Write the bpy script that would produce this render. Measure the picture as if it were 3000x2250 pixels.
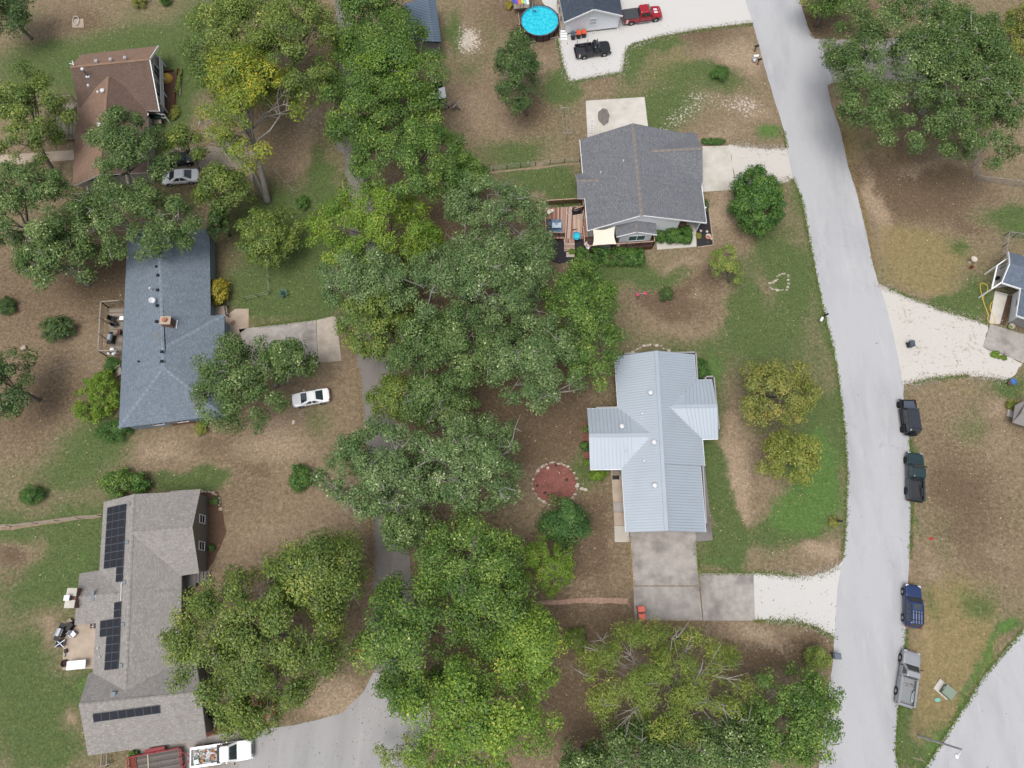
import bpy, math, random
import numpy as np
from mathutils import Vector, Matrix
from mathutils.geometry import tessellate_polygon
random.seed(11)
RNG = np.random.default_rng(11)
SC = bpy.context.scene
COL = SC.collection
for o in list(bpy.data.objects):
    bpy.data.objects.remove(o)

# ---------------------------------------------------------------- camera, sky, sun, exposure
CAM_H, PITCH, FPX = 85.0, math.radians(72.5), 2083.0
cd = bpy.data.cameras.new('camera')
cd.sensor_width = 36.0
cd.lens = FPX / 3000.0 * 36.0
cd.clip_start, cd.clip_end = 0.5, 2000.0
cam = bpy.data.objects.new('camera', cd)
COL.objects.link(cam)
cam.location = (0, 0, CAM_H)
cam.rotation_euler = (math.pi / 2 - PITCH, 0, 0)
SC.camera = cam

SUN_EL, SUN_ROT = math.radians(73), math.radians(215)     # high, veiled by cloud, from the lower left of the view
world = bpy.data.worlds.new('World')
SC.world = world
world.use_nodes = True
wn = world.node_tree.nodes
wl = world.node_tree.links
bg = wn['Background']
sky = wn.new('ShaderNodeTexSky')
sky.sky_type = 'NISHITA'
sky.sun_disc = False
sky.sun_elevation = SUN_EL
sky.sun_rotation = SUN_ROT
sky.air_density = 1.0
sky.dust_density = 4.5
sky.ozone_density = 1.0
veil = wn.new('ShaderNodeHueSaturation')          # thin even cloud: the whole sky is less blue
veil.inputs['Saturation'].default_value = 0.45
wl.new(sky.outputs[0], veil.inputs['Color'])
wl.new(veil.outputs[0], bg.inputs[0])
bg.inputs[1].default_value = 0.125
sl = bpy.data.lights.new('sun', 'SUN')
sl.energy = 1.5
sl.angle = math.radians(36)
sl.color = (1.0, 0.955, 0.88)
sun = bpy.data.objects.new('sun', sl)
COL.objects.link(sun)
sd = Vector((math.sin(SUN_ROT) * math.cos(SUN_EL), math.cos(SUN_ROT) * math.cos(SUN_EL), math.sin(SUN_EL)))
sun.rotation_euler = sd.to_track_quat('Z', 'Y').to_euler()
SC.view_settings.view_transform = 'Standard'
SC.view_settings.look = 'None'
SC.view_settings.gamma = 1.0
SC.view_settings.use_curve_mapping = False
SC.view_settings.exposure = 0.53
SC.cycles.max_bounces = 5
SC.cycles.diffuse_bounces = 3
SC.cycles.transparent_max_bounces = 6

# ---------------------------------------------------------------- survey: photo pixel -> place on a level z
_cT, _sT = math.cos(PITCH), math.sin(PITCH)
def ray(px, py):
    a, b = px - 1500.0, 1125.0 - py
    return Vector((a, FPX * _cT + b * _sT, -FPX * _sT + b * _cT))
def P(px, py, z=0.0):
    d = ray(px, py)
    t = (CAM_H - z) / -d.z
    return Vector((d.x * t, d.y * t, z))
def on_plane(px, py, a, b, c, off=0.0):
    n = (b - a).cross(c - a).normalized()
    if n.z < 0: n = -n
    d = ray(px, py)
    o = Vector((0, 0, CAM_H))
    t = (a + n * off - o).dot(n) / d.dot(n)
    return o + d * t
def C(r, g, b, k=0.72):
    f = lambda c: (c / 255 / 12.92 if c <= 10 else ((c / 255 + 0.055) / 1.055) ** 2.4) * k
    return (f(r), f(g), f(b), 1.0)

# ---------------------------------------------------------------- mesh building
ORG = {}
def tag(o, label=None, cat=None, group=None, kind=None):
    if label: o['label'] = label
    if cat: o['category'] = cat
    if group: o['group'] = group
    if kind: o['kind'] = kind
    return o
def thing(name, label, cat, loc, rz=0.0, group=None, local=False):
    o = bpy.data.objects.new(name, None)
    o.empty_display_size = 0.3
    COL.objects.link(o)
    o.location = loc
    o.rotation_euler = (0, 0, rz)
    ORG[o.name] = Vector((0, 0, 0)) if local else Vector(loc)
    return tag(o, label, cat, group)
def copy_tree(o, parent=None):
    c = o.copy()
    COL.objects.link(c)
    ORG[c.name] = ORG.get(o.name, Vector())
    if parent is not None: c.parent = parent
    for ch in o.children: copy_tree(ch, c)
    return c

class MB:
    def __init__(s): s.v, s.f, s.m = [], [], []
    def add(s, pts, faces, mi=0):
        k = len(s.v)
        s.v += [tuple(p) for p in pts]
        for f in faces:
            s.f.append([k + i for i in f]); s.m.append(mi)
    def face(s, pts, mi=0): s.add(pts, [list(range(len(pts)))], mi)
    def box(s, c, size, rz=0.0, mi=0, tilt=None, taper=1.0):
        hx, hy, hz = size[0] / 2, size[1] / 2, size[2] / 2
        M = Matrix.Rotation(rz, 3, 'Z')
        if tilt is not None: M = M @ Matrix.Rotation(tilt[0], 3, 'X') @ Matrix.Rotation(tilt[1], 3, 'Y')
        pts = []
        for z in (-hz, hz):
            t = taper if z > 0 else 1.0
            for x, y in ((-hx, -hy), (hx, -hy), (hx, hy), (-hx, hy)):
                pts.append(Vector(c) + M @ Vector((x * t, y * t, z)))
        s.add(pts, [[3, 2, 1, 0], [4, 5, 6, 7], [0, 1, 5, 4], [1, 2, 6, 5], [2, 3, 7, 6], [3, 0, 4, 7]], mi)
        return s
    def beam(s, a, b, w, h, mi=0, up=Vector((0, 0, 1))):
        a, b = Vector(a), Vector(b)
        d = (b - a).normalized()
        if abs(d.dot(up)) > 0.98: up = Vector((0, 1, 0))
        x = d.cross(up).normalized() * (w / 2)
        y = x.cross(d).normalized() * (h / 2)
        pts = [a - x - y, a + x - y, a + x + y, a - x + y, b - x - y, b + x - y, b + x + y, b - x + y]
        s.add(pts, [[0, 1, 2, 3], [7, 6, 5, 4], [1, 0, 4, 5], [2, 1, 5, 6], [3, 2, 6, 7], [0, 3, 7, 4]], mi)
        return s
    def tube(s, pts, rad, n=6, mi=0, cap=True):
        pts = [Vector(p) for p in pts]
        if not isinstance(rad, (list, tuple)): rad = [rad] * len(pts)
        k = len(s.v)
        ref = Vector((0.31, 0.17, 0.93))
        for i, p in enumerate(pts):
            d = (pts[min(i + 1, len(pts) - 1)] - pts[max(i - 1, 0)])
            d = d.normalized() if d.length > 1e-9 else Vector((0, 0, 1))
            r = ref if abs(d.dot(ref)) < 0.95 else Vector((1, 0, 0))
            x = d.cross(r).normalized(); y = d.cross(x)
            for j in range(n):
                a = 2 * math.pi * j / n
                s.v.append(tuple(p + (x * math.cos(a) + y * math.sin(a)) * rad[i]))
        for i in range(len(pts) - 1):
            for j in range(n):
                q = k + i * n
                s.f.append([q + j, q + (j + 1) % n, q + n + (j + 1) % n, q + n + j]); s.m.append(mi)
        if cap:
            s.f.append([k + j for j in range(n)][::-1]); s.m.append(mi)
            q = k + (len(pts) - 1) * n
            s.f.append([q + j for j in range(n)]); s.m.append(mi)
        return s
    def lathe(s, c, prof, n=16, mi=0, axis='Z', sy=1.0):
        k = len(s.v); c = Vector(c)
        for r, z in prof:
            for j in range(n):
                a = 2 * math.pi * j / n
                p = (r * math.cos(a), r * math.sin(a) * sy, z)
                if axis == 'Y': p = (p[0], p[2], p[1])
                if axis == 'X': p = (p[2], p[0], p[1])
                s.v.append(tuple(c + Vector(p)))
        for i in range(len(prof) - 1):
            for j in range(n):
                q = k + i * n
                s.f.append([q + j, q + (j + 1) % n, q + n + (j + 1) % n, q + n + j]); s.m.append(mi)
        return s
    def prism(s, poly, z0, z1, mi=0):
        n = len(poly)
        pts = [Vector((p[0], p[1], z0)) for p in poly] + [Vector((p[0], p[1], z1)) for p in poly]
        ar = sum(poly[i][0] * poly[(i + 1) % n][1] - poly[(i + 1) % n][0] * poly[i][1] for i in range(n))
        idx = list(range(n)) if ar > 0 else list(range(n))[::-1]
        fs = [[idx[i], idx[(i + 1) % n], idx[(i + 1) % n] + n, idx[i] + n] for i in range(n)]
        tri = tessellate_polygon([[Vector((p[0], p[1], 0)) for p in poly]])
        for t in tri:
            a, b, c = (pts[i] for i in t)
            t = list(t) if (b - a).cross(c - a).z > 0 else list(t)[::-1]
            fs.append([i + n for i in t]); fs.append(t[::-1])
        s.add(pts, fs, mi)
        return s
    def slab(s, pts, th, mi=0, ms=None):
        """a sloping sheet (roof face) with thickness measured straight down"""
        pts = [Vector(p) for p in pts]
        n = len(pts)
        nz = sum(((pts[i] - pts[0]).cross(pts[i + 1] - pts[0]) for i in range(1, n - 1)), Vector()).z
        if nz < 0: pts = pts[::-1]
        lo = [p - Vector((0, 0, th)) for p in pts]
        fan = [[0, i, i + 1] for i in range(1, n - 1)] if n > 3 else [[0, 1, 2]]
        s.add(pts, fan, mi)
        s.add(lo, [f[::-1] for f in fan], mi if ms is None else ms)
        s.add(pts + lo, [[i, i + n, (i + 1) % n + n, (i + 1) % n] for i in range(n)], mi if ms is None else ms)
        return s
    def build(s, name, mats, parent=None, smooth=False, uv=False, loc=None):
        if not isinstance(mats, (list, tuple)): mats = [mats]
        v = np.array(s.v, dtype=float)
        if parent is not None: org = ORG[parent.name]
        elif loc is not None: org = Vector(loc)
        else:
            org = Vector(((v[:, 0].min() + v[:, 0].max()) / 2, (v[:, 1].min() + v[:, 1].max()) / 2, v[:, 2].min()))
        me = bpy.data.meshes.new(name)
        me.from_pydata((v - np.array(org)).tolist(), [], s.f)
        for m in mats: me.materials.append(m)
        me.polygons.foreach_set('material_index', s.m)
        if uv:
            L = me.uv_layers.new(name='UVMap')
            for p in me.polygons:
                n = p.normal
                if abs(n.z) > 0.999: u, w = Vector((1, 0, 0)), Vector((0, 1, 0))
                else:
                    u = Vector((0, 0, 1)).cross(n).normalized(); w = n.cross(u)
                for li, vi in zip(p.loop_indices, p.vertices):
                    co = Vector(s.v[vi])
                    L.data[li].uv = (co.dot(u), co.dot(w))
        if smooth: me.shade_smooth()
        me.update()
        o = bpy.data.objects.new(name, me)
        COL.objects.link(o)
        if parent is not None: o.parent = parent
        else: o.location = org
        ORG[o.name] = org
        return o

# ---------------------------------------------------------------- materials
def _nt(name):
    m = bpy.data.materials.new(name); m.use_nodes = True
    return m, m.node_tree, m.node_tree.nodes['Principled BSDF']
def nd(nt, t, **kw):
    n = nt.nodes.new(t)
    for k, v in kw.items():
        if k.startswith('i_'):
            key = k[2:]
            n.inputs[int(key) if key.isdigit() else key].default_value = v
        else: setattr(n, k, v)
    return n
def mixc(nt, fac, a, b, mode='MIX'):
    n = nt.nodes.new('ShaderNodeMix'); n.data_type = 'RGBA'; n.blend_type = mode; n.clamp_factor = True
    for i, x in ((0, fac), (6, a), (7, b)):
        if isinstance(x, (int, float, tuple)): n.inputs[i].default_value = x
        else: nt.links.new(x, n.inputs[i])
    return n.outputs[2]
def math_(nt, op, a, b=0.0, c=0.0, clamp=False):
    n = nt.nodes.new('ShaderNodeMath'); n.operation = op; n.use_clamp = clamp
    for i, x in enumerate((a, b, c)):
        if isinstance(x, (int, float)): n.inputs[i].default_value = x
        else: nt.links.new(x, n.inputs[i])
    return n.outputs[0]
def maprange(nt, v, a, b, c=0.0, d=1.0, smooth=True):
    n = nt.nodes.new('ShaderNodeMapRange'); n.clamp = True
    if smooth: n.interpolation_type = 'SMOOTHSTEP'
    nt.links.new(v, n.inputs[0])
    for i, x in zip((1, 2, 3, 4), (a, b, c, d)): n.inputs[i].default_value = x
    return n.outputs[0]
def noise(nt, scale, detail=4.0, rough=0.6, coord='pos', stretch=None):
    if coord == 'pos': src = nd(nt, 'ShaderNodeNewGeometry').outputs['Position']
    elif coord == 'uv': src = nd(nt, 'ShaderNodeUVMap').outputs[0]
    else: src = nd(nt, 'ShaderNodeTexCoord').outputs['Object']
    if stretch is not None:
        mp = nd(nt, 'ShaderNodeMapping'); mp.inputs['Scale'].default_value = stretch
        nt.links.new(src, mp.inputs[0]); src = mp.outputs[0]
    n = nd(nt, 'ShaderNodeTexNoise'); n.inputs['Scale'].default_value = scale
    n.inputs['Detail'].default_value = detail; n.inputs['Roughness'].default_value = rough
    nt.links.new(src, n.inputs['Vector'])
    return n.outputs['Fac']
def bump(nt, bs, h, strength, dist=0.02):
    b = nd(nt, 'ShaderNodeBump'); b.inputs['Strength'].default_value = strength; b.inputs['Distance'].default_value = dist
    nt.links.new(h, b.inputs['Height']); nt.links.new(b.outputs[0], bs.inputs['Normal'])
_MC = {}
def plain(name, col, rough=0.8, var=0.25, scale=2.5, metal=0.0, spec=0.3, bmp=0.0, coord='pos', stain=None, coat=0.0, stretch=None):
    if name in _MC: return _MC[name]
    m, nt, bs = _nt(name)
    bs.inputs['Roughness'].default_value = rough
    bs.inputs['Metallic'].default_value = metal
    bs.inputs['Specular IOR Level'].default_value = spec
    if coat: bs.inputs['Coat Weight'].default_value = coat; bs.inputs['Coat Roughness'].default_value = 0.08
    n1 = noise(nt, scale, 5.0, 0.62, coord, stretch)
    f = maprange(nt, n1, 0.25, 0.75, 1.0 - var, 1.0 + var, smooth=False)
    c = mixc(nt, 1.0, col, nd(nt, 'ShaderNodeCombineColor').outputs[0], 'MULTIPLY')
    cc = [n for n in nt.nodes if n.type == 'COMBINE_COLOR'][-1]
    for i in range(3): nt.links.new(f, cc.inputs[i])
    if stain is not None:
        n2 = noise(nt, scale * 0.22, 4.0, 0.6, coord)
        c = mixc(nt, maprange(nt, n2, 0.45, 0.68), c, stain)
    nt.links.new(c, bs.inputs['Base Color'])
    if bmp: bump(nt, bs, n1, bmp)
    _MC[name] = m
    return m
def shingle(name, a, b, c, row=0.16, width=0.42, speck=None):
    m, nt, bs = _nt(name)
    uv = nd(nt, 'ShaderNodeUVMap').outputs[0]
    br = nd(nt, 'ShaderNodeTexBrick')
    br.offset = 0.5; br.squash = 1.0
    nt.links.new(uv, br.inputs['Vector'])
    br.inputs['Color1'].default_value = a; br.inputs['Color2'].default_value = b
    br.inputs['Mortar'].default_value = tuple(x * 0.55 for x in c[:3]) + (1,)
    br.inputs['Scale'].default_value = 1.0
    br.inputs['Mortar Size'].default_value = 0.012
    br.inputs['Mortar Smooth'].default_value = 0.4
    br.inputs['Brick Width'].default_value = width; br.inputs['Row Height'].default_value = row
    n1 = noise(nt, 0.45, 4, 0.6)
    n2 = noise(nt, 3.0, 3, 0.7, 'uv', (1.0, 2.2, 1.0))
    col = mixc(nt, maprange(nt, n2, 0.52, 0.66, 0, 0.8), br.outputs['Color'], c)
    col = mixc(nt, maprange(nt, n1, 0.35, 0.7, 0, 0.35), col, tuple(x * 0.78 for x in a[:3]) + (1,))
    n4 = noise(nt, 1.1, 4, 0.65, 'uv', (1.6, 0.16, 1.0))
    col = mixc(nt, maprange(nt, n4, 0.48, 0.72, 0, 0.3), col, tuple(x * 0.66 for x in b[:3]) + (1,))
    if speck is not None:
        n3 = noise(nt, 5.5, 2, 0.5, 'uv', (0.7, 1.6, 1.0))
        col = mixc(nt, maprange(nt, n3, 0.62, 0.7, 0, 0.75), col, speck)
    nt.links.new(col, bs.inputs['Base Color'])
    bs.inputs['Roughness'].default_value = 0.9; bs.inputs['Specular IOR Level'].default_value = 0.2
    bump(nt, bs, br.outputs['Fac'], -0.6, 0.02)
    return m
# ---------------------------------------------------------------- shared materials
WHITE = plain('white_paint', C(232, 234, 237, .88), 0.55, 0.05, 1.2)
WHITE_METAL = plain('white_metal', C(228, 231, 236), 0.4, 0.05, 3, spec=0.5)
def siding(name, col, pitch=0.2):
    m, nt, bs = _nt(name)
    src = nd(nt, 'ShaderNodeSeparateXYZ'); nt.links.new(nd(nt, 'ShaderNodeNewGeometry').outputs['Position'], src.inputs[0])
    saw = math_(nt, 'FRACT', math_(nt, 'DIVIDE', src.outputs[2], pitch))
    n1 = noise(nt, 0.8, 4)
    c = mixc(nt, maprange(nt, n1, 0.35, 0.75, 0, 0.25), col, tuple(x * 0.8 for x in col[:3]) + (1,))
    nt.links.new(c, bs.inputs['Base Color']); bs.inputs['Roughness'].default_value = 0.6
    bump(nt, bs, saw, 0.7, 0.015)
    return m
SIDING_W = siding('white_siding', C(232, 235, 240, .86))
SIDING_B = siding('pale_blue_siding', C(140, 158, 170))
SIDING_G = siding('taupe_siding', C(133, 129, 122))
SIDING_T = siding('cream_siding', C(196, 190, 178))
SIDING_GREY = siding('grey_siding', C(160, 160, 158))
DARK = plain('dark_trim', C(38, 38, 42), 0.5, 0.1)
BLACK = plain('black_plastic', C(30, 31, 35), 0.45, 0.15)
GLASS = plain('window_glass', C(40, 52, 58), 0.06, 0.1, spec=0.8)
GLASS_GREEN = plain('green_window_glass', C(82, 112, 104), 0.08, 0.15, 2.0, spec=0.7)
WOOD_GREY = plain('weathered_wood', C(150, 140, 128), 0.85, 0.3, 5, bmp=0.3)
WOOD_BROWN = plain('stained_wood', C(92, 56, 42), 0.7, 0.35, 5)
WOOD_DARK = plain('dark_stained_wood', C(78, 56, 52), 0.7, 0.2, 5)
BOARDS = [plain('board_%s' % n, c, 0.75, 0.3, 6, stretch=(6, 1, 1)) for n, c in
          (('pale', C(196, 176, 164)), ('rose', C(168, 130, 116)), ('red', C(140, 92, 76)), ('tan', C(180, 152, 132)))]
GREY_BOARDS = [plain('grey_board_%s' % n, c, 0.85, 0.25, 6) for n, c in
               (('a', C(140, 130, 118)), ('b', C(118, 108, 98)), ('c', C(158, 148, 136)))]
BRICK = None
def brick_mat(name, a, b, mort):
    m, nt, bs = _nt(name)
    br = nd(nt, 'ShaderNodeTexBrick'); nt.links.new(nd(nt, 'ShaderNodeUVMap').outputs[0], br.inputs['Vector'])
    br.inputs['Color1'].default_value = a; br.inputs['Color2'].default_value = b; br.inputs['Mortar'].default_value = mort
    br.inputs['Scale'].default_value = 1.0; br.inputs['Mortar Size'].default_value = 0.008
    br.inputs['Brick Width'].default_value = 0.22; br.inputs['Row Height'].default_value = 0.075
    nt.links.new(br.outputs['Color'], bs.inputs['Base Color']); bs.inputs['Roughness'].default_value = 0.9
    bump(nt, bs, br.outputs['Fac'], -0.5, 0.01)
    return m
BRICK = brick_mat('red_brick', C(130, 76, 58), C(104, 58, 46), C(150, 138, 125))
STONE = plain('pale_stone', C(205, 194, 180), 0.9, 0.3, 4, bmp=0.4)
STONE_B = plain('tan_stone', C(176, 160, 142), 0.9, 0.3, 4, bmp=0.4)
CONCRETE = plain('concrete', C(172, 166, 161), 0.9, 0.22, 1.1, stain=C(134, 128, 124), bmp=0.1)
CONCRETE_PALE = plain('pale_concrete', C(208, 204, 196), 0.9, 0.12, 0.8, stain=C(188, 182, 172), bmp=0.1)
CONCRETE_TAN = plain('tan_concrete', C(186, 170, 154), 0.9, 0.16, 0.9, stain=C(168, 150, 132), bmp=0.1)
CONCRETE_GREY = plain('grey_concrete', C(134, 130, 128), 0.9, 0.2, 0.8, stain=C(112, 107, 105), bmp=0.1)
SOLAR = plain('solar_cell', C(32, 34, 44), 0.4, 0.1, 1.0, spec=0.35)
SOLAR_FRAME = plain('solar_frame', C(120, 124, 134), 0.4, 0.1, metal=0.5)

def road_mat(name, base, dark, pale):
    m, nt, bs = _nt(name)
    n1 = noise(nt, 0.16, 6, 0.6, stretch=(1.6, 0.45, 1))
    n2 = noise(nt, 14.0, 3, 0.7)
    n3 = noise(nt, 0.7, 5, 0.65, stretch=(1.5, 0.25, 1))
    c = mixc(nt, maprange(nt, n1, 0.42, 0.72, 0, 0.7), base, dark)
    c = mixc(nt, maprange(nt, n3, 0.5, 0.75, 0, 0.6), c, pale)
    c = mixc(nt, maprange(nt, n2, 0.3, 0.75, 0, 0.28), c, tuple(x * 0.6 for x in base[:3]) + (1,))
    v = nd(nt, 'ShaderNodeTexVoronoi', feature='DISTANCE_TO_EDGE'); v.inputs['Scale'].default_value = 0.24
    w = noise(nt, 0.9, 5, 0.7)
    mp = nd(nt, 'ShaderNodeVectorMath', operation='ADD')
    nt.links.new(nd(nt, 'ShaderNodeNewGeometry').outputs['Position'], mp.inputs[0])
    cv = nd(nt, 'ShaderNodeCombineXYZ'); nt.links.new(math_(nt, 'MULTIPLY', w, 3.0), cv.inputs[0]); nt.links.new(math_(nt, 'MULTIPLY', w, -2.4), cv.inputs[1])
    nt.links.new(cv.outputs[0], mp.inputs[1]); nt.links.new(mp.outputs[0], v.inputs['Vector'])
    crack = maprange(nt, v.outputs[0], 0.0, 0.014, 0.3, 0.0)
    gate = maprange(nt, noise(nt, 0.12, 2), 0.5, 0.62)
    c = mixc(nt, math_(nt, 'MULTIPLY', crack, gate), c, tuple(x * 0.45 for x in base[:3]) + (1,))
    nt.links.new(c, bs.inputs['Base Color']); bs.inputs['Roughness'].default_value = 0.9; bs.inputs['Specular IOR Level'].default_value = 0.25
    bump(nt, bs, n2, 0.15, 0.01)
    return m
ROAD = road_mat('chip_seal_road', C(190, 191, 195), C(166, 168, 173), C(200, 200, 201))
LANE = road_mat('lane_asphalt', C(136, 131, 127), C(116, 112, 108), C(154, 148, 142))
DRIVE = road_mat('drive_asphalt', C(172, 171, 172), C(150, 149, 150), C(188, 186, 184))
def gravel_mat(name, base, dirt, amt):
    m, nt, bs = _nt(name)
    n1 = noise(nt, 0.4, 6, 0.7); n2 = noise(nt, 8, 3, 0.8); n3 = noise(nt, 2.0, 6, 0.75)
    c = mixc(nt, maprange(nt, n2, 0.35, 0.7, 0, 0.4), base, tuple(x * 0.66 for x in base[:3]) + (1,))
    c = mixc(nt, maprange(nt, math_(nt, 'ADD', n3, math_(nt, 'MULTIPLY', n1, 0.6)), 0.98 - amt, 1.12 - amt, 0, 0.85), c, dirt)
    nt.links.new(c, bs.inputs['Base Color']); bs.inputs['Roughness'].default_value = 0.95
    bump(nt, bs, n2, 0.5, 0.03)
    return m
GRAVEL = gravel_mat('white_gravel', C(212, 211, 209), C(188, 184, 177), -0.02)
GRAVEL_MIX = gravel_mat('weedy_gravel', C(210, 206, 200), C(146, 132, 112), 0.12)
GRAVEL_GREY = gravel_mat('grey_gravel', C(164, 152, 138), C(134, 120, 102), 0.16)
MULCH_RED = plain('red_mulch', C(142, 92, 84), 0.95, 0.45, 6, bmp=0.6, stain=C(120, 80, 70))
MULCH_BLACK = plain('black_mulch', C(54, 52, 56), 0.95, 0.5, 7, bmp=0.6)
DIRT_BED = plain('brown_mulch', C(98, 76, 62), 0.95, 0.45, 5, bmp=0.6)

# ---------------------------------------------------------------- ground sheet with its patches of grass, dirt and litter
def vnoise(x, y, s, seed):
    r = np.random.default_rng(seed).random((128, 128))
    u, v = x / s + 57.3, y / s + 41.9
    i, j = np.floor(u).astype(int), np.floor(v).astype(int)
    fu, fv = u - i, v - j
    fu, fv = fu * fu * (3 - 2 * fu), fv * fv * (3 - 2 * fv)
    g = lambda a, b: r[a % 128, b % 128]
    return (g(i, j) * (1 - fu) + g(i + 1, j) * fu) * (1 - fv) + (g(i, j + 1) * (1 - fu) + g(i + 1, j + 1) * fu) * fv
def fbm(x, y, s, seed, o=4):
    t, a, w = 0, 1.0, 0
    for k in range(o):
        t = t + a * vnoise(x, y, s / 2 ** k, seed + k); w += a; a *= 0.55
    return t / w
xs = np.concatenate([np.linspace(-900, -92, 14)[:-1], np.arange(-92, 92.1, 0.42), np.linspace(92, 900, 14)[1:]])
ys = np.concatenate([np.linspace(-700, -22, 12)[:-1], np.arange(-22, 106.1, 0.42), np.linspace(106, 1100, 14)[1:]])
GX, GY = np.meshgrid(xs, ys)
nx, ny = len(xs), len(ys)
gx, gy = GX.ravel(), GY.ravel()
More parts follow.
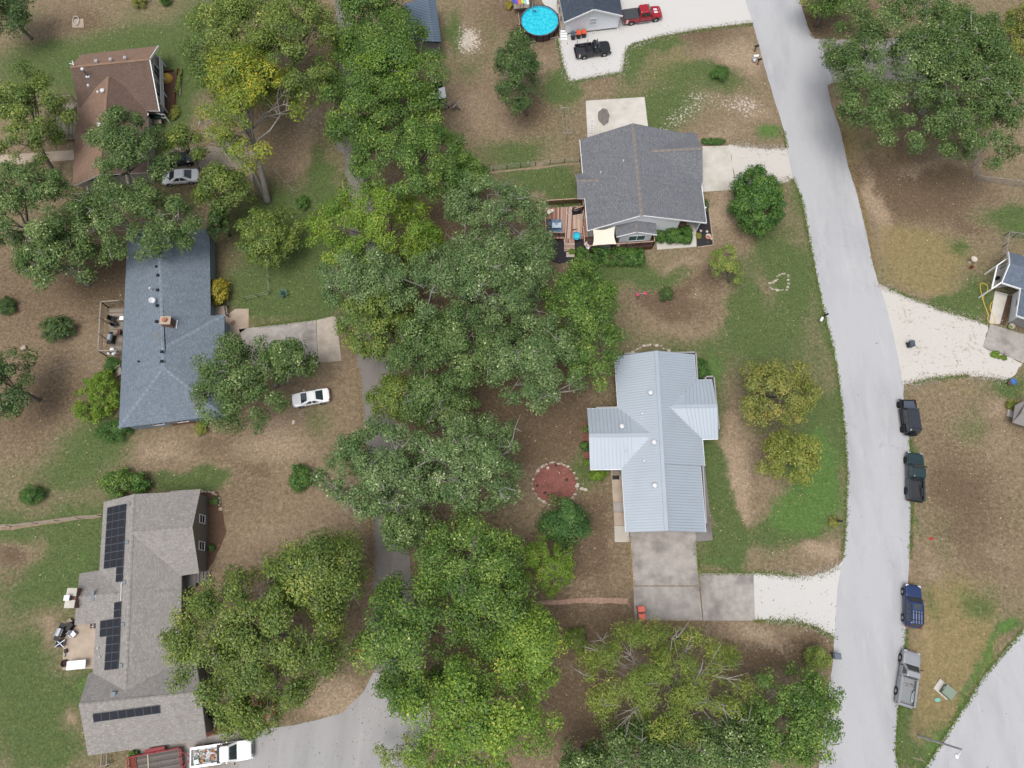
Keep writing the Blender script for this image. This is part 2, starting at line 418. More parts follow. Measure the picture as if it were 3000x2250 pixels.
# channels: g green, l lush, d dark litter, p pale tan, w white stones, o straw gold
CH = {k: np.zeros(gx.size) for k in 'gldpwo'}
CH['g'] += 0.40 + 0.6 * (fbm(gx, gy, 16, 5) - 0.5)
CH['d'] += 0.30 + 0.5 * (fbm(gx, gy, 11, 25) - 0.5)
CH['p'] += 0.22 + 0.5 * (fbm(gx, gy, 9, 45) - 0.5)
wx = gx + 5 * (fbm(gx, gy, 7, 61) - 0.5) + 1.6 * (fbm(gx, gy, 1.8, 65) - 0.5)
wy = gy + 5 * (fbm(gx, gy, 7, 71) - 0.5) + 1.6 * (fbm(gx, gy, 1.8, 75) - 0.5)
BLOBS = """
g 90 180 120 60 .6|g 430 130 260 90 .7|g 620 60 90 110 .6|g 540 260 70 130 .8|g 150 250 120 70 .5|g 30 30 90 60 .3|d 230 70 150 60 .6|p 120 95 90 60 .3
d 60 900 260 200 .5|d 120 1200 200 160 .4|g 250 1300 110 90 .7|g 130 1400 120 60 .5|g 330 1330 80 60 .5|d 300 800 120 110 .5|g 60 1010 90 40 .25|p 230 990 80 50 .25
g 60 1520 230 40 .7|g 260 1560 60 90 .7|g 150 1700 170 90 .9|l 250 1620 60 60 .5|l 130 1700 80 60 .4|d 60 1600 60 50 .8|d 40 1690 60 30 .7|g 90 2050 170 160 .7|l 250 2010 60 40 .7|p 110 1850 50 40 .7|p 195 2085 45 30 .9|g 60 1900 70 60 .5|p 40 2220 60 40 .5|g 120 2200 100 60 .6
g 850 650 130 120 .9|g 830 860 170 80 1|l 860 840 90 50 .4|g 950 480 40 90 .7|p 860 480 90 50 .5|d 880 560 90 60 .3|w 930 350 55 75 .42|p 925 350 70 90 .9|g 900 730 80 120 .7|p 800 860 40 25 .25
p 450 1320 120 60 .8|d 470 1345 60 30 .8|g 520 1430 90 30 .9|g 600 1400 60 30 .6|p 790 1300 130 80 .8|d 900 1150 90 60 .4|w 840 1290 60 40 .22|d 640 1300 90 60 .6|d 700 1450 150 60 .4|p 820 1560 170 70 .45|g 930 1230 50 60 .5|p 960 1600 60 140 .3|g 470 1340 40 30 .3|p 960 1100 70 60 .4|d 720 1380 60 30 .5
p 880 2040 160 60 1|p 1000 2060 80 60 .6|d 880 1950 120 100 .2
d 1500 60 200 90 .5|w 1365 110 48 55 .75|g 1440 90 60 80 .5|g 1320 80 30 60 .8|g 1380 200 50 50 .5|p 1400 330 90 70 .4|d 1400 200 60 90 .3|p 1560 190 60 40 .6|w 1560 200 30 20 .15|g 1620 240 70 40 .8|g 1660 260 50 60 .6|g 1510 440 110 60 .6|d 1560 300 90 90 .5|p 1610 470 60 30 .3|g 1590 540 100 40 .9|p 1600 505 40 20 .9|g 1650 560 40 60 .7|p 1560 575 60 20 .5
g 1840 170 30 60 1|g 1900 130 120 22 .9|l 2190 70 30 20 .7|o 1960 200 110 70 .7|g 2050 230 170 50 .55|d 2080 110 120 50 .7|p 2130 160 90 60 .4|p 2200 190 40 60 .6|w 2130 320 80 40 .38|w 1990 350 50 35 .4|w 2010 300 70 30 .3|w 2190 300 60 40 .3|g 1960 330 60 60 .6|g 1880 300 60 30 .5|l 2250 395 60 30 1|p 2080 390 80 25 .6|p 2210 330 80 40 .5|g 2080 215 60 30 .3|d 1800 240 140 30 .4
p 2130 600 60 70 .8|d 2160 660 70 60 .4|g 2350 560 30 80 .5|p 2100 650 40 40 .6|g 2260 760 90 60 .5
g 1780 800 130 40 .9|g 1960 790 110 40 .7|p 1990 770 120 25 .8|g 1760 900 70 90 .7|d 2000 880 110 90 .7|p 1990 950 100 40 .4|g 2180 880 40 110 .8|g 2320 830 60 110 .9|d 2230 830 60 50 .5|g 2000 990 150 50 .5|g 2250 1000 110 90 .55|l 2100 1060 30 60 .8|p 2060 860 40 30 .4|d 2070 800 60 50 .4|d 1900 860 70 50 .4
d 1600 1250 140 120 .8|d 1560 1100 120 120 .6|g 1700 1380 40 60 .6|p 1640 1290 70 40 .3|d 1740 1560 90 150 .6|g 1790 1500 30 150 .3|p 1720 1720 80 60 .4|d 1700 1650 120 90 .5|p 1800 1600 30 60 .4|d 1750 1800 120 60 .8
g 2115 1400 36 220 1|l 2090 1330 30 80 .5|p 2160 1420 40 180 1|o 2170 1500 40 120 .4|g 2220 1180 60 80 .5|g 2400 1250 60 120 .9|l 2400 1450 90 110 1.1|l 2340 1520 80 70 .9|g 2350 1580 90 40 .8|p 2420 1630 70 40 1|g 2120 1610 90 60 1|l 2090 1660 60 20 .6|p 2200 1640 60 30 .6|g 2460 1100 30 200 .6|p 2250 1360 60 120 .5|p 2180 1200 40 60 .6|g 2260 1590 60 60 .5|l 2380 1350 60 90 .8
d 1900 1870 200 60 .5|p 2200 1860 120 40 .8|d 2260 1900 150 60 .8|g 2060 1870 60 30 .4|d 1720 2000 60 200 .6|d 2330 1880 90 40 .5|d 1680 2150 120 110 .5|d 2130 1950 100 60 .5
p 2480 330 40 90 .9|o 2470 380 40 120 .8|o 2580 420 110 60 .6|p 2580 320 80 40 .6|d 2600 530 120 80 .6|p 2560 600 30 110 .7|d 2750 560 170 80 .8|p 2700 480 90 30 .5|g 2550 430 40 30 .5|d 2380 50 120 40 .8|d 2480 90 80 40 .7|d 2530 50 90 60 .6|g 2940 500 60 60 .25|p 2920 430 90 90 .4|o 2940 460 60 90 .3|d 2650 420 70 40 .4
o 2650 720 100 90 .8|o 2780 770 130 90 .8|d 2620 700 60 60 .4|g 2960 650 60 40 1|l 2985 660 20 30 .6|g 2830 740 30 30 .6|g 2850 900 90 40 .9|l 2880 940 30 25 .6|o 2700 830 90 40 .7|g 2780 900 60 30 .7|p 2740 860 60 20 .4|d 2870 680 50 40 .4
d 2760 1250 130 130 .35|d 2850 1420 150 130 .4|g 2800 1300 160 200 .15|o 2850 1350 160 160 .35|o 2800 1110 120 30 .5|g 2960 1130 40 40 .8|p 2940 1190 40 40 .6|g 2670 1330 20 90 .8|g 2660 1400 12 200 .6|d 2760 1400 110 70 .3|d 2800 1560 150 70 .4|g 2740 1550 60 80 .3|p 2700 1600 30 50 .3|p 2720 1680 40 40 .5|p 2960 1300 50 60 .4|g 2850 1230 60 40 .3
o 2780 1850 150 120 1|o 2830 1750 110 90 .7|d 2770 1860 70 60 .3|o 2740 2000 90 110 .9|p 2680 1870 18 60 .8|p 2920 1620 80 50 .4|o 2700 2120 60 60 .7|g 2640 2150 22 90 1|g 2660 2210 40 40 .8|o 2880 1900 90 60 .8|g 2880 1760 50 40 .4|d 2900 1650 80 60 .4|g 2700 1760 20 60 .3
l 2975 1845 19 24 .8|l 2950 1876 19 24 .8|l 2925 1906 19 24 .8|l 2900 1936 19 24 .8|l 2875 1967 19 24 .8|l 2850 1998 19 24 .8|l 2828 2030 19 24 .8|l 2806 2064 19 24 .8|l 2784 2098 19 24 .8|l 2762 2132 19 24 .8|l 2742 2166 19 24 .8|l 2722 2198 19 24 .8|g 2700 2240 30 30 1|l 2985 1830 30 22 1
g 640 1000 60 60 .3|d 1200 700 200 200 .5|d 1300 1000 250 250 .6|d 1500 760 150 70 .6|p 1530 770 50 30 .3|d 1300 1650 200 200 .6|d 1420 2000 260 220 .5|d 760 1800 240 200 .3|p 690 1850 50 60 .8|d 900 150 250 160 .3|d 740 200 150 150 .3|g 820 60 40 80 .5"""
for it in BLOBS.replace('\n', '|').split('|'):
    if not it.strip(): continue
    k, a = it.split()[0], [float(q) for q in it.split()[1:]]
    c0 = P(a[0], a[1]); ax = abs(P(a[0] + a[2], a[1]).x - c0.x); ay = abs(P(a[0], a[1] + a[3]).y - c0.y)
    dd = ((wx - c0.x) / ax) ** 2 + ((wy - c0.y) / ay) ** 2
    wgt = a[4] * np.exp(-0.9 * dd)
    CH[k] += wgt
    if k in 'gl': CH['d'] -= 0.5 * wgt; CH['p'] -= 0.4 * wgt
    if k in 'pd': CH['g'] -= 0.6 * wgt
    if k == 'l': CH['g'] += 0.5 * wgt
    if k == 'p': CH['d'] -= 0.4 * wgt
me = bpy.data.meshes.new('ground')
ii = (np.arange(ny - 1)[:, None] * nx + np.arange(nx - 1)[None, :]).ravel()
quads = np.stack([ii, ii + 1, ii + nx + 1, ii + nx], 1).ravel()
me.vertices.add(gx.size); me.vertices.foreach_set('co', np.stack([gx, gy, np.zeros(gx.size)], 1).ravel())
me.loops.add(quads.size); me.loops.foreach_set('vertex_index', quads)
me.polygons.add(ii.size); me.polygons.foreach_set('loop_start', np.arange(ii.size) * 4)
me.update(calc_edges=True)
for k in CH:
    at = me.attributes.new('ch_' + k, 'FLOAT', 'POINT'); at.data.foreach_set('value', CH[k].astype(np.float32))
def ground_mat():
    m, nt, bs = _nt('lawn_and_dirt')
    A = lambda k: nd(nt, 'ShaderNodeAttribute', attribute_name='ch_' + k).outputs['Fac']
    nA = noise(nt, 1.1, 9, 0.68); nB = noise(nt, 0.55, 8, 0.66); nC = noise(nt, 2.6, 8, 0.72); nF = noise(nt, 9, 5, 0.75)
    nG = noise(nt, 4.0, 6, 0.7)
    def msk(k, nz, amp, a, b):
        t = math_(nt, 'ADD', A(k), math_(nt, 'MULTIPLY', math_(nt, 'SUBTRACT', nz, 0.5), amp))
        return maprange(nt, t, a, b)
    nH = noise(nt, 5.5, 4, 0.8); nM = noise(nt, 2.2, 8, 0.75)
    c = mixc(nt, maprange(nt, nM, 0.3, 0.7), C(158, 141, 118), C(130, 113, 92))
    c = mixc(nt, math_(nt, 'MULTIPLY', msk('d', nC, 1.3, 0.3, 0.95), 0.8), c, mixc(nt, maprange(nt, nG, 0.35, 0.65), C(116, 99, 80), C(95, 80, 64)))
    c = mixc(nt, math_(nt, 'MULTIPLY', msk('p', nC, 1.9, 0.45, 1.0), 0.8), c, mixc(nt, maprange(nt, nF, 0.35, 0.65), C(190, 170, 147), C(160, 140, 117)))
    c = mixc(nt, math_(nt, 'MULTIPLY', msk('o', nB, 1.2, 0.3, 0.9), 0.75), c, mixc(nt, maprange(nt, nF, 0.35, 0.65), C(166, 149, 104), C(138, 124, 86)))
    c = mixc(nt, math_(nt, 'MULTIPLY', msk('g', nC, 1.4, 0.25, 0.95), 0.85), c, mixc(nt, maprange(nt, nG, 0.35, 0.65), C(90, 115, 62), C(69, 97, 50)))
    c = mixc(nt, math_(nt, 'MULTIPLY', msk('l', nA, 1.1, 0.25, 0.9), 0.85), c, mixc(nt, maprange(nt, nF, 0.35, 0.65), C(104, 136, 74), C(84, 116, 60)))
    c = mixc(nt, math_(nt, 'MULTIPLY', msk('w', nC, 2.4, 0.45, 0.62), 0.9), c, C(208, 199, 186))
    # blades, clippings and dry wisps
    c = mixc(nt, maprange(nt, nH, 0.56, 0.74, 0, 0.45), c, C(182, 167, 142))
    c = mixc(nt, maprange(nt, nF, 0.46, 0.26, 0, 0.6), c, C(66, 64, 46))
    g1 = maprange(nt, noise(nt, 3.4, 3, 0.7), 0.32, 0.68, 0.74, 1.24, smooth=False)
    g2 = maprange(nt, noise(nt, 1.25, 4, 0.7), 0.32, 0.68, 0.86, 1.15, smooth=False)
    gg = math_(nt, 'MULTIPLY', g1, g2); cb = nd(nt, 'ShaderNodeCombineColor')
    for q in range(3): nt.links.new(gg, cb.inputs[q])
    c = mixc(nt, 1.0, c, cb.outputs[0], 'MULTIPLY')
    nt.links.new(c, bs.inputs['Base Color'])
    bs.inputs['Roughness'].default_value = 1.0; bs.inputs['Specular IOR Level'].default_value = 0.1
    bump(nt, bs, math_(nt, 'ADD', nF, nG), 0.9, 0.09)
    return m
me.materials.append(ground_mat())
ground = bpy.data.objects.new('ground', me); COL.objects.link(ground); tag(ground, kind='structure')

# ---------------------------------------------------------------- flat sheets: roads, gravel, slabs
def dens(poly, step, amp, seed=0, closed=True):
    out = []
    n = len(poly)
    for i in range(n if closed else n - 1):
        a, b = Vector(poly[i]), Vector(poly[(i + 1) % n])
        k = max(1, int((b - a).length / step))
        for j in range(k):
            out.append(a.lerp(b, j / k))
    if amp:
        X = np.array([p.x for p in out]); Y = np.array([p.y for p in out])
        dx = (fbm(X, Y, 1.3, 200 + seed) - 0.5) * 2 * amp; dy = (fbm(X, Y, 1.3, 300 + seed) - 0.5) * 2 * amp
        out = [p + Vector((dx[i], dy[i], 0)) for i, p in enumerate(out)]
    return out
def px(s): return [P(*[float(q) for q in t.split(',')]) for t in s.split()]
def sheet(name, s, z, mat, amp=0.12, step=0.35, seed=0):
    pts = dens(px(s) if isinstance(s, str) else s, step, amp, seed)
    mb = MB()
    vs = [Vector((p.x, p.y, z)) for p in pts]
    tri = tessellate_polygon([vs])
    fs = [list(t) if (vs[t[1]] - vs[t[0]]).cross(vs[t[2]] - vs[t[0]]).z > 0 else list(t)[::-1] for t in tri]
    mb.add(vs, fs)
    return tag(mb.build(name, mat), kind='structure')
def slabs(name, polys, mat, z1=0.05, mats=None):
    p0 = px(polys[0])[0]
    t = bpy.data.objects.new(name, None); COL.objects.link(t); t.location = (p0.x, p0.y, 0); ORG[t.name] = Vector((p0.x, p0.y, 0)); tag(t, kind='structure')
    for i, s in enumerate(polys):
        MB().prism(px(s), -0.08, z1).build('slab', mats[i] if mats else mat, t)
    return t
road = sheet('road', '2085,-330 2168,-60 2183,0 2201,54 2219,118 2246,217 2297,384 2304,434 2322,520 2347,574 2381,750 2408,886 2444,1030 2462,1148 2476,1270 2483,1383 2481,1500 2471,1636 2453,1726 2444,1875 2438,1952 2422,2065 2399,2250 2388,2330 2340,2700 '
      '2690,2700 2640,2330 2632,2250 2623,2205 2630,2074 2648,1907 2654,1844 2664,1636 2668,1500 2668,1383 2664,1288 2646,1157 2648,1130 2625,1017 2594,886 2575,836 2562,791 2551,750 2539,683 2512,570 2485,488 2462,384 2435,307 2424,249 2442,240 2399,113 2386,113 2370,86 2343,0 2325,-60 2225,-330', 0.012, ROAD, 0.09)
sheet('road', '3500,1270 3120,1705 3000,1844 2883,1979 2779,2142 2711,2250 2670,2330 2690,2700 2960,2700 3120,2450 3500,1990', 0.012, ROAD, 0.12, seed=3)
sheet('lane', '960,-330 975,-60 981,0 990,113 994,181 1000,300 1005,362 1012,520 1023,619 1036,850 1048,1075 1066,1292 1087,1527 1094,1717 1095,1900 1093,1990 1240,1990 1225,1850 1205,1680 1160,1300 1160,1030 1125,800 1100,640 1089,570 1062,400 1050,250 1040,120 1030,0 1028,-60 1015,-330', 0.012, LANE, 0.1, seed=5)
sheet('driveway', '640,2330 660,2230 700,2165 768,2137 863,2124 940,2106 1003,2088 1066,2027 1093,1970 1160,1975 1240,1990 1262,2100 1250,2330', 0.016, DRIVE, 0.1, seed=6)
sheet('lane_apron', '984,343 1004,362 1008,450 990,440 982,400', 0.008, CONCRETE_GREY, 0.1)
sheet('gravel_drive', '1590,-60 1590,5 1632,60 1633,115 1649,190 1667,240 1753,224 1825,212 1832,181 1829,165 1837,140 1853,127 1929,108 2042,86 2201,65 2205,55 2187,0 2170,-60', 0.008, GRAVEL, 0.22, seed=8)
sheet('gravel_drive', '2205,1680 2250,1679 2340,1690 2422,1676 2462,1654 2475,1640 2456,1730 2447,1868 2386,1835 2327,1819 2250,1816 2205,1818', 0.008, GRAVEL, 0.25, seed=9)
sheet('gravel_drive', '2565,830 2607,847 2747,904 2895,949 2880,1017 2996,1062 2973,1098 2946,1112 2838,1098 2747,1107 2679,1121 2640,1128 2618,1000', 0.008, GRAVEL_MIX, 0.35, seed=10)
sheet('gravel_drive', '2138,424 2190,428 2250,434 2308,434 2326,522 2300,534 2240,540 2156,556', 0.008, GRAVEL_MIX, 0.3, seed=11)
slabs('driveway', ['2399,114 2500,117 2720,110 2720,240 2560,247 2444,241'], CONCRETE, 0.03)
slabs('driveway', ['1845,1556 2037,1556 2047.2,1715.4 1855,1715.4', '1855.2,1718 2047.3,1718 2058,1818 1860,1818', '2049.3,1679 2207,1679 2212,1818 2060.5,1818'], CONCRETE, 0.05,
      [CONCRETE, CONCRETE, CONCRETE])
slabs('walkway', ['1790,1375 1824,1375 1832,1470 1796,1470', '1796,1471 1832,1471 1835,1500 1798,1500', '1798,1501 1835,1501 1839,1540 1800,1540', '1800,1541 1839,1541 1844.5,1588 1801,1588'], CONCRETE_TAN, 0.04,
      [CONCRETE_TAN, CONCRETE, CONCRETE_TAN, CONCRETE_PALE])
slabs('walkway', ['2048,1365 2065,1365 2088,1583 2038,1586 2037.5,1557 2064,1550'], CONCRETE_GREY, 0.04)
slabs('patio', ['1716,296 1888,285 1904,420 1722,420'], CONCRETE_PALE, 0.07)
slabs('driveway', ['2040,430 2137,427 2155,556 2050,563'], CONCRETE_PALE, 0.06)
slabs('walkway', ['1925,732 1922,700 2012,694 2012,650 2038,650 2040,723'], CONCRETE_PALE, 0.06)
slabs('driveway', ['2901,949 2960,968 3080,1000 3080,1090 2996,1062 2880,1017'], CONCRETE, 0.05)
slabs('walkway', ['2915,852 2952,862 2929,949 2897,949'], CONCRETE_PALE, 0.05)
slabs('driveway', ['700,965 926,938 931,1064 740,1090', '927.5,938 976,927 985,930 1001,1057 932.5,1064'], CONCRETE, 0.05, [CONCRETE, plain('worn_concrete', C(186, 176, 164), 0.9, 0.2, 1.0, stain=C(156, 146, 134), bmp=0.1)])
slabs('patio', ['655,930 690,905 729,905 729,958 690,985 655,985'], CONCRETE_TAN, 0.05)
slabs('patio', ['205,1828 300,1828 295,1957 184,1963 188,1880'], CONCRETE_TAN, 0.1)
slabs('driveway', ['380,2170 600,2160 700,2140 700,2330 380,2330'], CONCRETE, 0.02)
slabs('walkway', ['0,455 215,440 222,468 0,486'], CONCRETE_TAN, 0.05)
sheet('gravel_drive', '480,440 600,428 720,432 770,450 740,490 650,505 560,515 480,540', 0.008, GRAVEL_GREY, 0.7, seed=14)
sheet('mulch_bed', '2040,640 2072,588 2092,719 2042,724', 0.02, MULCH_BLACK, 0.03)
sheet('mulch_bed', '1600,700 1652,705 1712,700 1712,745 1690,765 1640,772 1600,760', 0.016, MULCH_BLACK, 0.15)
sheet('mulch_bed', '1706,1240 1745,1240 1745,1372 1722,1372 1708,1330', 0.016, MULCH_RED, 0.1)
sheet('mulch_bed', '588,1436 640,1440 665,1560 600,1690 590,1600', 0.008, DIRT_BED, 0.25)
sheet('mulch_bed', '445,205 520,210 515,330 470,350', 0.008, DIRT_BED, 0.15)
sheet('mulch_bed', '590,2040 620,2030 625,2150 603,2162', 0.008, plain('red_brown_mulch', C(112, 72, 58), 0.95, 0.4, 6), 0.1)
sheet('mulch_bed', '2950,865 2968,868 2945,955 2928,950', 0.012, DIRT_BED, 0.06)
sheet('path', '1570,1760 1700,1752 1840,1752 1840,1768 1700,1766 1575,1772', 0.006, plain('brick_dust_path', C(168, 138, 122), 0.95, 0.35, 3), 0.2)
# ---------------------------------------------------------------- building helpers
def inset(poly, d):
    n = len(poly)
    ar = sum(poly[i].x * poly[(i + 1) % n].y - poly[(i + 1) % n].x * poly[i].y for i in range(n))
    sg = 1 if ar > 0 else -1
    out = []
    for i in range(n):
        p0, p1, p2 = poly[i - 1], poly[i], poly[(i + 1) % n]
        e1 = Vector((p1.x - p0.x, p1.y - p0.y)).normalized(); e2 = Vector((p2.x - p1.x, p2.y - p1.y)).normalized()
        n1 = Vector((-e1.y, e1.x)) * sg; n2 = Vector((-e2.y, e2.x)) * sg
        b = n1 + n2
        b = b / max(0.35, b.dot(n1)) if b.length > 1e-6 else n1
        out.append(Vector((p1.x + b.x * d, p1.y + b.y * d, 0)))
    return out
def wall(parent, a, b, z0, z1, mat, apex=None, name='wall', th=0.16, inward=None):
    a, b = Vector((a.x, a.y, 0)), Vector((b.x, b.y, 0))
    d = b - a
    n = Vector((-d.y, d.x, 0)).normalized()
    if inward is not None and n.dot(inward - a) < 0: n = -n
    pr = [(0, z0), (1, z0), (1, z1)] + ([(apex[0], apex[1])] if apex else []) + [(0, z1)]
    f = [a + d * s + Vector((0, 0, z)) for s, z in pr]
    g = [p + n * th for p in f]
    k = len(f)
    mb = MB()
    mb.add(f + g, [list(range(k)), list(range(k, 2 * k))[::-1]] + [[i, (i + 1) % k, (i + 1) % k + k, i + k] for i in range(k)])
    return mb.build(name, mat, parent, uv=True)
def walls(parent, poly, z0, z1, mat, name='wall'):
    c = sum(poly, Vector()) / len(poly)
    n = len(poly)
    return [wall(parent, poly[i], poly[(i + 1) % n], z0, z1, mat, name=name, inward=c) for i in range(n)]
def window(parent, a, b, s, zc, w, h, out, glass=GLASS, kind='sash', name='window', frame=WHITE):
    """window on the wall a-b at fraction s; out is a point outside"""
    a, b = Vector((a.x, a.y, 0)), Vector((b.x, b.y, 0))
    d = (b - a).normalized(); n = Vector((-d.y, d.x, 0))
    if n.dot(out - a) < 0: n = -n
    c = a.lerp(b, s) + n * 0.03 + Vector((0, 0, zc))
    q = lambda u, v, o=0.0: c + d * u + Vector((0, 0, v)) + n * o
    mb = MB()
    t = 0.09
    mb.beam(q(-w / 2 - t, h / 2 + t / 2), q(w / 2 + t, h / 2 + t / 2), 0.1, t)
    mb.beam(q(-w / 2 - t, -h / 2 - t / 2), q(w / 2 + t, -h / 2 - t / 2), 0.14, t)
    mb.beam(q(-w / 2 - t / 2, -h / 2), q(-w / 2 - t / 2, h / 2), t, 0.1, up=n)
    mb.beam(q(w / 2 + t / 2, -h / 2), q(w / 2 + t / 2, h / 2), t, 0.1, up=n)
    if kind == 'sash': mb.beam(q(-w / 2, 0), q(w / 2, 0), 0.08, 0.07)
    if kind == 'slider': mb.beam(q(0, -h / 2), q(0, h / 2), 0.09, 0.08, up=n)
    o = mb.build(name, frame, parent)
    panes = [(-w / 2, w / 2, -h / 2, 0), (-w / 2, w / 2, 0, h / 2)] if kind == 'sash' else \
            [(-w / 2, 0, -h / 2, h / 2), (0, w / 2, -h / 2, h / 2)] if kind == 'slider' else [(-w / 2, w / 2, -h / 2, h / 2)]
    for u0, u1, v0, v1 in panes:
        MB().beam(q(u0, (v0 + v1) / 2), q(u1, (v0 + v1) / 2), 0.03, v1 - v0).build('pane', glass, o)
    return o
def roofs(parent, polys, mat, th=0.2, fascia=None, name='roof_slope'):
    res = []
    for poly in polys:
        pts = [P(*p) if not isinstance(p, Vector) else p for p in poly]
        res.append(MB().slab(pts, th, 0, 1).build(name, [mat, fascia or WHITE], parent, uv=True))
    return res
def ridge_cap(parent, a, b, mats, step=0.3, w=0.36, drop=0.06, name='ridge_cap'):
    a, b = Vector(a), Vector(b)
    d = b - a; L = d.length; n = max(1, int(L / step))
    side = d.cross(Vector((0, 0, 1))).normalized()
    mb = MB()
    for i in range(n):
        p, q = a + d * (i / n), a + d * ((i + 1.12) / n)
        up = Vector((0, 0, 0.035)); up2 = Vector((0, 0, 0.02))
        pts = []
        for base, u in ((p, up2), (q, up)):
            pts += [base + side * (w / 2) - Vector((0, 0, drop)) + u, base + u + Vector((0, 0, 0.02)), base - side * (w / 2) - Vector((0, 0, drop)) + u]
        mb.add(pts, [[0, 1, 4, 3], [1, 2, 5, 4], [3, 4, 5]], i % len(mats))
    o = mb.build(name, mats, parent); o['kind'] = 'stuff'
    return o
def ribs(parent, roof, r0, r1, e0, e1, step, mat, h=0.05, w=0.05):
    """standing seams of a metal slope from the ridge r0-r1 down to the eave e0-e1"""
    n = max(2, int((r1 - r0).length / step))
    for i in range(n + 1):
        t = i / n
        a, b = r0.lerp(r1, t), e0.lerp(e1, t)
        up = Vector((0, 0, h * 0.45))
        MB().beam(a + up, b + up, w, h).build('seam', mat, roof)
def pipe(parent, p, h, r, mat, cap=None, name='vent_pipe'):
    p = Vector(p)
    o = MB().lathe(p, [(r, -0.15), (r, h), (r * 0.75, h), (r * 0.7, h - 0.05), (0.0, h - 0.05)], 10).build(name, mat, parent)
    return o
def turbine(parent, p):
    p = Vector(p)
    o = MB().lathe(p, [(0.2, -0.2), (0.2, 0.15)], 12).build('roof_vent', WHITE_METAL, parent, smooth=True)
    MB().lathe(p, [(0.2, 0.15), (0.3, 0.22), (0.32, 0.34), (0.24, 0.46), (0.0, 0.5)], 14).build('cap', WHITE_METAL, o, smooth=True)
def box_vent(parent, p, mat=BLACK, s=0.36):
    MB().box(Vector(p) + Vector((0, 0, 0.06)), (s, s, 0.2), taper=0.8).build('roof_vent', mat, parent)
def gutter(parent, pts, mat=WHITE, r=0.07):
    MB().tube([Vector(p) + Vector((0, 0, -0.06)) for p in pts], r, 6).build('gutter', mat, parent)

# ================================================================ house with the pale metal roof
METAL = plain('pale_blue_roof_metal', C(178, 189, 200), 0.45, 0.05, 0.35, metal=0.15, spec=0.4)
SEAM = plain('seam_metal', C(167, 179, 191), 0.45, 0.05, 0.5, metal=0.25, spec=0.5)
RIDGEM = plain('ridge_metal', C(172, 184, 196), 0.4, 0.05, 0.5, metal=0.15, spec=0.5)
hm = thing('house', 'long house under a pale blue-grey standing seam metal roof with two side wings', 'house', P(1930, 1300))
E0, R0 = 2.75, 4.35
nw, rn, ne = P(1800.6, 1046, E0), P(1922.7, 1028, R0), P(2033.5, 1039, E0)
sw, rs, se = P(1833, 1559, E0), P(1952, 1555, R0), P(2068, 1559, E0)
e1, r1 = P(2065, 1365, E0), P(1942, 1358, R0)
e2, r2 = P(2052.5, 1366, E0), P(1942.3, 1360, R0 - 0.06)
rW, = roofs(hm, [[nw, rn, rs, sw]], METAL, 0.16)
rE, = roofs(hm, [[rn, ne, e1, r1]], METAL, 0.16)
rG, = roofs(hm, [[r2, e2, se, rs - Vector((0, 0, 0.06))]], METAL, 0.12)
ribs(hm, rW, rn, rs, nw, sw, 0.32, SEAM)
ribs(hm, rE, rn, r1, ne, e1, 0.32, SEAM)
ribs(hm, rG, r2, rs, e2, se, 0.32, SEAM)
wz = 4.0
wnw, wsw, wr = P(1720, 1197, E0), P(1729, 1376, E0), P(1726, 1276, wz)
wni, wsi, wri = P(1842, 1194, E0), P(1852, 1373, E0), P(1925, 1273.5, wz)
w1, = roofs(hm, [[wnw, wr, wri, wni]], METAL, 0.16); w2, = roofs(hm, [[wr, wsw, wsi, wri]], METAL, 0.16)
ribs(hm, w1, wr, P(1850, 1274.5, wz), wnw, wni, 0.42, SEAM); ribs(hm, w2, wr, P(1850, 1274.5, wz), wsw, wsi, 0.42, SEAM)
xne, xse, xr = P(2085.5, 1112, E0), P(2103.5, 1286, E0), P(2101, 1188.5, 3.95)
xni, xsi, xri = P(2010, 1113, E0), P(2030, 1287, E0), P(1955, 1191.5, 3.95)
x1, = roofs(hm, [[xr, xne, xni, xri]], METAL, 0.16); x2, = roofs(hm, [[xse, xr, xri, xsi]], METAL, 0.16)
ribs(hm, x1, xr, P(2010, 1190, 3.95), xne, xni, 0.42, SEAM); ribs(hm, x2, xr, P(2010, 1190, 3.95), xse, xsi, 0.42, SEAM)
for a, b in ((rn, rs), (wr, P(1909, 1274, wz)), (xr, P(1968, 1191, 3.95))):
    MB().beam(a + Vector((0, 0, .05)), b + Vector((0, 0, .05)), 0.42, 0.06).build('ridge_cap', RIDGEM, hm)
for a, b in ((nw, P(1810.5, 1195, E0)), (P(1822, 1375, E0), sw), (ne, P(2040, 1112, E0)), (P(2058.5, 1287, E0), e1), (e2, se), (wnw, P(1809, 1195, E0)), (wsw, P(1821, 1375, E0)), (xne, P(2041, 1113, E0)), (xse, P(2059, 1287, E0))):
    gutter(hm, [a, b], WHITE, 0.06)
body = [nw, ne, e1, e2, se, sw]
walls(hm, inset([P(1805, 1046), P(2035, 1041), P(2055, 1366), P(2066, 1557), P(1836, 1558)], 0.45), 0, E0 - 0.05, SIDING_GREY)
walls(hm, inset([P(1724, 1199), P(1830, 1197), P(1842, 1373), P(1733, 1374)], 0.45), 0, E0 - 0.08, SIDING_GREY)
walls(hm, inset([P(2040, 1113), P(2084, 1112), P(2101, 1285), P(2050, 1286)], 0.35), 0, E0 - 0.08, SIDING_GREY)
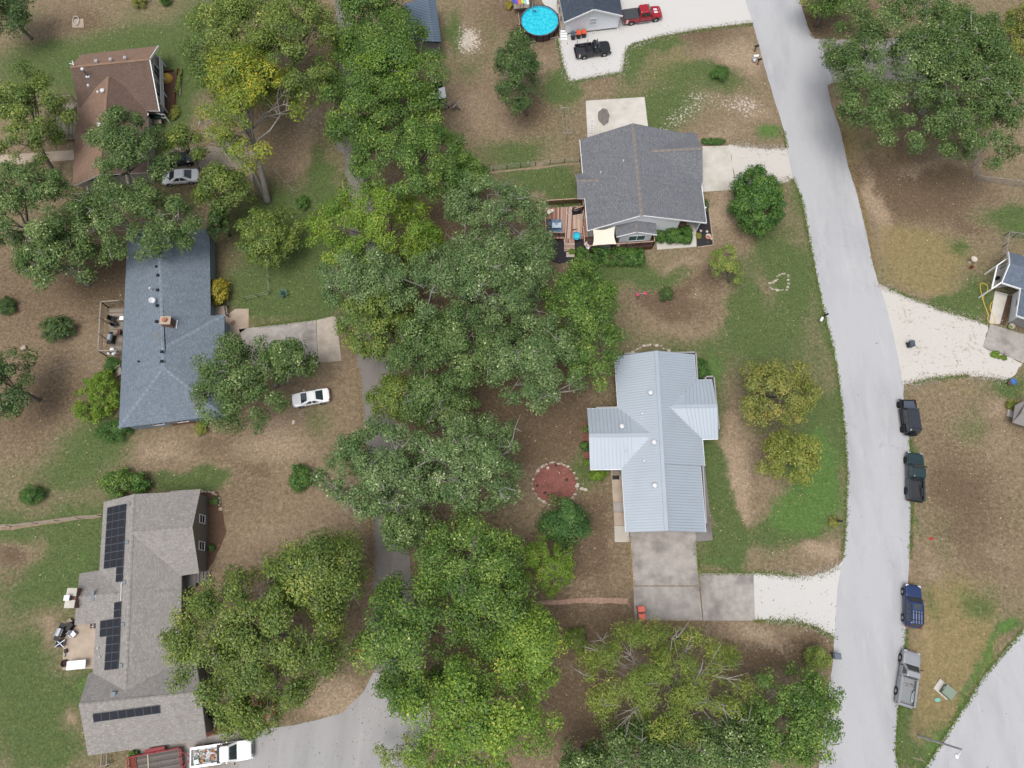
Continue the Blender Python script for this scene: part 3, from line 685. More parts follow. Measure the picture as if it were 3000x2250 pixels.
for a, b, rr, z in ((wnw, wsw, wr, wz), (xne, xse, xr, 3.95), (nw, ne, rn, R0), (sw, se, rs, R0)):
    m_ = (a + b) / 2; inn = Vector((P(1930, 1300).x, P(1930, 1300).y, 0))
    off = (Vector((inn.x, inn.y, 0)) - Vector((m_.x, m_.y, 0))).normalized() * 0.4
    wall(hm, a.lerp(b, .06) + off, a.lerp(b, .94) + off, E0 - 0.15, E0 - 0.1, SIDING_GREY, apex=(0.5, z - 0.25), name='gable', inward=inn)
for q in ((1904.6, 1152), (1821, 1250), (1915, 1297), (1917, 1423)):
    pl = (nw, rn, sw) if q[0] != 1821 else (wnw, wr, wni)
    turbine(hm, on_plane(q[0], q[1], *pl))
for q in ((1880, 1214), (1886, 1352)): pipe(hm, on_plane(*q, nw, rn, sw), 0.4, 0.12, WHITE_METAL)
pipe(hm, on_plane(1834, 1323, wsw, wr, wsi), 0.3, 0.07, WHITE_METAL)
st = thing('porch_steps', 'small grey wooden landing with steps beside the west wing of the metal roofed house', 'steps', P(1805, 1384))
for i in range(3):
    MB().box(P(1806, 1381 + i * 4.5) + Vector((0, 0, 0.42 - i * 0.13)), (1.0, 0.2, 0.05)).build('tread', WOOD_GREY, st)
MB().box(P(1806, 1387) + Vector((0, 0, 0.15)), (0.94, 0.55, 0.3)).build('frame', WOOD_GREY, st)
tag(MB().box(P(1804, 1399) + Vector((0, 0, 0.055)), (0.85, 0.5, 0.03)).build('doormat', BLACK), 'black rubber doormat lying on the concrete walk below the small steps', 'doormat')

# ================================================================ grey shingle house with the white gable and decks
SH_C = shingle('slate_shingles', C(124, 127, 133), C(106, 109, 115), C(144, 146, 151), speck=C(168, 165, 162))
RC = [plain('ridge_tan', C(142, 135, 129), 0.9, 0.2), plain('ridge_brown', C(130, 123, 119), 0.9, 0.2), plain('ridge_grey', C(134, 128, 124), 0.9, 0.2)]
hc = thing('house', 'grey shingled house with tan ridge cap, white gable and sail shaded decks', 'house', P(1880, 540))
EZ, RZ = 2.9, 5.3
cnw, crn, crs, csw = P(1699, 409, EZ), P(1854, 361, RZ), P(1880, 631, RZ), P(1721.5, 676, EZ)
cne, cse = P(2034, 397, EZ), P(2070, 653, EZ)
roofs(hc, [[cnw, crn, crs, csw], [crn, cne, cse, crs]], SH_C)
gn, gs, gr, gri = P(2038, 387, EZ), P(2059, 538, EZ), P(2058, 434, 4.65), P(1890, 443.5, 4.65)
roofs(hc, [[gr, gn, P(1975, 391, EZ), gri], [gs, gr, gri, P(1985, 544, EZ)]], SH_C)
bn, bs_, br_, bri = P(1685, 509, EZ), P(1692, 581, EZ), P(1690, 529, 3.55), P(1775, 527, 3.55)
roofs(hc, [[bn, br_, bri, P(1725, 507, EZ)], [br_, bs_, P(1740, 582, EZ), bri]], SH_C)
pz = 3.75
pr0, pr1 = P(1864, 643, pz), P(1866.6, 679.6, pz)
roofs(hc, [[P(1804, 660, EZ), pr0, pr1, P(1807, 694, EZ)], [pr0, P(1921.6, 654, EZ), P(1925, 688, EZ), pr1]], SH_C)
ridge_cap(hc, crn, crs, RC, 0.27, 0.42); ridge_cap(hc, P(1900, 443, 4.67), gr, RC, 0.27, 0.42); ridge_cap(hc, br_, P(1764, 527.3, 3.57), RC, 0.27, 0.36); ridge_cap(hc, pr0, pr1, RC, 0.27, 0.3)
cin = P(1880, 540)
fp = inset([P(1699, 409, 0) + (cnw - P(1699, 409, EZ)), Vector((cne.x, cne.y, 0)), Vector((cse.x, cse.y, 0)), Vector((csw.x, csw.y, 0))], 0.0)
fp = [Vector((p.x, p.y, 0)) for p in (cnw, cne, cse, csw)]
ifp = inset(fp, 0.5)
for i in (0, 1, 3):
    wall(hc, ifp[i], ifp[(i + 1) % 4], 0, EZ - 0.02, SIDING_W, inward=cin)
sA, sB = ifp[3], ifp[2]
ap = (crs - csw).length; ts = (Vector((crs.x, crs.y, 0)) - Vector((csw.x, csw.y, 0))).dot((fp[2] - fp[3]).normalized()) / (fp[2] - fp[3]).length
east_cut = sA.lerp(sB, 0.80)
wall(hc, sA, sB, EZ - 0.02, EZ, SIDING_W, apex=(ts, RZ - 0.25), name='gable', inward=cin)
wall(hc, sA, east_cut, 0, EZ - 0.03, SIDING_W, inward=cin)
nA, nB = ifp[0], ifp[1]
wall(hc, nA, nB, EZ - 0.02, EZ, SIDING_W, apex=(0.48, RZ - 0.25), name='gable', inward=cin)
for p in (P(2040, 662), P(2052, 640)):
    MB().box(p + Vector((0, 0, 1.4)), (0.16, 0.16, 2.8)).build('porch_post', WHITE, hc)
pA, pB = P(1812, 711, 0.75), P(1904, 705, 0.75)
pin = P(1866, 660)
wall(hc, pA, pB, 0.7, EZ - 0.05, SIDING_W, apex=(0.55, pz - 0.22), inward=pin)
wall(hc, pA, P(1808, 672, .75), 0.7, EZ - 0.05, SIDING_W, inward=pin); wall(hc, pB, P(1899, 666, .75), 0.7, EZ - 0.05, SIDING_W, inward=pin)
window(hc, pA, pB, 0.54, 1.75, 2.1, 1.2, P(1866, 760), GLASS_GREEN, 'slider')
def fpath(parent, pts, mat=WHITE, w=0.06, h=0.2):
    for a, b in zip(pts[:-1], pts[1:]): MB().beam(Vector(a) - Vector((0, 0, 0.1)), Vector(b) - Vector((0, 0, 0.1)), w, h).build('fascia', mat, parent)
fpath(hc, [csw, crs, cse]); fpath(hc, [P(1807, 694, EZ), pr1, P(1925, 688, EZ)]); gutter(hc, [cnw, csw]); gutter(hc, [P(2056, 545, EZ), cse]); gutter(hc, [gn, gs])
for q in ((1825, 475), (1759, 509)): pipe(hc, on_plane(*q, cnw, crn, csw), 0.45, 0.09, WHITE_METAL)
# house deck: porch of dark boards at the south, board deck at the west
def board_field(parent, poly_px, z, along, wid, mats, gap=0.012, name='deck_board', th=0.04):
    """boards laid in a four-sided field: corners a b c d, boards run from side ab to side dc"""
    a, b, c, d = [P(*p, z) for p in poly_px]
    n = max(1, int((b - a).length / wid))
    for i in range(n):
        t0, t1 = i / n, (i + 1) / n - gap / max(0.2, (b - a).length)
        p = [a.lerp(b, t0), a.lerp(b, t1), d.lerp(c, t1), d.lerp(c, t0)]
        MB().slab(p, th).build(name, random.choice(mats), parent)
def railing(parent, pts, z0, h, mat, top, gap=0.3, name='railing', post=0.1, bal=0.035):
    for a, b in zip(pts[:-1], pts[1:]):
        a, b = Vector((a.x, a.y, z0)), Vector((b.x, b.y, z0))
        MB().beam(a + Vector((0, 0, h)), b + Vector((0, 0, h)), 0.14, 0.04).build('rail', top, parent)
        mb = MB(); L = (b - a).length; n = max(2, int(L / gap))
        mb.beam(a + Vector((0, 0, 0.12)), b + Vector((0, 0, 0.12)), 0.04, 0.08)
        for i in range(1, n):
            p = a.lerp(b, i / n); mb.beam(p + Vector((0, 0, 0.1)), p + Vector((0, 0, h)), bal, bal)
        o = mb.build('baluster_row', mat, parent); o['kind'] = 'stuff'
        k = max(1, int(L / 1.8))
        for i in range(k + 1):
            p = a.lerp(b, i / k); MB().box(p + Vector((0, 0, h / 2 - z0 / 2 + 0.02)), (post, post, h + z0)).build('post', mat, parent)
RUST = [BOARDS[0], BOARDS[1], BOARDS[3], BOARDS[1], BOARDS[2], BOARDS[0]]
DKB = [WOOD_DARK, plain('dark_board_b', C(86, 64, 58), 0.7, 0.2, 5)]
dk = thing('deck', 'two level stained wood deck with brown railings wrapping the corner of the white gabled house', 'deck', P(1700, 690))
board_field(dk, [(1599, 610), (1723, 602), (1712, 700), (1601, 699)], 0.55, 0, 0.16, RUST)
board_field(dk, [(1652, 696), (1683, 696), (1684, 711), (1652, 712)], 0.5, 0, 0.16, RUST)
for i in range(4):
    c0 = P(1668, 714.5 + i * 6.2, 0.40 - i * 0.12)
    MB().box(c0, (1.4, 0.32, 0.05)).build('step', BOARDS[0] if i % 2 == 0 else BOARDS[3], dk)
    MB().box(c0 + Vector((0, 0.12, -0.09)), (1.36, 0.04, 0.14)).build('riser', WOOD_DARK, dk)
board_field(dk, [(1708, 694), (1708, 733), (1911, 721), (1908, 690)], 0.75, 0, 0.16, DKB)
board_field(dk, [(1700, 640), (1726, 640), (1724, 694), (1704, 694)], 0.78, 0, 0.16, [BOARDS[1], BOARDS[2], BOARDS[3]])
for i in range(4):
    MB().box(P(1683.5 + i * 6.2, 655, 0.62 + i * 0.1), (0.34, 2.6 + 0.12 * i, 0.05), rz=-0.02).build('stair_tread', BOARDS[3] if i % 2 else BOARDS[0], dk)
MB().box(P(1693, 672.5, 0.62), (1.5, 0.08, 0.35), rz=0.12).build('stair_side', plain('oxblood_paint', C(92, 34, 40), 0.6, 0.2), dk)
railing(dk, [P(1704, 600), P(1594, 607), P(1598, 699), P(1652, 699)], 0.55, 1.1, WOOD_BROWN, BOARDS[3], 0.16, bal=0.11)
railing(dk, [P(1704, 600), P(1706, 622), P(1679, 632)], 0.55, 1.1, WOOD_BROWN, BOARDS[3], 0.16, bal=0.09)
railing(dk, [P(1705, 680), P(1710, 739), P(1911, 725), P(1908, 700)], 0.75, 0.95, WOOD_DARK, BOARDS[3], 0.2)
for nm, a, b, z in (('skirt', (1598, 700), (1652, 700), 0.5), ('skirt', (1710, 740), (1911, 726), 0.7)):
    MB().beam(P(*a, z / 2), P(*b, z / 2), 0.05, z).build(nm, WOOD_BROWN, dk)
# shade sail with curved edges
s4 = [P(1736, 673.5, 3.0), P(1802, 664, 3.0), P(1806, 716.5, 2.5), P(1735, 721.5, 2.5)]
N_ = 14
pts = []
for j in range(N_ + 1):
    for i in range(N_ + 1):
        u, v = i / N_, j / N_
        uu = u + (0.5 - u) * 0.13 * (4 * v * (1 - v)); vv = v + (0.5 - v) * 0.13 * (4 * u * (1 - u))
        p = s4[0].lerp(s4[1], uu).lerp(s4[3].lerp(s4[2], uu), vv)
        p.z += 0.25 * (2 * abs(uu - .5) * 2 * abs(vv - .5)) - 0.1
        pts.append(p)
mb = MB(); mb.add(pts, [[j * (N_ + 1) + i, (j + 1) * (N_ + 1) + i, (j + 1) * (N_ + 1) + i + 1, j * (N_ + 1) + i + 1] for j in range(N_) for i in range(N_)])
sail = thing('shade_sail', 'cream fabric shade sail stretched over the dark porch deck', 'shade sail', P(1770, 700))
mb.build('fabric', plain('cream_fabric', C(238, 232, 216), 0.8, 0.03, 2), sail, smooth=True)
for q in (s4[2], s4[3]): MB().tube([Vector((q.x, q.y, 0)), q + Vector((0, 0, 0.15))], 0.05, 6).build('post', WOOD_BROWN, sail)

# ================================================================ white house with the pool
SH_W = shingle('charcoal_shingles', C(74, 84, 98), C(62, 72, 86), C(92, 101, 114), speck=C(104, 112, 124))
hw = thing('house', 'white sided house with a charcoal shingle gable roof beside the round pool', 'house', P(1740, 40))
W0 = 2.8
ww, wrs, we = P(1653, 65.5, W0), P(1740, 27, 4.7), P(1824.7, 46, W0)
ww2, wrn, we2 = P(1622, -90, W0), P(1718, -125, 4.7), P(1800, -105, W0)
roofs(hw, [[ww, wrs, wrn, ww2], [wrs, we, we2, wrn]], SH_W)
ridge_cap(hw, wrs, wrn, [plain('charcoal_cap', C(70, 80, 94), 0.9, 0.2)], 0.3, 0.3)
hfp = inset([Vector((p.x, p.y, 0)) for p in (ww, we, we2, ww2)], 0.42)
win = P(1740, 0)
for i in (1, 2, 3): wall(hw, hfp[i], hfp[(i + 1) % 4], 0, W0 - 0.03, SIDING_W, inward=win)
vm, vnt, vbs = _nt('white_board_siding')
vx = nd(vnt, 'ShaderNodeSeparateXYZ'); vnt.links.new(nd(vnt, 'ShaderNodeNewGeometry').outputs['Position'], vx.inputs[0])
bump(vnt, vbs, maprange(vnt, math_(vnt, 'FRACT', math_(vnt, 'DIVIDE', vx.outputs[0], 0.3)), 0.0, 0.12), 0.6, 0.02)
vbs.inputs['Base Color'].default_value = C(232, 236, 241, .88); vbs.inputs['Roughness'].default_value = 0.55
wall(hw, hfp[0], hfp[1], 0.25, W0, vm, apex=(0.515, 4.45), inward=win)
wall(hw, hfp[0], hfp[1], 0.0, 0.24, CONCRETE_GREY, name='foundation', inward=win)
fpath(hw, [ww, wrs, we], WHITE, 0.07, 0.22)
window(hw, hfp[0], hfp[1], 0.51, 1.9, 0.9, 1.1, P(1740, 200), plain('pale_blind', C(205, 212, 214), 0.4, 0.05), 'sash')
MB().lathe(hfp[0].lerp(hfp[1], 0.515) + Vector((0, -0.04, 4.05)), [(0.0, -0.03), (0.17, -0.03), (0.2, 0.03)], 8, axis='Y').build('gable_vent', DARK, hw)
MB().tube([we + Vector((-0.35, 0.3, 0)), Vector((hfp[1].x + 0.06, hfp[1].y - 0.06, 2.3)), Vector((hfp[1].x + 0.06, hfp[1].y - 0.06, 0.1)), Vector((hfp[1].x + 0.3, hfp[1].y - 0.5, 0.06))], 0.05, 6).build('downspout', WHITE, hw)
sd_ = thing('side_deck', 'narrow pale deck with white steps between the pool and the white house', 'deck', P(1650, 80))
board_field(sd_, [(1632, 0), (1648, 0), (1662, 86), (1643, 86)], 0.62, 0, 0.16, [CONCRETE_TAN, plain('pale_deck', C(190, 182, 170), 0.8, 0.15, 5)])
for i in range(4):
    c0 = P(1652, 91 + i * 7.5, 0.5 - i * 0.14)
    MB().box(c0, (1.0, 0.36, 0.05)).build('tread', WHITE, sd_)
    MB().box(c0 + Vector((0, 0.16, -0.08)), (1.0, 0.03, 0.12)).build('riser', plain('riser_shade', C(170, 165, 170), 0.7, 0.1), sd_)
for q in ((1633, 20), (1638, 45), (1642, 70)): MB().box(P(*q) + Vector((0, 0, 0.75)), (0.1, 0.1, 1.5)).build('post', WOOD_BROWN, sd_)
MB().beam(P(1632, 10, 1.5), P(1642.5, 78, 1.5), 0.08, 0.06).build('rail', WOOD_GREY, sd_)
# pool
pc = P(1581, 60, 1.25); R_ = 2.78
PW = plain('brown_pool_wall', C(82, 66, 66), 0.5, 0.15, 2)
pool = thing('swimming_pool', 'round above-ground pool of bright cyan water with dark brown wall panels', 'pool', (pc.x, pc.y, 0))
c00 = Vector((pc.x, pc.y, 0))
NP = 18
for i in range(NP):
    a0, a1 = 2 * math.pi * (i + 0.03) / NP, 2 * math.pi * (i + 0.97) / NP
    q = [c00 + Vector((R_ * math.cos(a), R_ * math.sin(a), 0)) for a in (a0, (a0 + a1) / 2, a1)]
    mb = MB()
    for u, w_ in ((q[0], q[1]), (q[1], q[2])):
        mb.add([u + Vector((0, 0, .02)), w_ + Vector((0, 0, .02)), w_ + Vector((0, 0, 1.25)), u + Vector((0, 0, 1.25))], [[0, 1, 2, 3]])
    mb.build('wall_panel', PW, pool)
    a = 2 * math.pi * i / NP
    MB().box(c00 + Vector(((R_ + 0.03) * math.cos(a), (R_ + 0.03) * math.sin(a), 0.65)), (0.1, 0.16, 1.3), rz=a).build('upright', DARK, pool)
MB().lathe(c00, [(R_ - 0.06, 1.22), (R_ - 0.06, 1.3), (R_ + 0.1, 1.3), (R_ + 0.1, 1.22)], 48).build('rim', plain('pool_rim', C(92, 78, 84), 0.5, 0.1), pool)
MB().lathe(c00, [(R_ - 0.07, 1.29), (R_ - 0.08, 0.2), (0.0, 0.2)], 48).build('liner', plain('pool_liner', C(105, 205, 228), 0.5, 0.12, 3.0), pool)
wm, wnt_, wbs = _nt('pool_water')
wbs.inputs['Base Color'].default_value = C(20, 196, 222); wbs.inputs['Roughness'].default_value = 0.06
wc = mixc(wnt_, maprange(wnt_, noise(wnt_, 2.2, 4, 0.6), 0.35, 0.7), C(10, 186, 214), C(66, 216, 234))
wc = mixc(wnt_, maprange(wnt_, noise(wnt_, 9, 2, 0.5), 0.6, 0.72, 0, 0.5), wc, C(130, 232, 242))
wnt_.links.new(wc, wbs.inputs['Base Color']); bump(wnt_, wbs, noise(wnt_, 3.5, 3), 0.25, 0.05)
MB().lathe(c00, [(R_ - 0.08, 0.98), (0.0, 0.98)], 48).build('water', wm, pool)
lad = thing('pool_ladder', 'pale blue ladder standing in the far left side of the round pool', 'ladder', P(1565, 24, 1.0))
for s in (-0.25, 0.25):
    MB().tube([P(1565, 28, 0.7) + Vector((s, -0.3, 0)), P(1565, 28, 2.0) + Vector((s, 0, 0)), P(1565, 20, 2.0) + Vector((s, 0.3, 0)), P(1563, 10, 0.3) + Vector((s, 0.5, 0))], 0.035, 6).build('rail', plain('ladder_blue', C(120, 170, 200), 0.5, 0.1), lad)
for k in range(4): MB().beam(P(1565, 28, 0.8 + k * .25) + Vector((-0.25, -0.2 + .05 * k, 0)), P(1565, 28, 0.8 + k * .25) + Vector((0.25, -0.2 + .05 * k, 0)), 0.1, 0.03).build('step', _MC['ladder_blue'], lad)
sheet('mulch_bed', '1518,40 1545,25 1635,40 1640,110 1600,122 1560,125 1530,110', 0.012, DIRT_BED, 0.05)
for a, b in (((1518, 35), (1528, 108)), ((1528, 108), (1548, 125)), ((1556, 124), (1636, 109))):
    tag(MB().beam(P(*a, 0.09), P(*b, 0.09), 0.16, 0.18).build('landscape_timber', WOOD_GREY), 'grey timber edging laid along the %s of the pool' % {1518: 'left side', 1528: 'lower left corner', 1556: 'lower side'}[a[0]], 'timber', 'timbers edging the pool')
pd = thing('pool_deck', 'small wooden pool deck hung with striped towels at the top edge', 'deck', P(1525, 10))
board_field(pd, [(1503, -40), (1552, -40), (1551, 22), (1505, 26)], 1.2, 0, 0.15, GREY_BOARDS)
MB().beam(P(1505, 27, 0.95), P(1551, 23, 0.95), 0.08, 0.3).build('skirt', WOOD_GREY, pd)
railing(pd, [P(1551, 24), P(1552, -30)], 1.2, 0.9, WOOD_GREY, GREY_BOARDS[2], 0.2)
TW = [plain('towel_%s' % n, c, 0.9, 0.15, 5) for n, c in (('blue', C(60, 90, 190)), ('violet', C(120, 90, 190)), ('orange', C(226, 130, 70)), ('lime', C(200, 214, 90)), ('aqua', C(150, 210, 200)), ('white', C(230, 232, 236)))]
tw = thing('striped_towel', 'rainbow striped towel spread on the pool deck at the top edge', 'towel', P(1525, 6, 1.25))
for i in range(6):
    MB().box(P(1506 + 8 * i, 3 + 1.5 * (i % 3), 1.24), (0.36, 0.9, 0.03), rz=0.15).build('stripe', TW[i], tw)

# ================================================================ tan roofed house with the lattice balcony
SH_T = shingle('tan_shingles', C(150, 124, 108), C(134, 110, 96), C(168, 140, 120))
SH_TD = shingle('tan_shingles_shaded', C(118, 99, 90), C(104, 88, 80), C(136, 114, 102))  # darker copy of the tan shingles: slope shade put into the colour
ht = thing('house', 'tall tan shingled house with an overhanging gable above a white lattice balcony', 'house', P(330, 300))
T0, T1 = 3.0, 5.9
trw, tre = P(206, 195.6, T1), P(438.5, 172.7, T1)
tnw, tne, tse, tsw = P(238, 160, T0), P(464, 134, T0), P(467, 324.6, T0), P(232, 318, T0)
roofs(ht, [[tnw, tne, tre, trw]], SH_T, fascia=WHITE); roofs(ht, [[trw, tre, tse, tsw]], SH_TD, fascia=WHITE)
ur, us = P(315.5, 224, 5.35), P(290, 512, 5.35)
roofs(ht, [[ur, us, P(212, 545, 2.7), P(226, 308, 2.7)]], SH_T); roofs(ht, [[ur, P(433.5, 292, 2.9), P(432, 505, 2.9), us]], SH_TD)
ridge_cap(ht, trw, tre, [plain('tan_cap', C(150, 122, 104), 0.9, 0.2)], 0.3, 0.34); ridge_cap(ht, ur, us, [_MC['tan_cap']], 0.3, 0.34)
tfp = [Vector((p.x, p.y, 0)) for p in (tnw, tne, tse, tsw)]
tfp = [tfp[0].lerp(tfp[1], .04), tfp[1].lerp(tfp[0], .075), tfp[2].lerp(tfp[3], .075), tfp[3].lerp(tfp[2], .04)]
tfp = [tfp[0].lerp(tfp[3], .06), tfp[1].lerp(tfp[2], .06), tfp[2].lerp(tfp[1], .06), tfp[3].lerp(tfp[0], .06)]
tin = P(330, 300)
for i in (0, 2, 3): wall(ht, tfp[i], tfp[(i + 1) % 4], 0, T0 - 0.05, SIDING_T, inward=tin)
wall(ht, tfp[1], tfp[2], 0, T0, SIDING_T, apex=(0.5, T1 - 0.35), inward=tin)
for s, z, w_, h_, k in ((0.3, 2.0, 1.6, 1.7, 'slider'), (0.68, 2.0, 0.9, 1.8, 'plain')):
    window(ht, tfp[1], tfp[2], s, z, w_, h_, P(700, 300), GLASS, k)
fpath(ht, [tne, tre, tse], WHITE, 0.1, 0.26)
ufp = [Vector((P(x, y, z).x, P(x, y, z).y, 0)) for x, y, z in ((240, 320, 2.7), (424, 300, 2.9), (424, 500, 2.9), (224, 535, 2.7))]
walls(ht, ufp, 0, 2.6, SIDING_T)
window(ht, ufp[1], ufp[2], 0.1, 1.9, 1.0, 2.0, P(700, 300), DARK, 'plain')
for i in range(7): MB().box(P(434, 294 + i * 8.2, 2.92), (0.1, 0.32, 0.1)).build('eave_light', WHITE if i % 2 else DARK, ht)
pp = on_plane(257.6, 223.3, trw, tre, tsw)
MB().tube([pp, pp + Vector((0, 0, 1.25))], 0.12, 8).build('flue_pipe', plain('flue_steel', C(150, 160, 178), 0.35, 0.1, metal=0.6), ht)
MB().lathe(pp + Vector((0, 0, 1.25)), [(0.12, 0), (0.22, 0.02), (0.2, 0.2), (0, 0.28)], 10).build('flue_cap', WHITE_METAL, ht)
MB().box(pp, (0.5, 0.5, 0.12)).build('flashing', WHITE_METAL, ht)
for x in (281, 323, 365.5): box_vent(ht, P(x, 184 - (x - 281) * 0.12, T1 - 0.1) + Vector((0, 0.25, 0)), plain('grey_vent', C(176, 170, 170), 0.5, 0.1), 0.5)
for q in ((303.5, 269.5), (295, 369)): turbine(ht, on_plane(*q, ur, us, P(226, 308, 2.7)))
box_vent(ht, on_plane(259, 251, trw, tre, tsw), WHITE_METAL, 0.3); box_vent(ht, on_plane(287, 270, ur, us, P(226, 308, 2.7)), WHITE_METAL, 0.3)
dz = thing('television_antenna', 'bent white antenna bracket on the west gable tip of the tan roof', 'antenna', P(214, 190, T1))
MB().tube([P(216, 192, T1), P(212, 178, T1 + 0.3)], 0.07, 6).build('mast', WHITE_METAL, dz); MB().tube([P(214, 188, T1 + .1), P(203, 186, T1 + 0.2)], 0.06, 6).build('arm', WHITE_METAL, dz)
# balcony
bl = thing('balcony', 'white balcony with a lattice railing on tall posts under the east gable', 'balcony', P(480, 250))
BZ = 0.95
b1, b2 = P(467, 165, BZ + 1), P(472, 304, BZ + 1)
b1.z = b2.z = BZ
b0, b3 = b1 + Vector((-1.6, -.1, 0)), b2 + Vector((-1.6, -.1, 0))
board_field(bl, [(456, 186), (461, 326), (481, 326), (476, 188)], BZ, 0, 0.16, [WHITE, plain('pale_grey_board', C(190, 190, 192), 0.7, 0.1)])
for a, b in ((b1, b2), (b0, b1), (b2, b3)):
    a_, b_ = a + Vector((0, 0, 0)), b + Vector((0, 0, 0))
    MB().beam(a_ + Vector((0, 0, 1.0)), b_ + Vector((0, 0, 1.0)), 0.12, 0.06).build('rail', WHITE, bl)
    MB().beam(a_ + Vector((0, 0, 0.08)), b_ + Vector((0, 0, 0.08)), 0.06, 0.1).build('rail', WHITE, bl)
    L = (b_ - a_).length; d = (b_ - a_).normalized(); mb = MB(); n = int(L / 0.16)
    for i in range(-6, n + 1):
        for s in (0, 1):
            x0, x1 = i * 0.16, i * 0.16 + 0.9
            z0_, z1_ = 0.1, 1.0
            if x0 < 0: z0_ += -x0; x0 = 0
            if x1 > L: z1_ -= x1 - L; x1 = L
            if x1 <= x0 or z1_ <= z0_: continue
            q0, q1 = (z0_, z1_) if s == 0 else (1.1 - z0_, 1.1 - z1_)
            mb.beam(a_ + d * x0 + Vector((0, 0, q0)), a_ + d * x1 + Vector((0, 0, q1)), 0.02, 0.075)
    if mb.v:
        o = mb.build('lattice', WHITE, bl); o['kind'] = 'stuff'
for px_, py_ in ((467, 167), (468.5, 212), (470, 257), (472, 303)):
    q = P(px_, py_, BZ + 1.0); MB().box(Vector((q.x, q.y, (BZ + 1) / 2)), (0.14, 0.14, BZ + 1.0)).build('post', WHITE, bl)
for py_ in (190, 232, 274): MB().beam(P(455, py_, BZ + 2.4), P(469, py_ + 14, BZ + 1), 0.09, 0.09).build('brace', WHITE, bl)
lw = thing('entry_deck', 'low deck with a dark green table between the tan wing and the garden bed', 'deck', P(455, 345))
board_field(lw, [(438, 328), (468, 328), (474, 362), (440, 362)], 0.9, 0, 0.16, GREY_BOARDS)
MB().box(P(456, 340, 1.35), (1.4, 0.7, 0.06)).build('table_top', plain('dark_green_paint', C(32, 58, 50), 0.5, 0.1), lw)
for dx in (-0.6, 0.6): MB().box(P(456, 340, 1.12) + Vector((dx, 0, 0)), (0.08, 0.5, 0.4)).build('table_leg', WOOD_GREY, lw)
railing(lw, [P(470, 330), P(478, 358), P(498, 360)], 0.9, 0.9, WHITE, WHITE, 0.4)
ge = thing('garden_edging', 'brown timber planter edging round the bed east of the balcony', 'edging', P(515, 280))
for a, b in (((477, 210), (508, 206)), ((520, 204), (508, 330)), ((530, 204), (528, 280)), ((520, 203), (531, 203))):
    MB().beam(P(*a, 0.12), P(*b, 0.12), 0.14, 0.24).build('timber', WOOD_BROWN if a[0] != 530 else WOOD_GREY, ge)
tag(MB().lathe(P(488, 230, 0), [(0.9, 0), (0.7, 0.35), (0.3, 0.6), (0, 0.65)], 10).build('hay_mound', plain('straw', C(196, 162, 70), 0.95, 0.3, 6)), 'yellow straw mound in the bed below the balcony', 'straw')
wd = thing('wooden_deck', 'grey wooden deck with patio furniture on the west side of the tan house', 'deck', P(195, 360))
board_field(wd, [(160, 305), (225, 300), (220, 408), (158, 410)], 0.6, 0, 0.16, GREY_BOARDS)
railing(wd, [P(226, 300), P(160, 306), P(158, 412), P(220, 410)], 0.6, 0.9, WOOD_GREY, GREY_BOARDS[2], 0.25)
MB().box(P(200, 315, 1.1), (1.6, 0.8, 0.05)).build('bench_top', GREY_BOARDS[2], wd)

# ================================================================ blue-grey shingle house with the brick chimney
SH_B = shingle('blue_grey_shingles', C(122, 134, 146), C(106, 119, 132), C(146, 157, 168), row=0.2, speck=C(160, 170, 180))
hb = thing('house', 'long blue-grey shingled hip roof house with a brick chimney', 'house', P(480, 950))
B0, B1 = 2.9, 5.0
bw0, bw1, bsE, bh, bhn, bn0 = P(374, 670, B0), P(348, 1254, B0), P(655, 1217, B0), P(479, 1075, B1), P(486, 1014, B1), P(465, 670, B1)
bc, bb, bt = P(658, 922, B0), P(617, 925, B0), P(614, 670, B0)
roofs(hb, [[bw0, bn0, bh, bw1], [bw1, bh, bsE], [bh, bhn, bc, bsE], [bhn, bb, bc], [bn0, bt, bb, bhn]], SH_B, fascia=plain('blue_trim', C(96, 108, 118), 0.6, 0.1))
CAPB = [plain('blue_cap', C(134, 146, 158), 0.9, 0.2), plain('blue_cap_b', C(124, 137, 150), 0.9, 0.2)]
for a, b in ((bn0, bh), (bh, bw1), (bh, bsE), (bhn, bc)): ridge_cap(hb, a, b, CAPB, 0.32, 0.4)
bfp = inset([Vector((p.x, p.y, 0)) for p in (bw0, bt, bb, bc, bsE, bw1)], 0.45)
bin_ = P(480, 950); nb = len(bfp)
for i in range(nb): wall(hb, bfp[i], bfp[(i + 1) % nb], 0, B0 - 0.12, SIDING_B, inward=bin_)
for s in (0.3, 0.55): window(hb, bfp[5], bfp[4], s, 1.6, 1.2, 1.2, P(480, 1500), GLASS, 'slider')
window(hb, bfp[1], bfp[2], 0.55, 1.5, 1.4, 1.3, P(900, 800), GLASS, 'slider'); window(hb, bfp[1], bfp[2], 0.95, 1.0, 0.9, 2.0, P(900, 800), DARK, 'plain', name='door')
wall(hb, bfp[4].lerp(bfp[5], .35), bfp[4].lerp(bfp[5], .6), 0, 0.8, BRICK, name='brick_base', inward=P(480, 1500), th=0.06)
gutter(hb, [bw0, bw1], DARK, 0.06); gutter(hb, [bt, bb], DARK, 0.06); gutter(hb, [bc, bsE], DARK, 0.06)
ch = on_plane(498, 950, bn0, bh, bb)
chm = MB().box(ch + Vector((0, 0, 0.2)), (1.2, 0.95, 2.0)).build('chimney', BRICK, hb, uv=True)
MB().box(ch + Vector((0, 0, 1.24)), (1.3, 1.05, 0.1)).build('cap', CONCRETE_TAN, chm)
MB().lathe(ch + Vector((0, 0, 1.29)), [(0.32, 0), (0.3, 0.25), (0.22, 0.3), (0, 0.3)], 10, sy=0.8).build('clay_pot', plain('terracotta', C(178, 112, 88), 0.8, 0.2), chm)
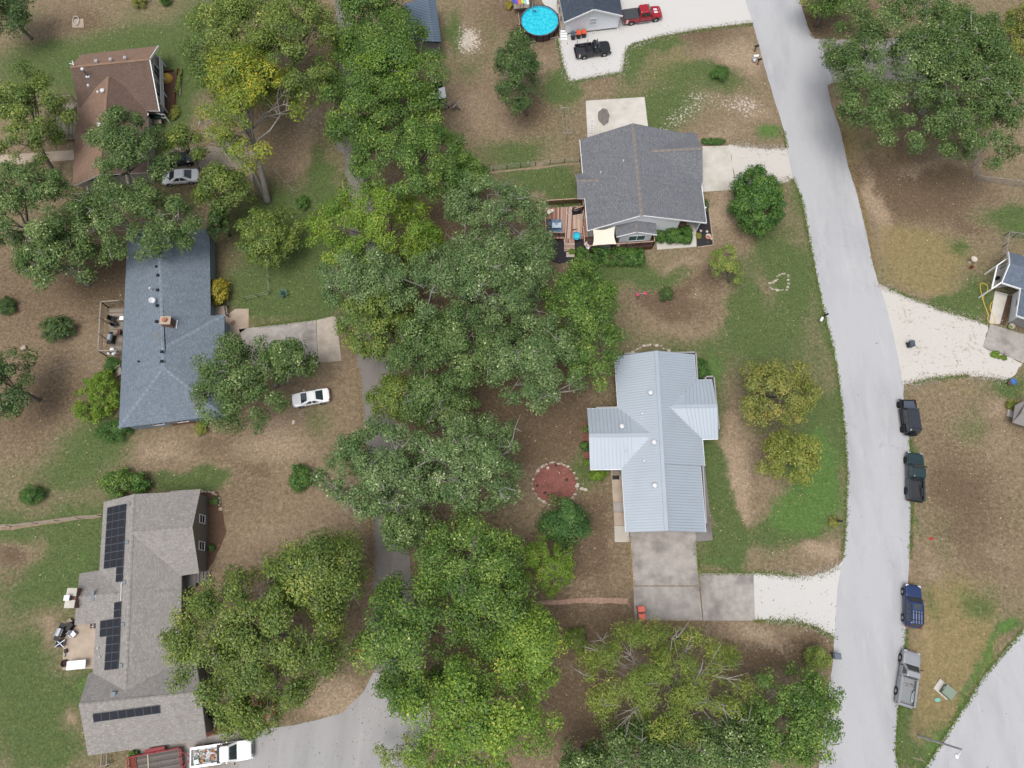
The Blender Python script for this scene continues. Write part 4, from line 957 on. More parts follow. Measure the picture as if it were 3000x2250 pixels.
MB().box(ch + Vector((0.75, 0.05, -0.3)), (0.14, 1.1, 0.35)).build('flashing', WHITE_METAL, chm)
for q in ((463, 806.5), (461.5, 849.5), (460, 895), (458.5, 942), (474, 1030.5), (473.5, 1058.5)): box_vent(hb, on_plane(*q, bw0, bn0, bw1), BLACK, 0.34)
box_vent(hb, on_plane(406, 1059, bw0, bn0, bw1), BLACK, 0.2); box_vent(hb, on_plane(458, 781, bw0, bn0, bw1), BLACK, 0.26)
pipe(hb, on_plane(445, 851, bw0, bn0, bw1), 0.7, 0.11, WHITE_METAL)
dsh = on_plane(455, 885, bw0, bn0, bw1)
sdh = thing('satellite_dish', 'round white satellite dish on the blue-grey roof', 'satellite dish', dsh)
mb = MB(); mb.lathe((0, 0, 0), [(0.0, -0.08), (0.2, -0.06), (0.38, 0.04), (0.36, 0.05), (0.2, -0.04), (0, -0.05)], 16)
Rm = Matrix.Rotation(0.5, 3, 'Y'); mb.v = [tuple(dsh + Vector((-0.15, 0, 0.55)) + Rm @ Vector(v)) for v in mb.v]
mb.build('dish', WHITE_METAL, sdh, smooth=True); MB().tube([dsh, dsh + Vector((-0.1, 0, 0.5))], 0.04, 6).build('arm', WHITE_METAL, sdh)
an = thing('roof_antenna', 'thin toothed aerial lying low on the blue-grey roof', 'antenna', on_plane(484, 1000, bn0, bh, bb))
ab = on_plane(486, 1001, bn0, bh, bb); at_ = ab + Vector((-1.0, 0.6, 1.3))
MB().tube([ab, ab + Vector((0, 0, 1.2))], 0.03, 5).build('mast', WOOD_GREY, an); MB().tube([ab + Vector((0, 0, 1.2)), at_], 0.025, 5).build('boom', WOOD_GREY, an)
for i in range(6):
    q = (ab + Vector((0, 0, 1.2))).lerp(at_, i / 5); MB().tube([q + Vector((-.2, -.35, 0)), q + Vector((.2, .35, 0))], 0.018, 4).build('element', WOOD_GREY, an)
db = thing('deck', 'weathered grey deck with railing along the west side of the blue-grey house', 'deck', P(335, 970))
board_field(db, [(320, 905), (320, 1036), (372, 1036), (374, 902)], 1.0, 0, 0.15, GREY_BOARDS)
railing(db, [P(372, 898), P(319, 902), P(312, 1043), P(366, 1043)], 1.0, 0.95, WOOD_GREY, GREY_BOARDS[2], 0.22)
for i in range(4): MB().box(P(352 - i * 5, 1084 + i * 3, 0.8 - i * 0.2), (0.28, 1.2, 0.05), rz=0.4).build('step', GREY_BOARDS[2], db)
MB().beam(P(352, 1068, 1.6), P(335, 1079, 0.9), 0.1, 0.05).build('stair_rail', GREY_BOARDS[2], db)
en = thing('entry_stoop', 'tan entry stoop beside the inner corner of the blue-grey roof', 'stoop', P(645, 915))
MB().prism(px('628,903 668,898 672,925 660,925 628,932'), 0, 0.35).build('landing', CONCRETE_TAN, en)
railing(en, [P(668, 900), P(672, 930)], 0.35, 0.9, DARK, DARK, 0.3)

# ================================================================ taupe house with solar panels
SH_G = shingle('warm_grey_shingles', C(160, 156, 152), C(142, 138, 135), C(180, 176, 172), row=0.2, speck=C(194, 190, 186))
hg = thing('house', 'rambling warm grey shingled house carrying three solar arrays', 'house', P(400, 1800))
G0, G1 = 2.8, 4.6
gnw, grn, grs = P(303.7, 1471, G0), P(391, 1448, G1), P(365.6, 2028, G1)
gwS, gW1 = P(273.4, 1971, G0), P(291.7, 1668, G0)
gEe0, gEe1 = P(534, 1440, G0), P(528, 1952, G0)
roofs(hg, [[gnw, grn, grs, P(268, 2030, G0)], [grn, gEe0, gEe1, grs]], SH_G)
dn, ds, dr, dri = P(587, 1433, G0), P(582.5, 1679, G0), P(563, 1545, G1 + 0.05), P(384, 1561, G1 + 0.05)
roofs(hg, [[dr, dn, P(500, 1438, G0), dri], [ds, dr, dri, P(495, 1691, G0)]], SH_G)
vn, vs_, vr, vri = P(233, 1680, G0), P(218, 1831, G0), P(225, 1751, 4.15), P(360, 1738, 4.15)
roofs(hg, [[vn, vr, vri, P(330, 1664, G0)], [vr, vs_, P(330, 1822, G0), vri]], SH_G)
yr0, yr1 = P(231, 2066, 5.3), P(587, 2030, 5.3)
yn0, yn1, ys0, ys1 = P(260, 1972, G0), P(574, 1934, G0), P(257.7, 2214, G0 - 0.3), P(603.5, 2164.5, G0 - 0.3)
roofs(hg, [[yn0, yn1, yr1, yr0], [yr0, yr1, ys1, ys0]], SH_G)
CAPG = [plain('grey_cap', C(158, 154, 150), 0.9, 0.2), plain('grey_cap_b', C(148, 144, 140), 0.9, 0.2)]
for a, b in ((grn, P(367, 2010, G1)), (P(392, 1560, G1 + .07), dr), (vr, P(340, 1740, 4.17)), (yr0, yr1)): ridge_cap(hg, a, b, CAPG, 0.3, 0.36)
gin = P(400, 1750)
walls(hg, [Vector((P(x, y, G0).x, P(x, y, G0).y, 0)) for x, y in ((312, 1476), (520, 1449), (520, 1940), (286, 1968))], 0, G0 - 0.1, SIDING_G)
dA, dB = [Vector((P(x, y, G0).x, P(x, y, G0).y, 0)) for x, y in ((582, 1446), (577, 1667))]
wall(hg, dA, dB, 0, G0, SIDING_G, apex=(0.5, G1 - 0.3), inward=gin)
wall(hg, dA, P(520, 1455) , 0, G0 - 0.1, SIDING_G, inward=gin); wall(hg, dB, dB + Vector((-2.4, -0.1, 0)), 0, G0 - 0.1, SIDING_G, inward=gin)
for s in (0.33, 0.69): window(hg, dA, dB, s, 1.75, 0.85, 1.35, P(900, 1550), plain('dark_pane', C(44, 48, 50), 0.1, 0.2, 3, spec=0.6), 'sash')
fpath(hg, [dn, dr, ds], plain('taupe_trim', C(150, 146, 140), 0.6, 0.1), 0.06, 0.2)
walls(hg, [Vector((P(x, y, G0).x, P(x, y, G0).y, 0)) for x, y in ((243, 1686), (330, 1674), (330, 1815), (229, 1824))], 0, G0 - 0.12, SIDING_G)
yw = [Vector((P(x, y, G0).x, P(x, y, G0).y, 0)) for x, y in ((274, 1982), (566, 1946), (592, 2153), (271, 2200))]
for i in range(4): wall(hg, yw[i], yw[(i + 1) % 4], 0, G0 - 0.25, SIDING_G, inward=P(430, 2070))
wall(hg, yw[0], yw[3], G0 - 0.35, G0 - 0.3, SIDING_G, apex=(0.38, 4.9), name='gable', inward=P(430, 2070)); wall(hg, yw[1], yw[2], G0 - 0.35, G0 - 0.3, SIDING_G, apex=(0.42, 4.9), name='gable', inward=P(430, 2070))
def panel_grid(a, b, c, d, nc, nr, plane):
    A, B, Cc, D = [on_plane(*q, *plane, off=0.16) for q in (a, b, c, d)]
    nrm = (B - A).cross(D - A).normalized(); nrm = nrm if nrm.z > 0 else -nrm
    for i in range(nc):
        for j in range(nr):
            q = []
            for u, v in ((i, j), (i + 1, j), (i + 1, j + 1), (i, j + 1)):
                q.append(A.lerp(B, u / nc).lerp(D.lerp(Cc, u / nc), v / nr))
            ctr = sum(q, Vector()) / 4
            o = [ctr + (p - ctr) * 0.965 for p in q]; inn = [ctr + (p - ctr) * 0.915 + nrm * 0.006 for p in q]
            mb = MB(); mb.slab(o, 0.05, 1); k = len(mb.v); mb.face(inn if (inn[1] - inn[0]).cross(inn[2] - inn[0]).z > 0 else inn[::-1], 0)
            mb.build('solar_panel', [SOLAR, SOLAR_FRAME], hg)
pw = (gnw, grn, gwS)
panel_grid((314, 1487), (368.5, 1475), (359.5, 1659), (303, 1667), 3, 8, pw)
panel_grid((340, 1661.5), (359.2, 1659.5), (357.5, 1704), (338, 1706), 1, 2, pw)
panel_grid((334, 1765), (354, 1762), (351.5, 1809), (332, 1811.5), 1, 2, pw)
panel_grid((293, 1819), (351.3, 1810), (350, 1860), (291.5, 1867), 3, 2, pw)
panel_grid((311, 1864.5), (350, 1860.5), (344.5, 1960), (304.6, 1964.5), 2, 4, pw)
panel_grid((270.7, 2091.6), (467, 2065.8), (470, 2090), (273.4, 2117), 8, 1, (yr0, yr1, ys1))
MB().beam(on_plane(356, 1706, *pw, off=.08), on_plane(354, 1760, *pw, off=.08), 0.06, 0.06).build('conduit', WHITE_METAL, hg)
for q in ((379, 1476), (373, 1588), (365, 1706), (361, 1829), (356, 1949)): box_vent(hg, on_plane(*q, *pw), plain('slate_vent', C(128, 138, 146), 0.6, 0.1), 0.42)
box_vent(hg, on_plane(333, 2034, yn0, yn1, yr0), _MC['slate_vent'], 0.6)
for q in ((290, 1899), (295.5, 1925)): pipe(hg, on_plane(*q, *pw), 0.35, 0.07, WHITE_METAL)
MB().slab([on_plane(*q, vr, vs_, vri, off=.07) for q in ((266, 1730), (275, 1729), (275, 1761), (266, 1762))], 0.06).build('roof_flashing', _MC['slate_vent'], hg)
cc = P(210, 1752, 4.7)
cg = MB().box((cc.x - 0.1, cc.y, 2.3), (1.0, 2.05, 4.6)).build('chimney', BRICK, hg, uv=True)
MB().box((cc.x - 0.12, cc.y + 0.62, 4.65), (1.08, 0.84, 0.12)).build('cap', CONCRETE_PALE, cg); MB().box((cc.x - 0.12, cc.y - 0.62, 4.65), (1.08, 0.84, 0.12)).build('cap', CONCRETE_PALE, cg)
MB().box((cc.x - 0.25, cc.y, 4.85), (0.55, 0.5, 0.6)).build('flue', plain('flue_mauve', C(110, 100, 112), 0.6, 0.1), cg); MB().box((cc.x - 0.25, cc.y, 5.2), (0.6, 0.58, 0.08)).build('flue_cap', WHITE_METAL, cg)
es = thing('front_steps', 'concrete landing with four steps below the taupe gable', 'steps', P(590, 1690))
MB().prism(px('536,1690 582,1682 580,1718 536,1722'), 0, 0.7).build('landing', CONCRETE_GREY, es)
for i in range(4): MB().prism(px('%d,%d %d,%d %d,%d %d,%d' % (582 + i * 9, 1672, 591 + i * 9, 1671, 590 + i * 9, 1708, 581 + i * 9, 1709)), 0, 0.6 - i * 0.14).build('step', CONCRETE_GREY, es)

# ================================================================ right edge house, sheds
SH_R = shingle('sky_grey_shingles', C(112, 124, 140), C(98, 110, 126), C(132, 144, 158), row=0.2)
hr = thing('house', 'blue-grey shingled house with white trim cut by the right picture edge', 'house', P(3000, 830))
Q0, Q1 = 2.8, 4.0
qn, qr, qs = P(2954.6, 738, Q0), P(2958.5, 771, Q1), P(2935, 828, Q0)
qn2, qr2, qs2 = P(3150, 790, Q0), P(3160, 830, Q1), P(3120, 880, Q0)
roofs(hr, [[qn, qn2, qr2, qr], [qr, qr2, qs2, qs]], SH_R)
fpath(hr, [qn, qr, qs, P(2990, 846, Q0)], WHITE, 0.09, 0.24)
roofs(hr, [[P(2990, 846, Q0), P(2978, 924, Q0), P(3050, 950, 4.3), P(3050, 850, 4.3)], [P(3050, 850, 4.3), P(3050, 950, 4.3), P(3130, 965, Q0), P(3130, 870, Q0)]], SH_R)
fpath(hr, [P(2990, 846, Q0), P(2978, 924, Q0), P(3050, 950, 4.3)], WHITE, 0.08, 0.24)
rin = P(3060, 860)
ra, rb = P(2966, 866), P(2954, 946)
wall(hr, ra, rb, 0, Q0 - 0.1, SIDING_W, inward=rin); wall(hr, rb, P(3080, 985), 0, Q0 - 0.1, SIDING_GREY, inward=rin); wall(hr, ra, P(3040, 880), 0, Q0 - .1, SIDING_W, inward=rin)
window(hr, ra, rb, 0.42, 1.7, 1.0, 1.2, P(2800, 900), GLASS, 'sash')
wall(hr, P(2965, 772), P(2952, 832), 0, Q0 - 0.1, SIDING_W, inward=rin)
por = thing('porch', 'pale porch slab with white posts and beams on the right edge house', 'porch', P(2930, 810))
MB().prism(px('2925,780 2952,770 2950,840 2905,846'), 0, 0.12).build('floor', CONCRETE_PALE, por)
for a, b in (((2951, 757, Q0 - .15), (2921, 778, Q0 - .2)), ((2921, 778, Q0 - .2), (2905, 847, Q0 - .2)), ((2933, 828, Q0 - .15), (2905, 847, Q0 - .2))): MB().beam(P(*a), P(*b), 0.14, 0.16).build('beam', WHITE, por)
for q in ((2921, 778), (2905, 847)):
    p = P(*q, Q0 - .25); MB().box((p.x, p.y, 1.3), (0.14, 0.14, 2.6)).build('post', WHITE, por)
gp = thing('garden_gate', 'dark metal gate panel at the foot of the right edge porch', 'gate', P(2935, 858))
for i in range(5): MB().beam(P(2915 + i * 9, 850 + i * 2.2, 0.1), P(2915 + i * 9, 850 + i * 2.2, 1.0), 0.04, 0.04).build('bar', DARK, gp)
MB().beam(P(2912, 849, 1.0), P(2960, 861, 1.0), 0.06, 0.06).build('top_rail', DARK, gp)
shd = thing('garden_shed', 'low grey hipped shed at the right edge with a pale step', 'shed', P(2995, 1220))
roofs(shd, [[P(2974, 1187, 1.5), P(3010, 1170, 2.2), P(2990, 1212, 2.3), P(2966, 1238, 1.5)], [P(2966, 1238, 1.5), P(2990, 1212, 2.3), P(3060, 1235, 2.3), P(3060, 1268, 1.5)], [P(2990, 1212, 2.3), P(3010, 1170, 2.2), P(3070, 1180, 1.5), P(3060, 1235, 2.3)]], plain('grey_resin', C(140, 136, 134), 0.7, 0.1), 0.08, plain('grey_resin_edge', C(128, 124, 122), 0.7, 0.1))
walls(shd, [P(2978, 1192), P(3060, 1190), P(3055, 1262), P(2972, 1236)], 0, 1.45, _MC['grey_resin'])
MB().box(P(2961, 1211, 0.1), (0.8, 0.9, 0.2), rz=-0.3).build('step', CONCRETE_PALE, shd)

BLUEM = plain('blue_roof_metal', C(118, 136, 154), 0.45, 0.08, 0.6, metal=0.2, spec=0.5)
BLUES = plain('blue_seam', C(88, 104, 124), 0.45, 0.05, metal=0.2, spec=0.5)
sb = thing('metal_shed', 'long shed with a blue corrugated metal roof half under the trees', 'shed', P(1235, 60))
s0, s1, s2, s3 = P(1181.5, 12.3, 2.6), P(1253, -8, 3.7), P(1271, 122, 3.7), P(1201, 116, 2.6)
s4_, s5 = P(1277, -4, 2.9), P(1292, 122, 2.9)
q1, = roofs(sb, [[s0, s1, s2, s3]], BLUEM, 0.1, BLUES); q2, = roofs(sb, [[s1, s4_, s5, s2]], BLUEM, 0.1, BLUES)
ribs(sb, q1, s1, s2, s0, s3, 0.3, BLUES); ribs(sb, q2, s1, s2, s4_, s5, 0.3, BLUES)
walls(sb, [Vector((p.x, p.y, 0)) for p in (s0.lerp(s4_, .06), s4_.lerp(s0, .06), s5.lerp(s3, .06), s3.lerp(s5, .06))], 0, 2.5, SIDING_GREY)
ss = thing('storage_shed', 'small shed with dark wall and a white roof flap under the tree', 'shed', P(1285, 290))
roofs(ss, [[P(1284, 259, 2.2), P(1302.5, 254, 1.9), P(1307, 285, 1.9), P(1286, 290, 2.2)]], WHITE_METAL, 0.06); roofs(ss, [[P(1255, 262, 1.8), P(1284, 259, 2.2), P(1286, 296, 2.2), P(1256, 303, 1.8)]], plain('navy_roof', C(40, 50, 62), 0.6, 0.15), 0.06)
walls(ss, [P(1262, 268), P(1299, 263), P(1302, 296), P(1264, 302)], 0, 1.75, plain('navy_wall', C(36, 42, 52), 0.7, 0.15))
# ---------------------------------------------------------------- vehicles
def paint(name, col, metal=0.2, rough=0.3):
    return plain(name, col, rough, 0.04, 1.0, metal=metal, spec=0.5, coat=0.6)
TYRE = plain('tyre_rubber', C(34, 34, 37), 0.85, 0.1)
RIM = plain('alloy_rim', C(190, 193, 200), 0.35, 0.05, metal=0.6)
RIM_DARK = plain('dark_rim', C(52, 52, 58), 0.45, 0.05, metal=0.4)
CARGLASS = plain('car_glass', C(52, 64, 70), 0.03, 0.25, spec=1.0)  # base colour lifted to stand in for pale sky reflections
CHROME = plain('chrome', C(190, 192, 198), 0.25, 0.05, metal=0.8)
LAMP = plain('headlamp_lens', C(210, 214, 220), 0.15, 0.05, spec=0.8)
TAIL = plain('tail_lamp', C(150, 28, 34), 0.2, 0.1, spec=0.6)
def sect(x, hw, zb, zt, r):
    h = zt - zb
    half = [(hw * 0.90, zb), (hw * 0.985, zb + 0.22 * h), (hw, zb + 0.5 * h), (hw * 0.985, zt - r * 1.1), (hw - r * 0.55, zt - r * 0.3), (hw - r * 1.6, zt), (hw * 0.4, zt + 0.015)]
    return [Vector((x, y, z)) for y, z in half] + [Vector((x, -y, z)) for y, z in half[::-1]]
def loft(mb, stations, mi=0):
    S = [sect(*s) for s in stations]
    n = len(S[0]); k = len(mb.v)
    mb.v += [tuple(p) for s in S for p in s]
    for i in range(len(S) - 1):
        for j in range(n):
            q = k + i * n
            mb.f.append([q + j, q + n + j, q + n + (j + 1) % n, q + (j + 1) % n]); mb.m.append(mi)
    mb.f.append([k + j for j in range(n)]); mb.m.append(mi)
    mb.f.append([k + (len(S) - 1) * n + j for j in range(n)][::-1]); mb.m.append(mi)
def greenhouse(t, xbf, xtf, xtr, xbr, z0, z1, h0, h1, body, splits, rear=True, name='cabin', glass=CARGLASS):
    f = lambda x, y, z: Vector((x, y, z))
    mb = MB()
    cr = 0.10
    bot = [f(xbf, h0 - cr, z0), f(xbf - cr, h0, z0), f(xbr + cr, h0, z0), f(xbr, h0 - cr, z0)]
    top = [f(xtf, h1 - cr, z1 - .03), f(xtf - cr, h1, z1 - .05), f(xtr + cr, h1, z1 - .05), f(xtr, h1 - cr, z1 - .03)]
    bot += [f(p.x, -p.y, p.z) for p in bot[::-1]]; top += [f(p.x, -p.y, p.z) for p in top[::-1]]
    k = 8
    cap = [f(p.x * 0.9 + (xtf + xtr) * 0.05, p.y * 0.86, z1 + .015) for p in top]
    mb.add(bot + top + cap, [[i, i + 8, (i + 1) % 8 + 8, (i + 1) % 8] for i in range(8)] + [[i + 8, i + 16, (i + 1) % 8 + 16, (i + 1) % 8 + 8] for i in range(8)] + [list(range(16, 24))[::-1]])
    o = mb.build(name, body, t)
    def q4(a, b, c, d, off, nm):
        n = (b - a).cross(d - a).normalized()
        ctr = (a + b + c + d) / 4
        if n.dot(ctr - Vector(((xbf + xbr) / 2, 0, (z0 + z1) / 2))) < 0: n = -n
        MB().add  # noqa
        m2 = MB(); pts = [p + n * off for p in (a, b, c, d)]
        if (pts[1] - pts[0]).cross(pts[3] - pts[0]).dot(n) < 0: pts = pts[::-1]
        m2.face(pts); m2.build(nm, glass, t)
    L = lambda a, b, u: a.lerp(b, u)
    def quad(b0, b1, t0, t1, nm, u0=.05, u1=.95, v0=.08, v1=.9):
        q4(L(L(b0, t0, v0), L(b1, t1, v0), u0), L(L(b0, t0, v0), L(b1, t1, v0), u1), L(L(b0, t0, v1), L(b1, t1, v1), u1), L(L(b0, t0, v1), L(b1, t1, v1), u0), 0.012, nm)
    quad(bot[7], bot[0], top[7], top[0], 'windshield')
    if rear: quad(bot[3], bot[4], top[3], top[4], 'rear_window')
    for s in (0, 1):
        B0, B1, T0_, T1_ = (bot[1], bot[2], top[1], top[2]) if s == 0 else (bot[6], bot[5], top[6], top[5])
        for u0, u1 in splits: quad(B0, B1, T0_, T1_, 'side_window', u0, u1, 0.1, 0.88)
    return o
def wheels(t, wb, track, r=0.38, w=0.24, rim=RIM):
    for x in (wb / 2, -wb / 2):
        for s in (1, -1):
            c = Vector((x, s * track, r))
            o = MB().lathe(c, [(r * .62, -w / 2), (r * .93, -w / 2), (r, -w * .3), (r, w * .3), (r * .93, w / 2), (r * .62, w / 2)], 18, axis='Y').build('wheel', TYRE, t, smooth=True)
            y = s * w * 0.42
            mb = MB().lathe(c + Vector((0, y, 0)), [(r * .66, 0), (r * .58, -s * .03), (r * .2, s * .01), (0, s * .02)], 14, axis='Y')
            mb.build('rim', rim, o)
def arches(t, wb, hw, r, mat):
    for x in (wb / 2, -wb / 2):
        for s in (1, -1):
            MB().lathe(Vector((x, s * (hw + 0.004), r)), [(r * 1.22, 0), (r * 1.22, s * 0.012), (r * 1.0, s * 0.012)], 18, axis='Y').build('wheel_arch', mat, t)
def mirror(t, x, hw, z, mat, big=1.0):
    for s in (1, -1):
        MB().box((x, s * (hw + 0.13 * big), z + .06), (0.1 * big, 0.24 * big, 0.18 * big)).build('mirror', mat, t)
def place(t, A, B, side, track):
    A, B = Vector((A.x, A.y, 0)), Vector((B.x, B.y, 0))
    d = (A - B).normalized(); left = Vector((-d.y, d.x, 0))
    t.location = (A + B) / 2 - left * side * track
    t.rotation_euler = (0, 0, math.atan2(d.y, d.x))
def pickup(label, col, wb, cab, W=1.95, bed=None, bedrib=True, roofz=1.86, fo=0.95, ro=1.15, rim=RIM, cover=None, bumper=CHROME, lift=0.0, splits=((.1, .5), (.55, .9)), trim=None, hoodstripe=None):
    t = thing('pickup_truck', label, 'pickup truck', (0, 0, 0), local=True)
    hw = W / 2; xf, xr = wb / 2 + fo, -wb / 2 - ro
    xc = wb / 2 - 0.42                         # cowl
    xb = xc - cab                              # back of the cab
    zl = lift
    mb = MB()
    loft(mb, [(xf, hw * .80, .52 + zl, .90 + zl, .10), (xf - .10, hw * .93, .42 + zl, 1.0 + zl, .12), (xf - .4, hw, .36 + zl, 1.07 + zl, .13), (xc + .15, hw, .36 + zl, 1.14 + zl, .12), (xc - .3, hw, .36 + zl, 1.15 + zl, .09), (xb + .02, hw, .36 + zl, 1.15 + zl, .09)])
    mb.build('body', col, t, smooth=False)
    MB().slab([Vector((xf - .28, hw * .72, 1.055 + zl)), Vector((xc + .12, hw * .82, 1.165 + zl)), Vector((xc + .12, -hw * .82, 1.165 + zl)), Vector((xf - .28, -hw * .72, 1.055 + zl))], .06).build('hood', col, t)
    if hoodstripe:
        for s in (.25, -.25): MB().slab([Vector((xf - .3, s + .14, 1.065 + zl)), Vector((xc + .2, s + .16, 1.17 + zl)), Vector((xc + .2, s - .16, 1.17 + zl)), Vector((xf - .3, s - .14, 1.065 + zl))], .03).build('hood_stripe', hoodstripe, t)
    greenhouse(t, xc - .02, xc - .72, xb + .14, xb + .02, 1.12 + zl, roofz + zl, hw * .95, hw * .76, col, splits)
    bedm = bed or BLACK
    zf, zt = .72 + zl, 1.16 + zl
    for s in (1, -1):
        MB().box(((xb + xr) / 2, s * (hw - .06), (zt + .42 + zl) / 2), (xb - xr - .06, .12, zt - .42 - zl)).build('bed_side', col, t)
        MB().box(((xb + xr) / 2, s * (hw - .13), zt + .012), (xb - xr - .08, .2, .03)).build('bed_rail', bedm if trim is None else trim, t)
        MB().box((-wb / 2, s * (hw - .24), zf + .14), (.95, .28, .28)).build('wheel_well', bedm, t)
    MB().box((xr + .06, 0, (zt + .5 + zl) / 2), (.1, W - .1, zt - .5 - zl)).build('tailgate', col, t)
    MB().box((xb - .05, 0, (zt + zf) / 2), (.05, W - .2, zt - zf)).build('bulkhead', bedm, t)
    if cover: MB().box(((xb + xr) / 2, 0, zt + .04), (xb - xr - .05, W - .06, .05)).build('bed_cover', cover, t)
    else:
        MB().box(((xb + xr) / 2, 0, zf - .05), (xb - xr - .1, W - .22, .1)).build('bed_floor', bedm, t)
        if bedrib:
            for k in range(9): MB().box(((xb + xr) / 2, (k - 4) * .165, zf + .012), (xb - xr - .16, .07, .025)).build('bed_ridge', bedm, t)
    MB().box((xf - .02, 0, .52 + zl), (.16, W * .92, .2)).build('bumper', bumper, t); MB().box((xr - .04, 0, .55 + zl), (.18, W * .92, .18)).build('bumper', bumper, t)
    MB().box((xf - .01, 0, .78 + zl), (.06, W * .5, .22)).build('grille', DARK, t)
    for s in (1, -1):
        MB().box((xf - .1, s * hw * .74, .88 + zl), (.2, .3, .16)).build('headlight', LAMP, t); MB().box((xr + .04, s * (hw - .08), .95 + zl), (.1, .17, .34)).build('tail_light', TAIL, t)
        for xd in ([xc - .25, xb + .35] if cab < 1.9 else [xc - .25, xc - 1.15, xb + .12]): MB().box((xd, s * (hw + .002), .78 + zl), (.02, .012, .62)).build('door_seam', DARK, t)
        MB().box((xb + .5, s * (hw + .015), .95 + zl), (.16, .04, .04)).build('door_handle', bumper, t)
    mirror(t, xc - .3, hw, 1.15 + zl, BLACK)
    wheels(t, wb, hw - .1, .385 + zl * .3, .26, rim); arches(t, wb, hw, .39 + zl * .3, DARK)
    return t
def sedan(label, col, wb, W=1.82, kind='sedan', rim=RIM, roofz=1.44, fo=.95, ro=1.05, cat='car', name='parked_car', rails=False, splits=((.14, .46), (.52, .84))):
    t = thing(name, label, cat, (0, 0, 0), local=True)
    hw = W / 2; xf, xr = wb / 2 + fo, -wb / 2 - ro
    xc = wb / 2 - .38
    suv = kind == 'suv'
    zb_, zh, zd = (.42, 1.08, 1.1) if suv else (.28, .92, .98)
    mb = MB()
    rear = [(-wb / 2 - .1, hw, zb_, zd, .12), (xr + .25, hw * .97, zb_ + .04, zd - (.0 if suv else .03), .13), (xr + .06, hw * .9, zb_ + .1, zd - .08, .13), (xr, hw * .82, zb_ + .16, zd - .2, .1)]
    loft(mb, [(xf, hw * .72, zb_ + .1, zh - .26, .1), (xf - .09, hw * .88, zb_ + .02, zh - .16, .13), (xf - .4, hw * .98, zb_, zh - .05, .15), (xc + .1, hw, zb_, zh + .03, .13), (xc - .5, hw, zb_, zd, .1), (-wb / 2 + .6, hw, zb_, zd, .1)] + rear)
    mb.build('body', col, t, smooth=False)
    MB().slab([Vector((xf - .3, hw * .66, zh - .035)), Vector((xc + .1, hw * .78, zh + .055)), Vector((xc + .1, -hw * .78, zh + .055)), Vector((xf - .3, -hw * .66, zh - .035))], .05).build('hood', col, t)
    if suv:
        greenhouse(t, xc - .02, xc - .68, xr + .42, xr + .16, zd - .04, roofz, hw * .96, hw * .78, col, ((.12, .36), (.39, .62), (.65, .92)))
        xm = (xc - .68 + xr + .42) / 2
        MB().box((xc - 1.15, 0, roofz + .018), (.55, .8, .02)).build('sunroof', CARGLASS, t)
        for k in range(4): MB().box((xm - .45, (k - 1.5) * .3, roofz + .02), (1.35, .05, .03)).build('roof_rib', RIM, t)
        for x in (xm - .02, xm - .75): MB().box((x, 0, roofz + .06), (.06, 1.1, .04)).build('rack_bar', BLACK, t)
        for s in (1, -1): MB().beam((xc - .9, s * hw * .7, roofz + .04), (xr + .5, s * hw * .7, roofz + .04), .05, .05).build('roof_rail', BLACK, t)
    else:
        greenhouse(t, xc + .28, xc - .72, -wb / 2 + .62, -wb / 2 - .36, zd - .04, roofz, hw * .95, hw * .72, col, splits)
        MB().slab([Vector((-wb / 2 - .36, hw * .74, zd + .03)), Vector((xr + .2, hw * .7, zd + .0)), Vector((xr + .2, -hw * .7, zd + .0)), Vector((-wb / 2 - .36, -hw * .74, zd + .03))], .04).build('trunk_lid', col, t)
    MB().box((xf - .02, 0, zb_ + .18), (.1, W * .7, .16)).build('grille', DARK, t)
    for s in (1, -1):
        MB().box((xf - .16, s * hw * .72, zh - .2), (.26, .32, .12)).build('headlight', LAMP, t); MB().box((xr + .07, s * hw * .76, zd - .17), (.14, .28, .18)).build('tail_light', TAIL, t)
        for xd in (xc - .3, -.12, -wb / 2 + .45): MB().box((xd, s * (hw + .002), .7), (.018, .01, .5)).build('door_seam', DARK, t)
        for xd in (-.02, -.95): MB().box((xd, s * (hw + .012), .84), (.16, .03, .035)).build('door_handle', col, t)
    mirror(t, xc - .3, hw, zd, col, .8)
    wheels(t, wb, hw - .1, .36 if suv else .32, .22, rim); arches(t, wb, hw, .37 if suv else .33, DARK)
    return t
def hubs(a, b, z=0.36): return P(*a, z), P(*b, z)
def vec(a, b): return (a - b).length
SILVER = paint('silver_paint', C(166, 169, 174), .3); BLUEP = paint('navy_blue_paint', C(34, 58, 106), .3); GREENP = paint('dark_green_paint_car', C(34, 62, 64), .3)
REDP = paint('red_paint', C(172, 18, 34), .15); BLACKP = paint('black_paint', C(26, 28, 32), .1); WHITEP = paint('white_car_paint', C(238, 240, 243, .92), 0, .3); JEEP = paint('charcoal_paint', C(38, 42, 50), .2)
VB = ('vehicles parked along the right road',)
A, B = hubs((2639, 1927), (2626.5, 2024))
t = pickup('silver pickup with an empty ribbed bed, last vehicle down the right road', SILVER, vec(A, B), 1.45, 1.92, plain('bed_steel', C(150, 154, 158), .5, .15, 4, metal=.3), splits=((.14, .86),), ro=1.2)
place(t, A, B, 1, .86); t['group'] = VB[0]
MB().box((-2.0, -.62, .86), (.9, .22, .14)).build('tool_tray', plain('pale_teal_plastic', C(170, 196, 196), .5, .1), t)
for k in range(14): MB().box((-.75 + RNG.normal() * .12, RNG.uniform(-.7, .7), .77), (.1, .06, .03), rz=RNG.uniform(0, 3)).build('leaf_litter', plain('brown_leaf', C(120, 84, 66), .9, .3), t)
A, B = hubs((2645.8, 1733.4), (2646, 1809.8))
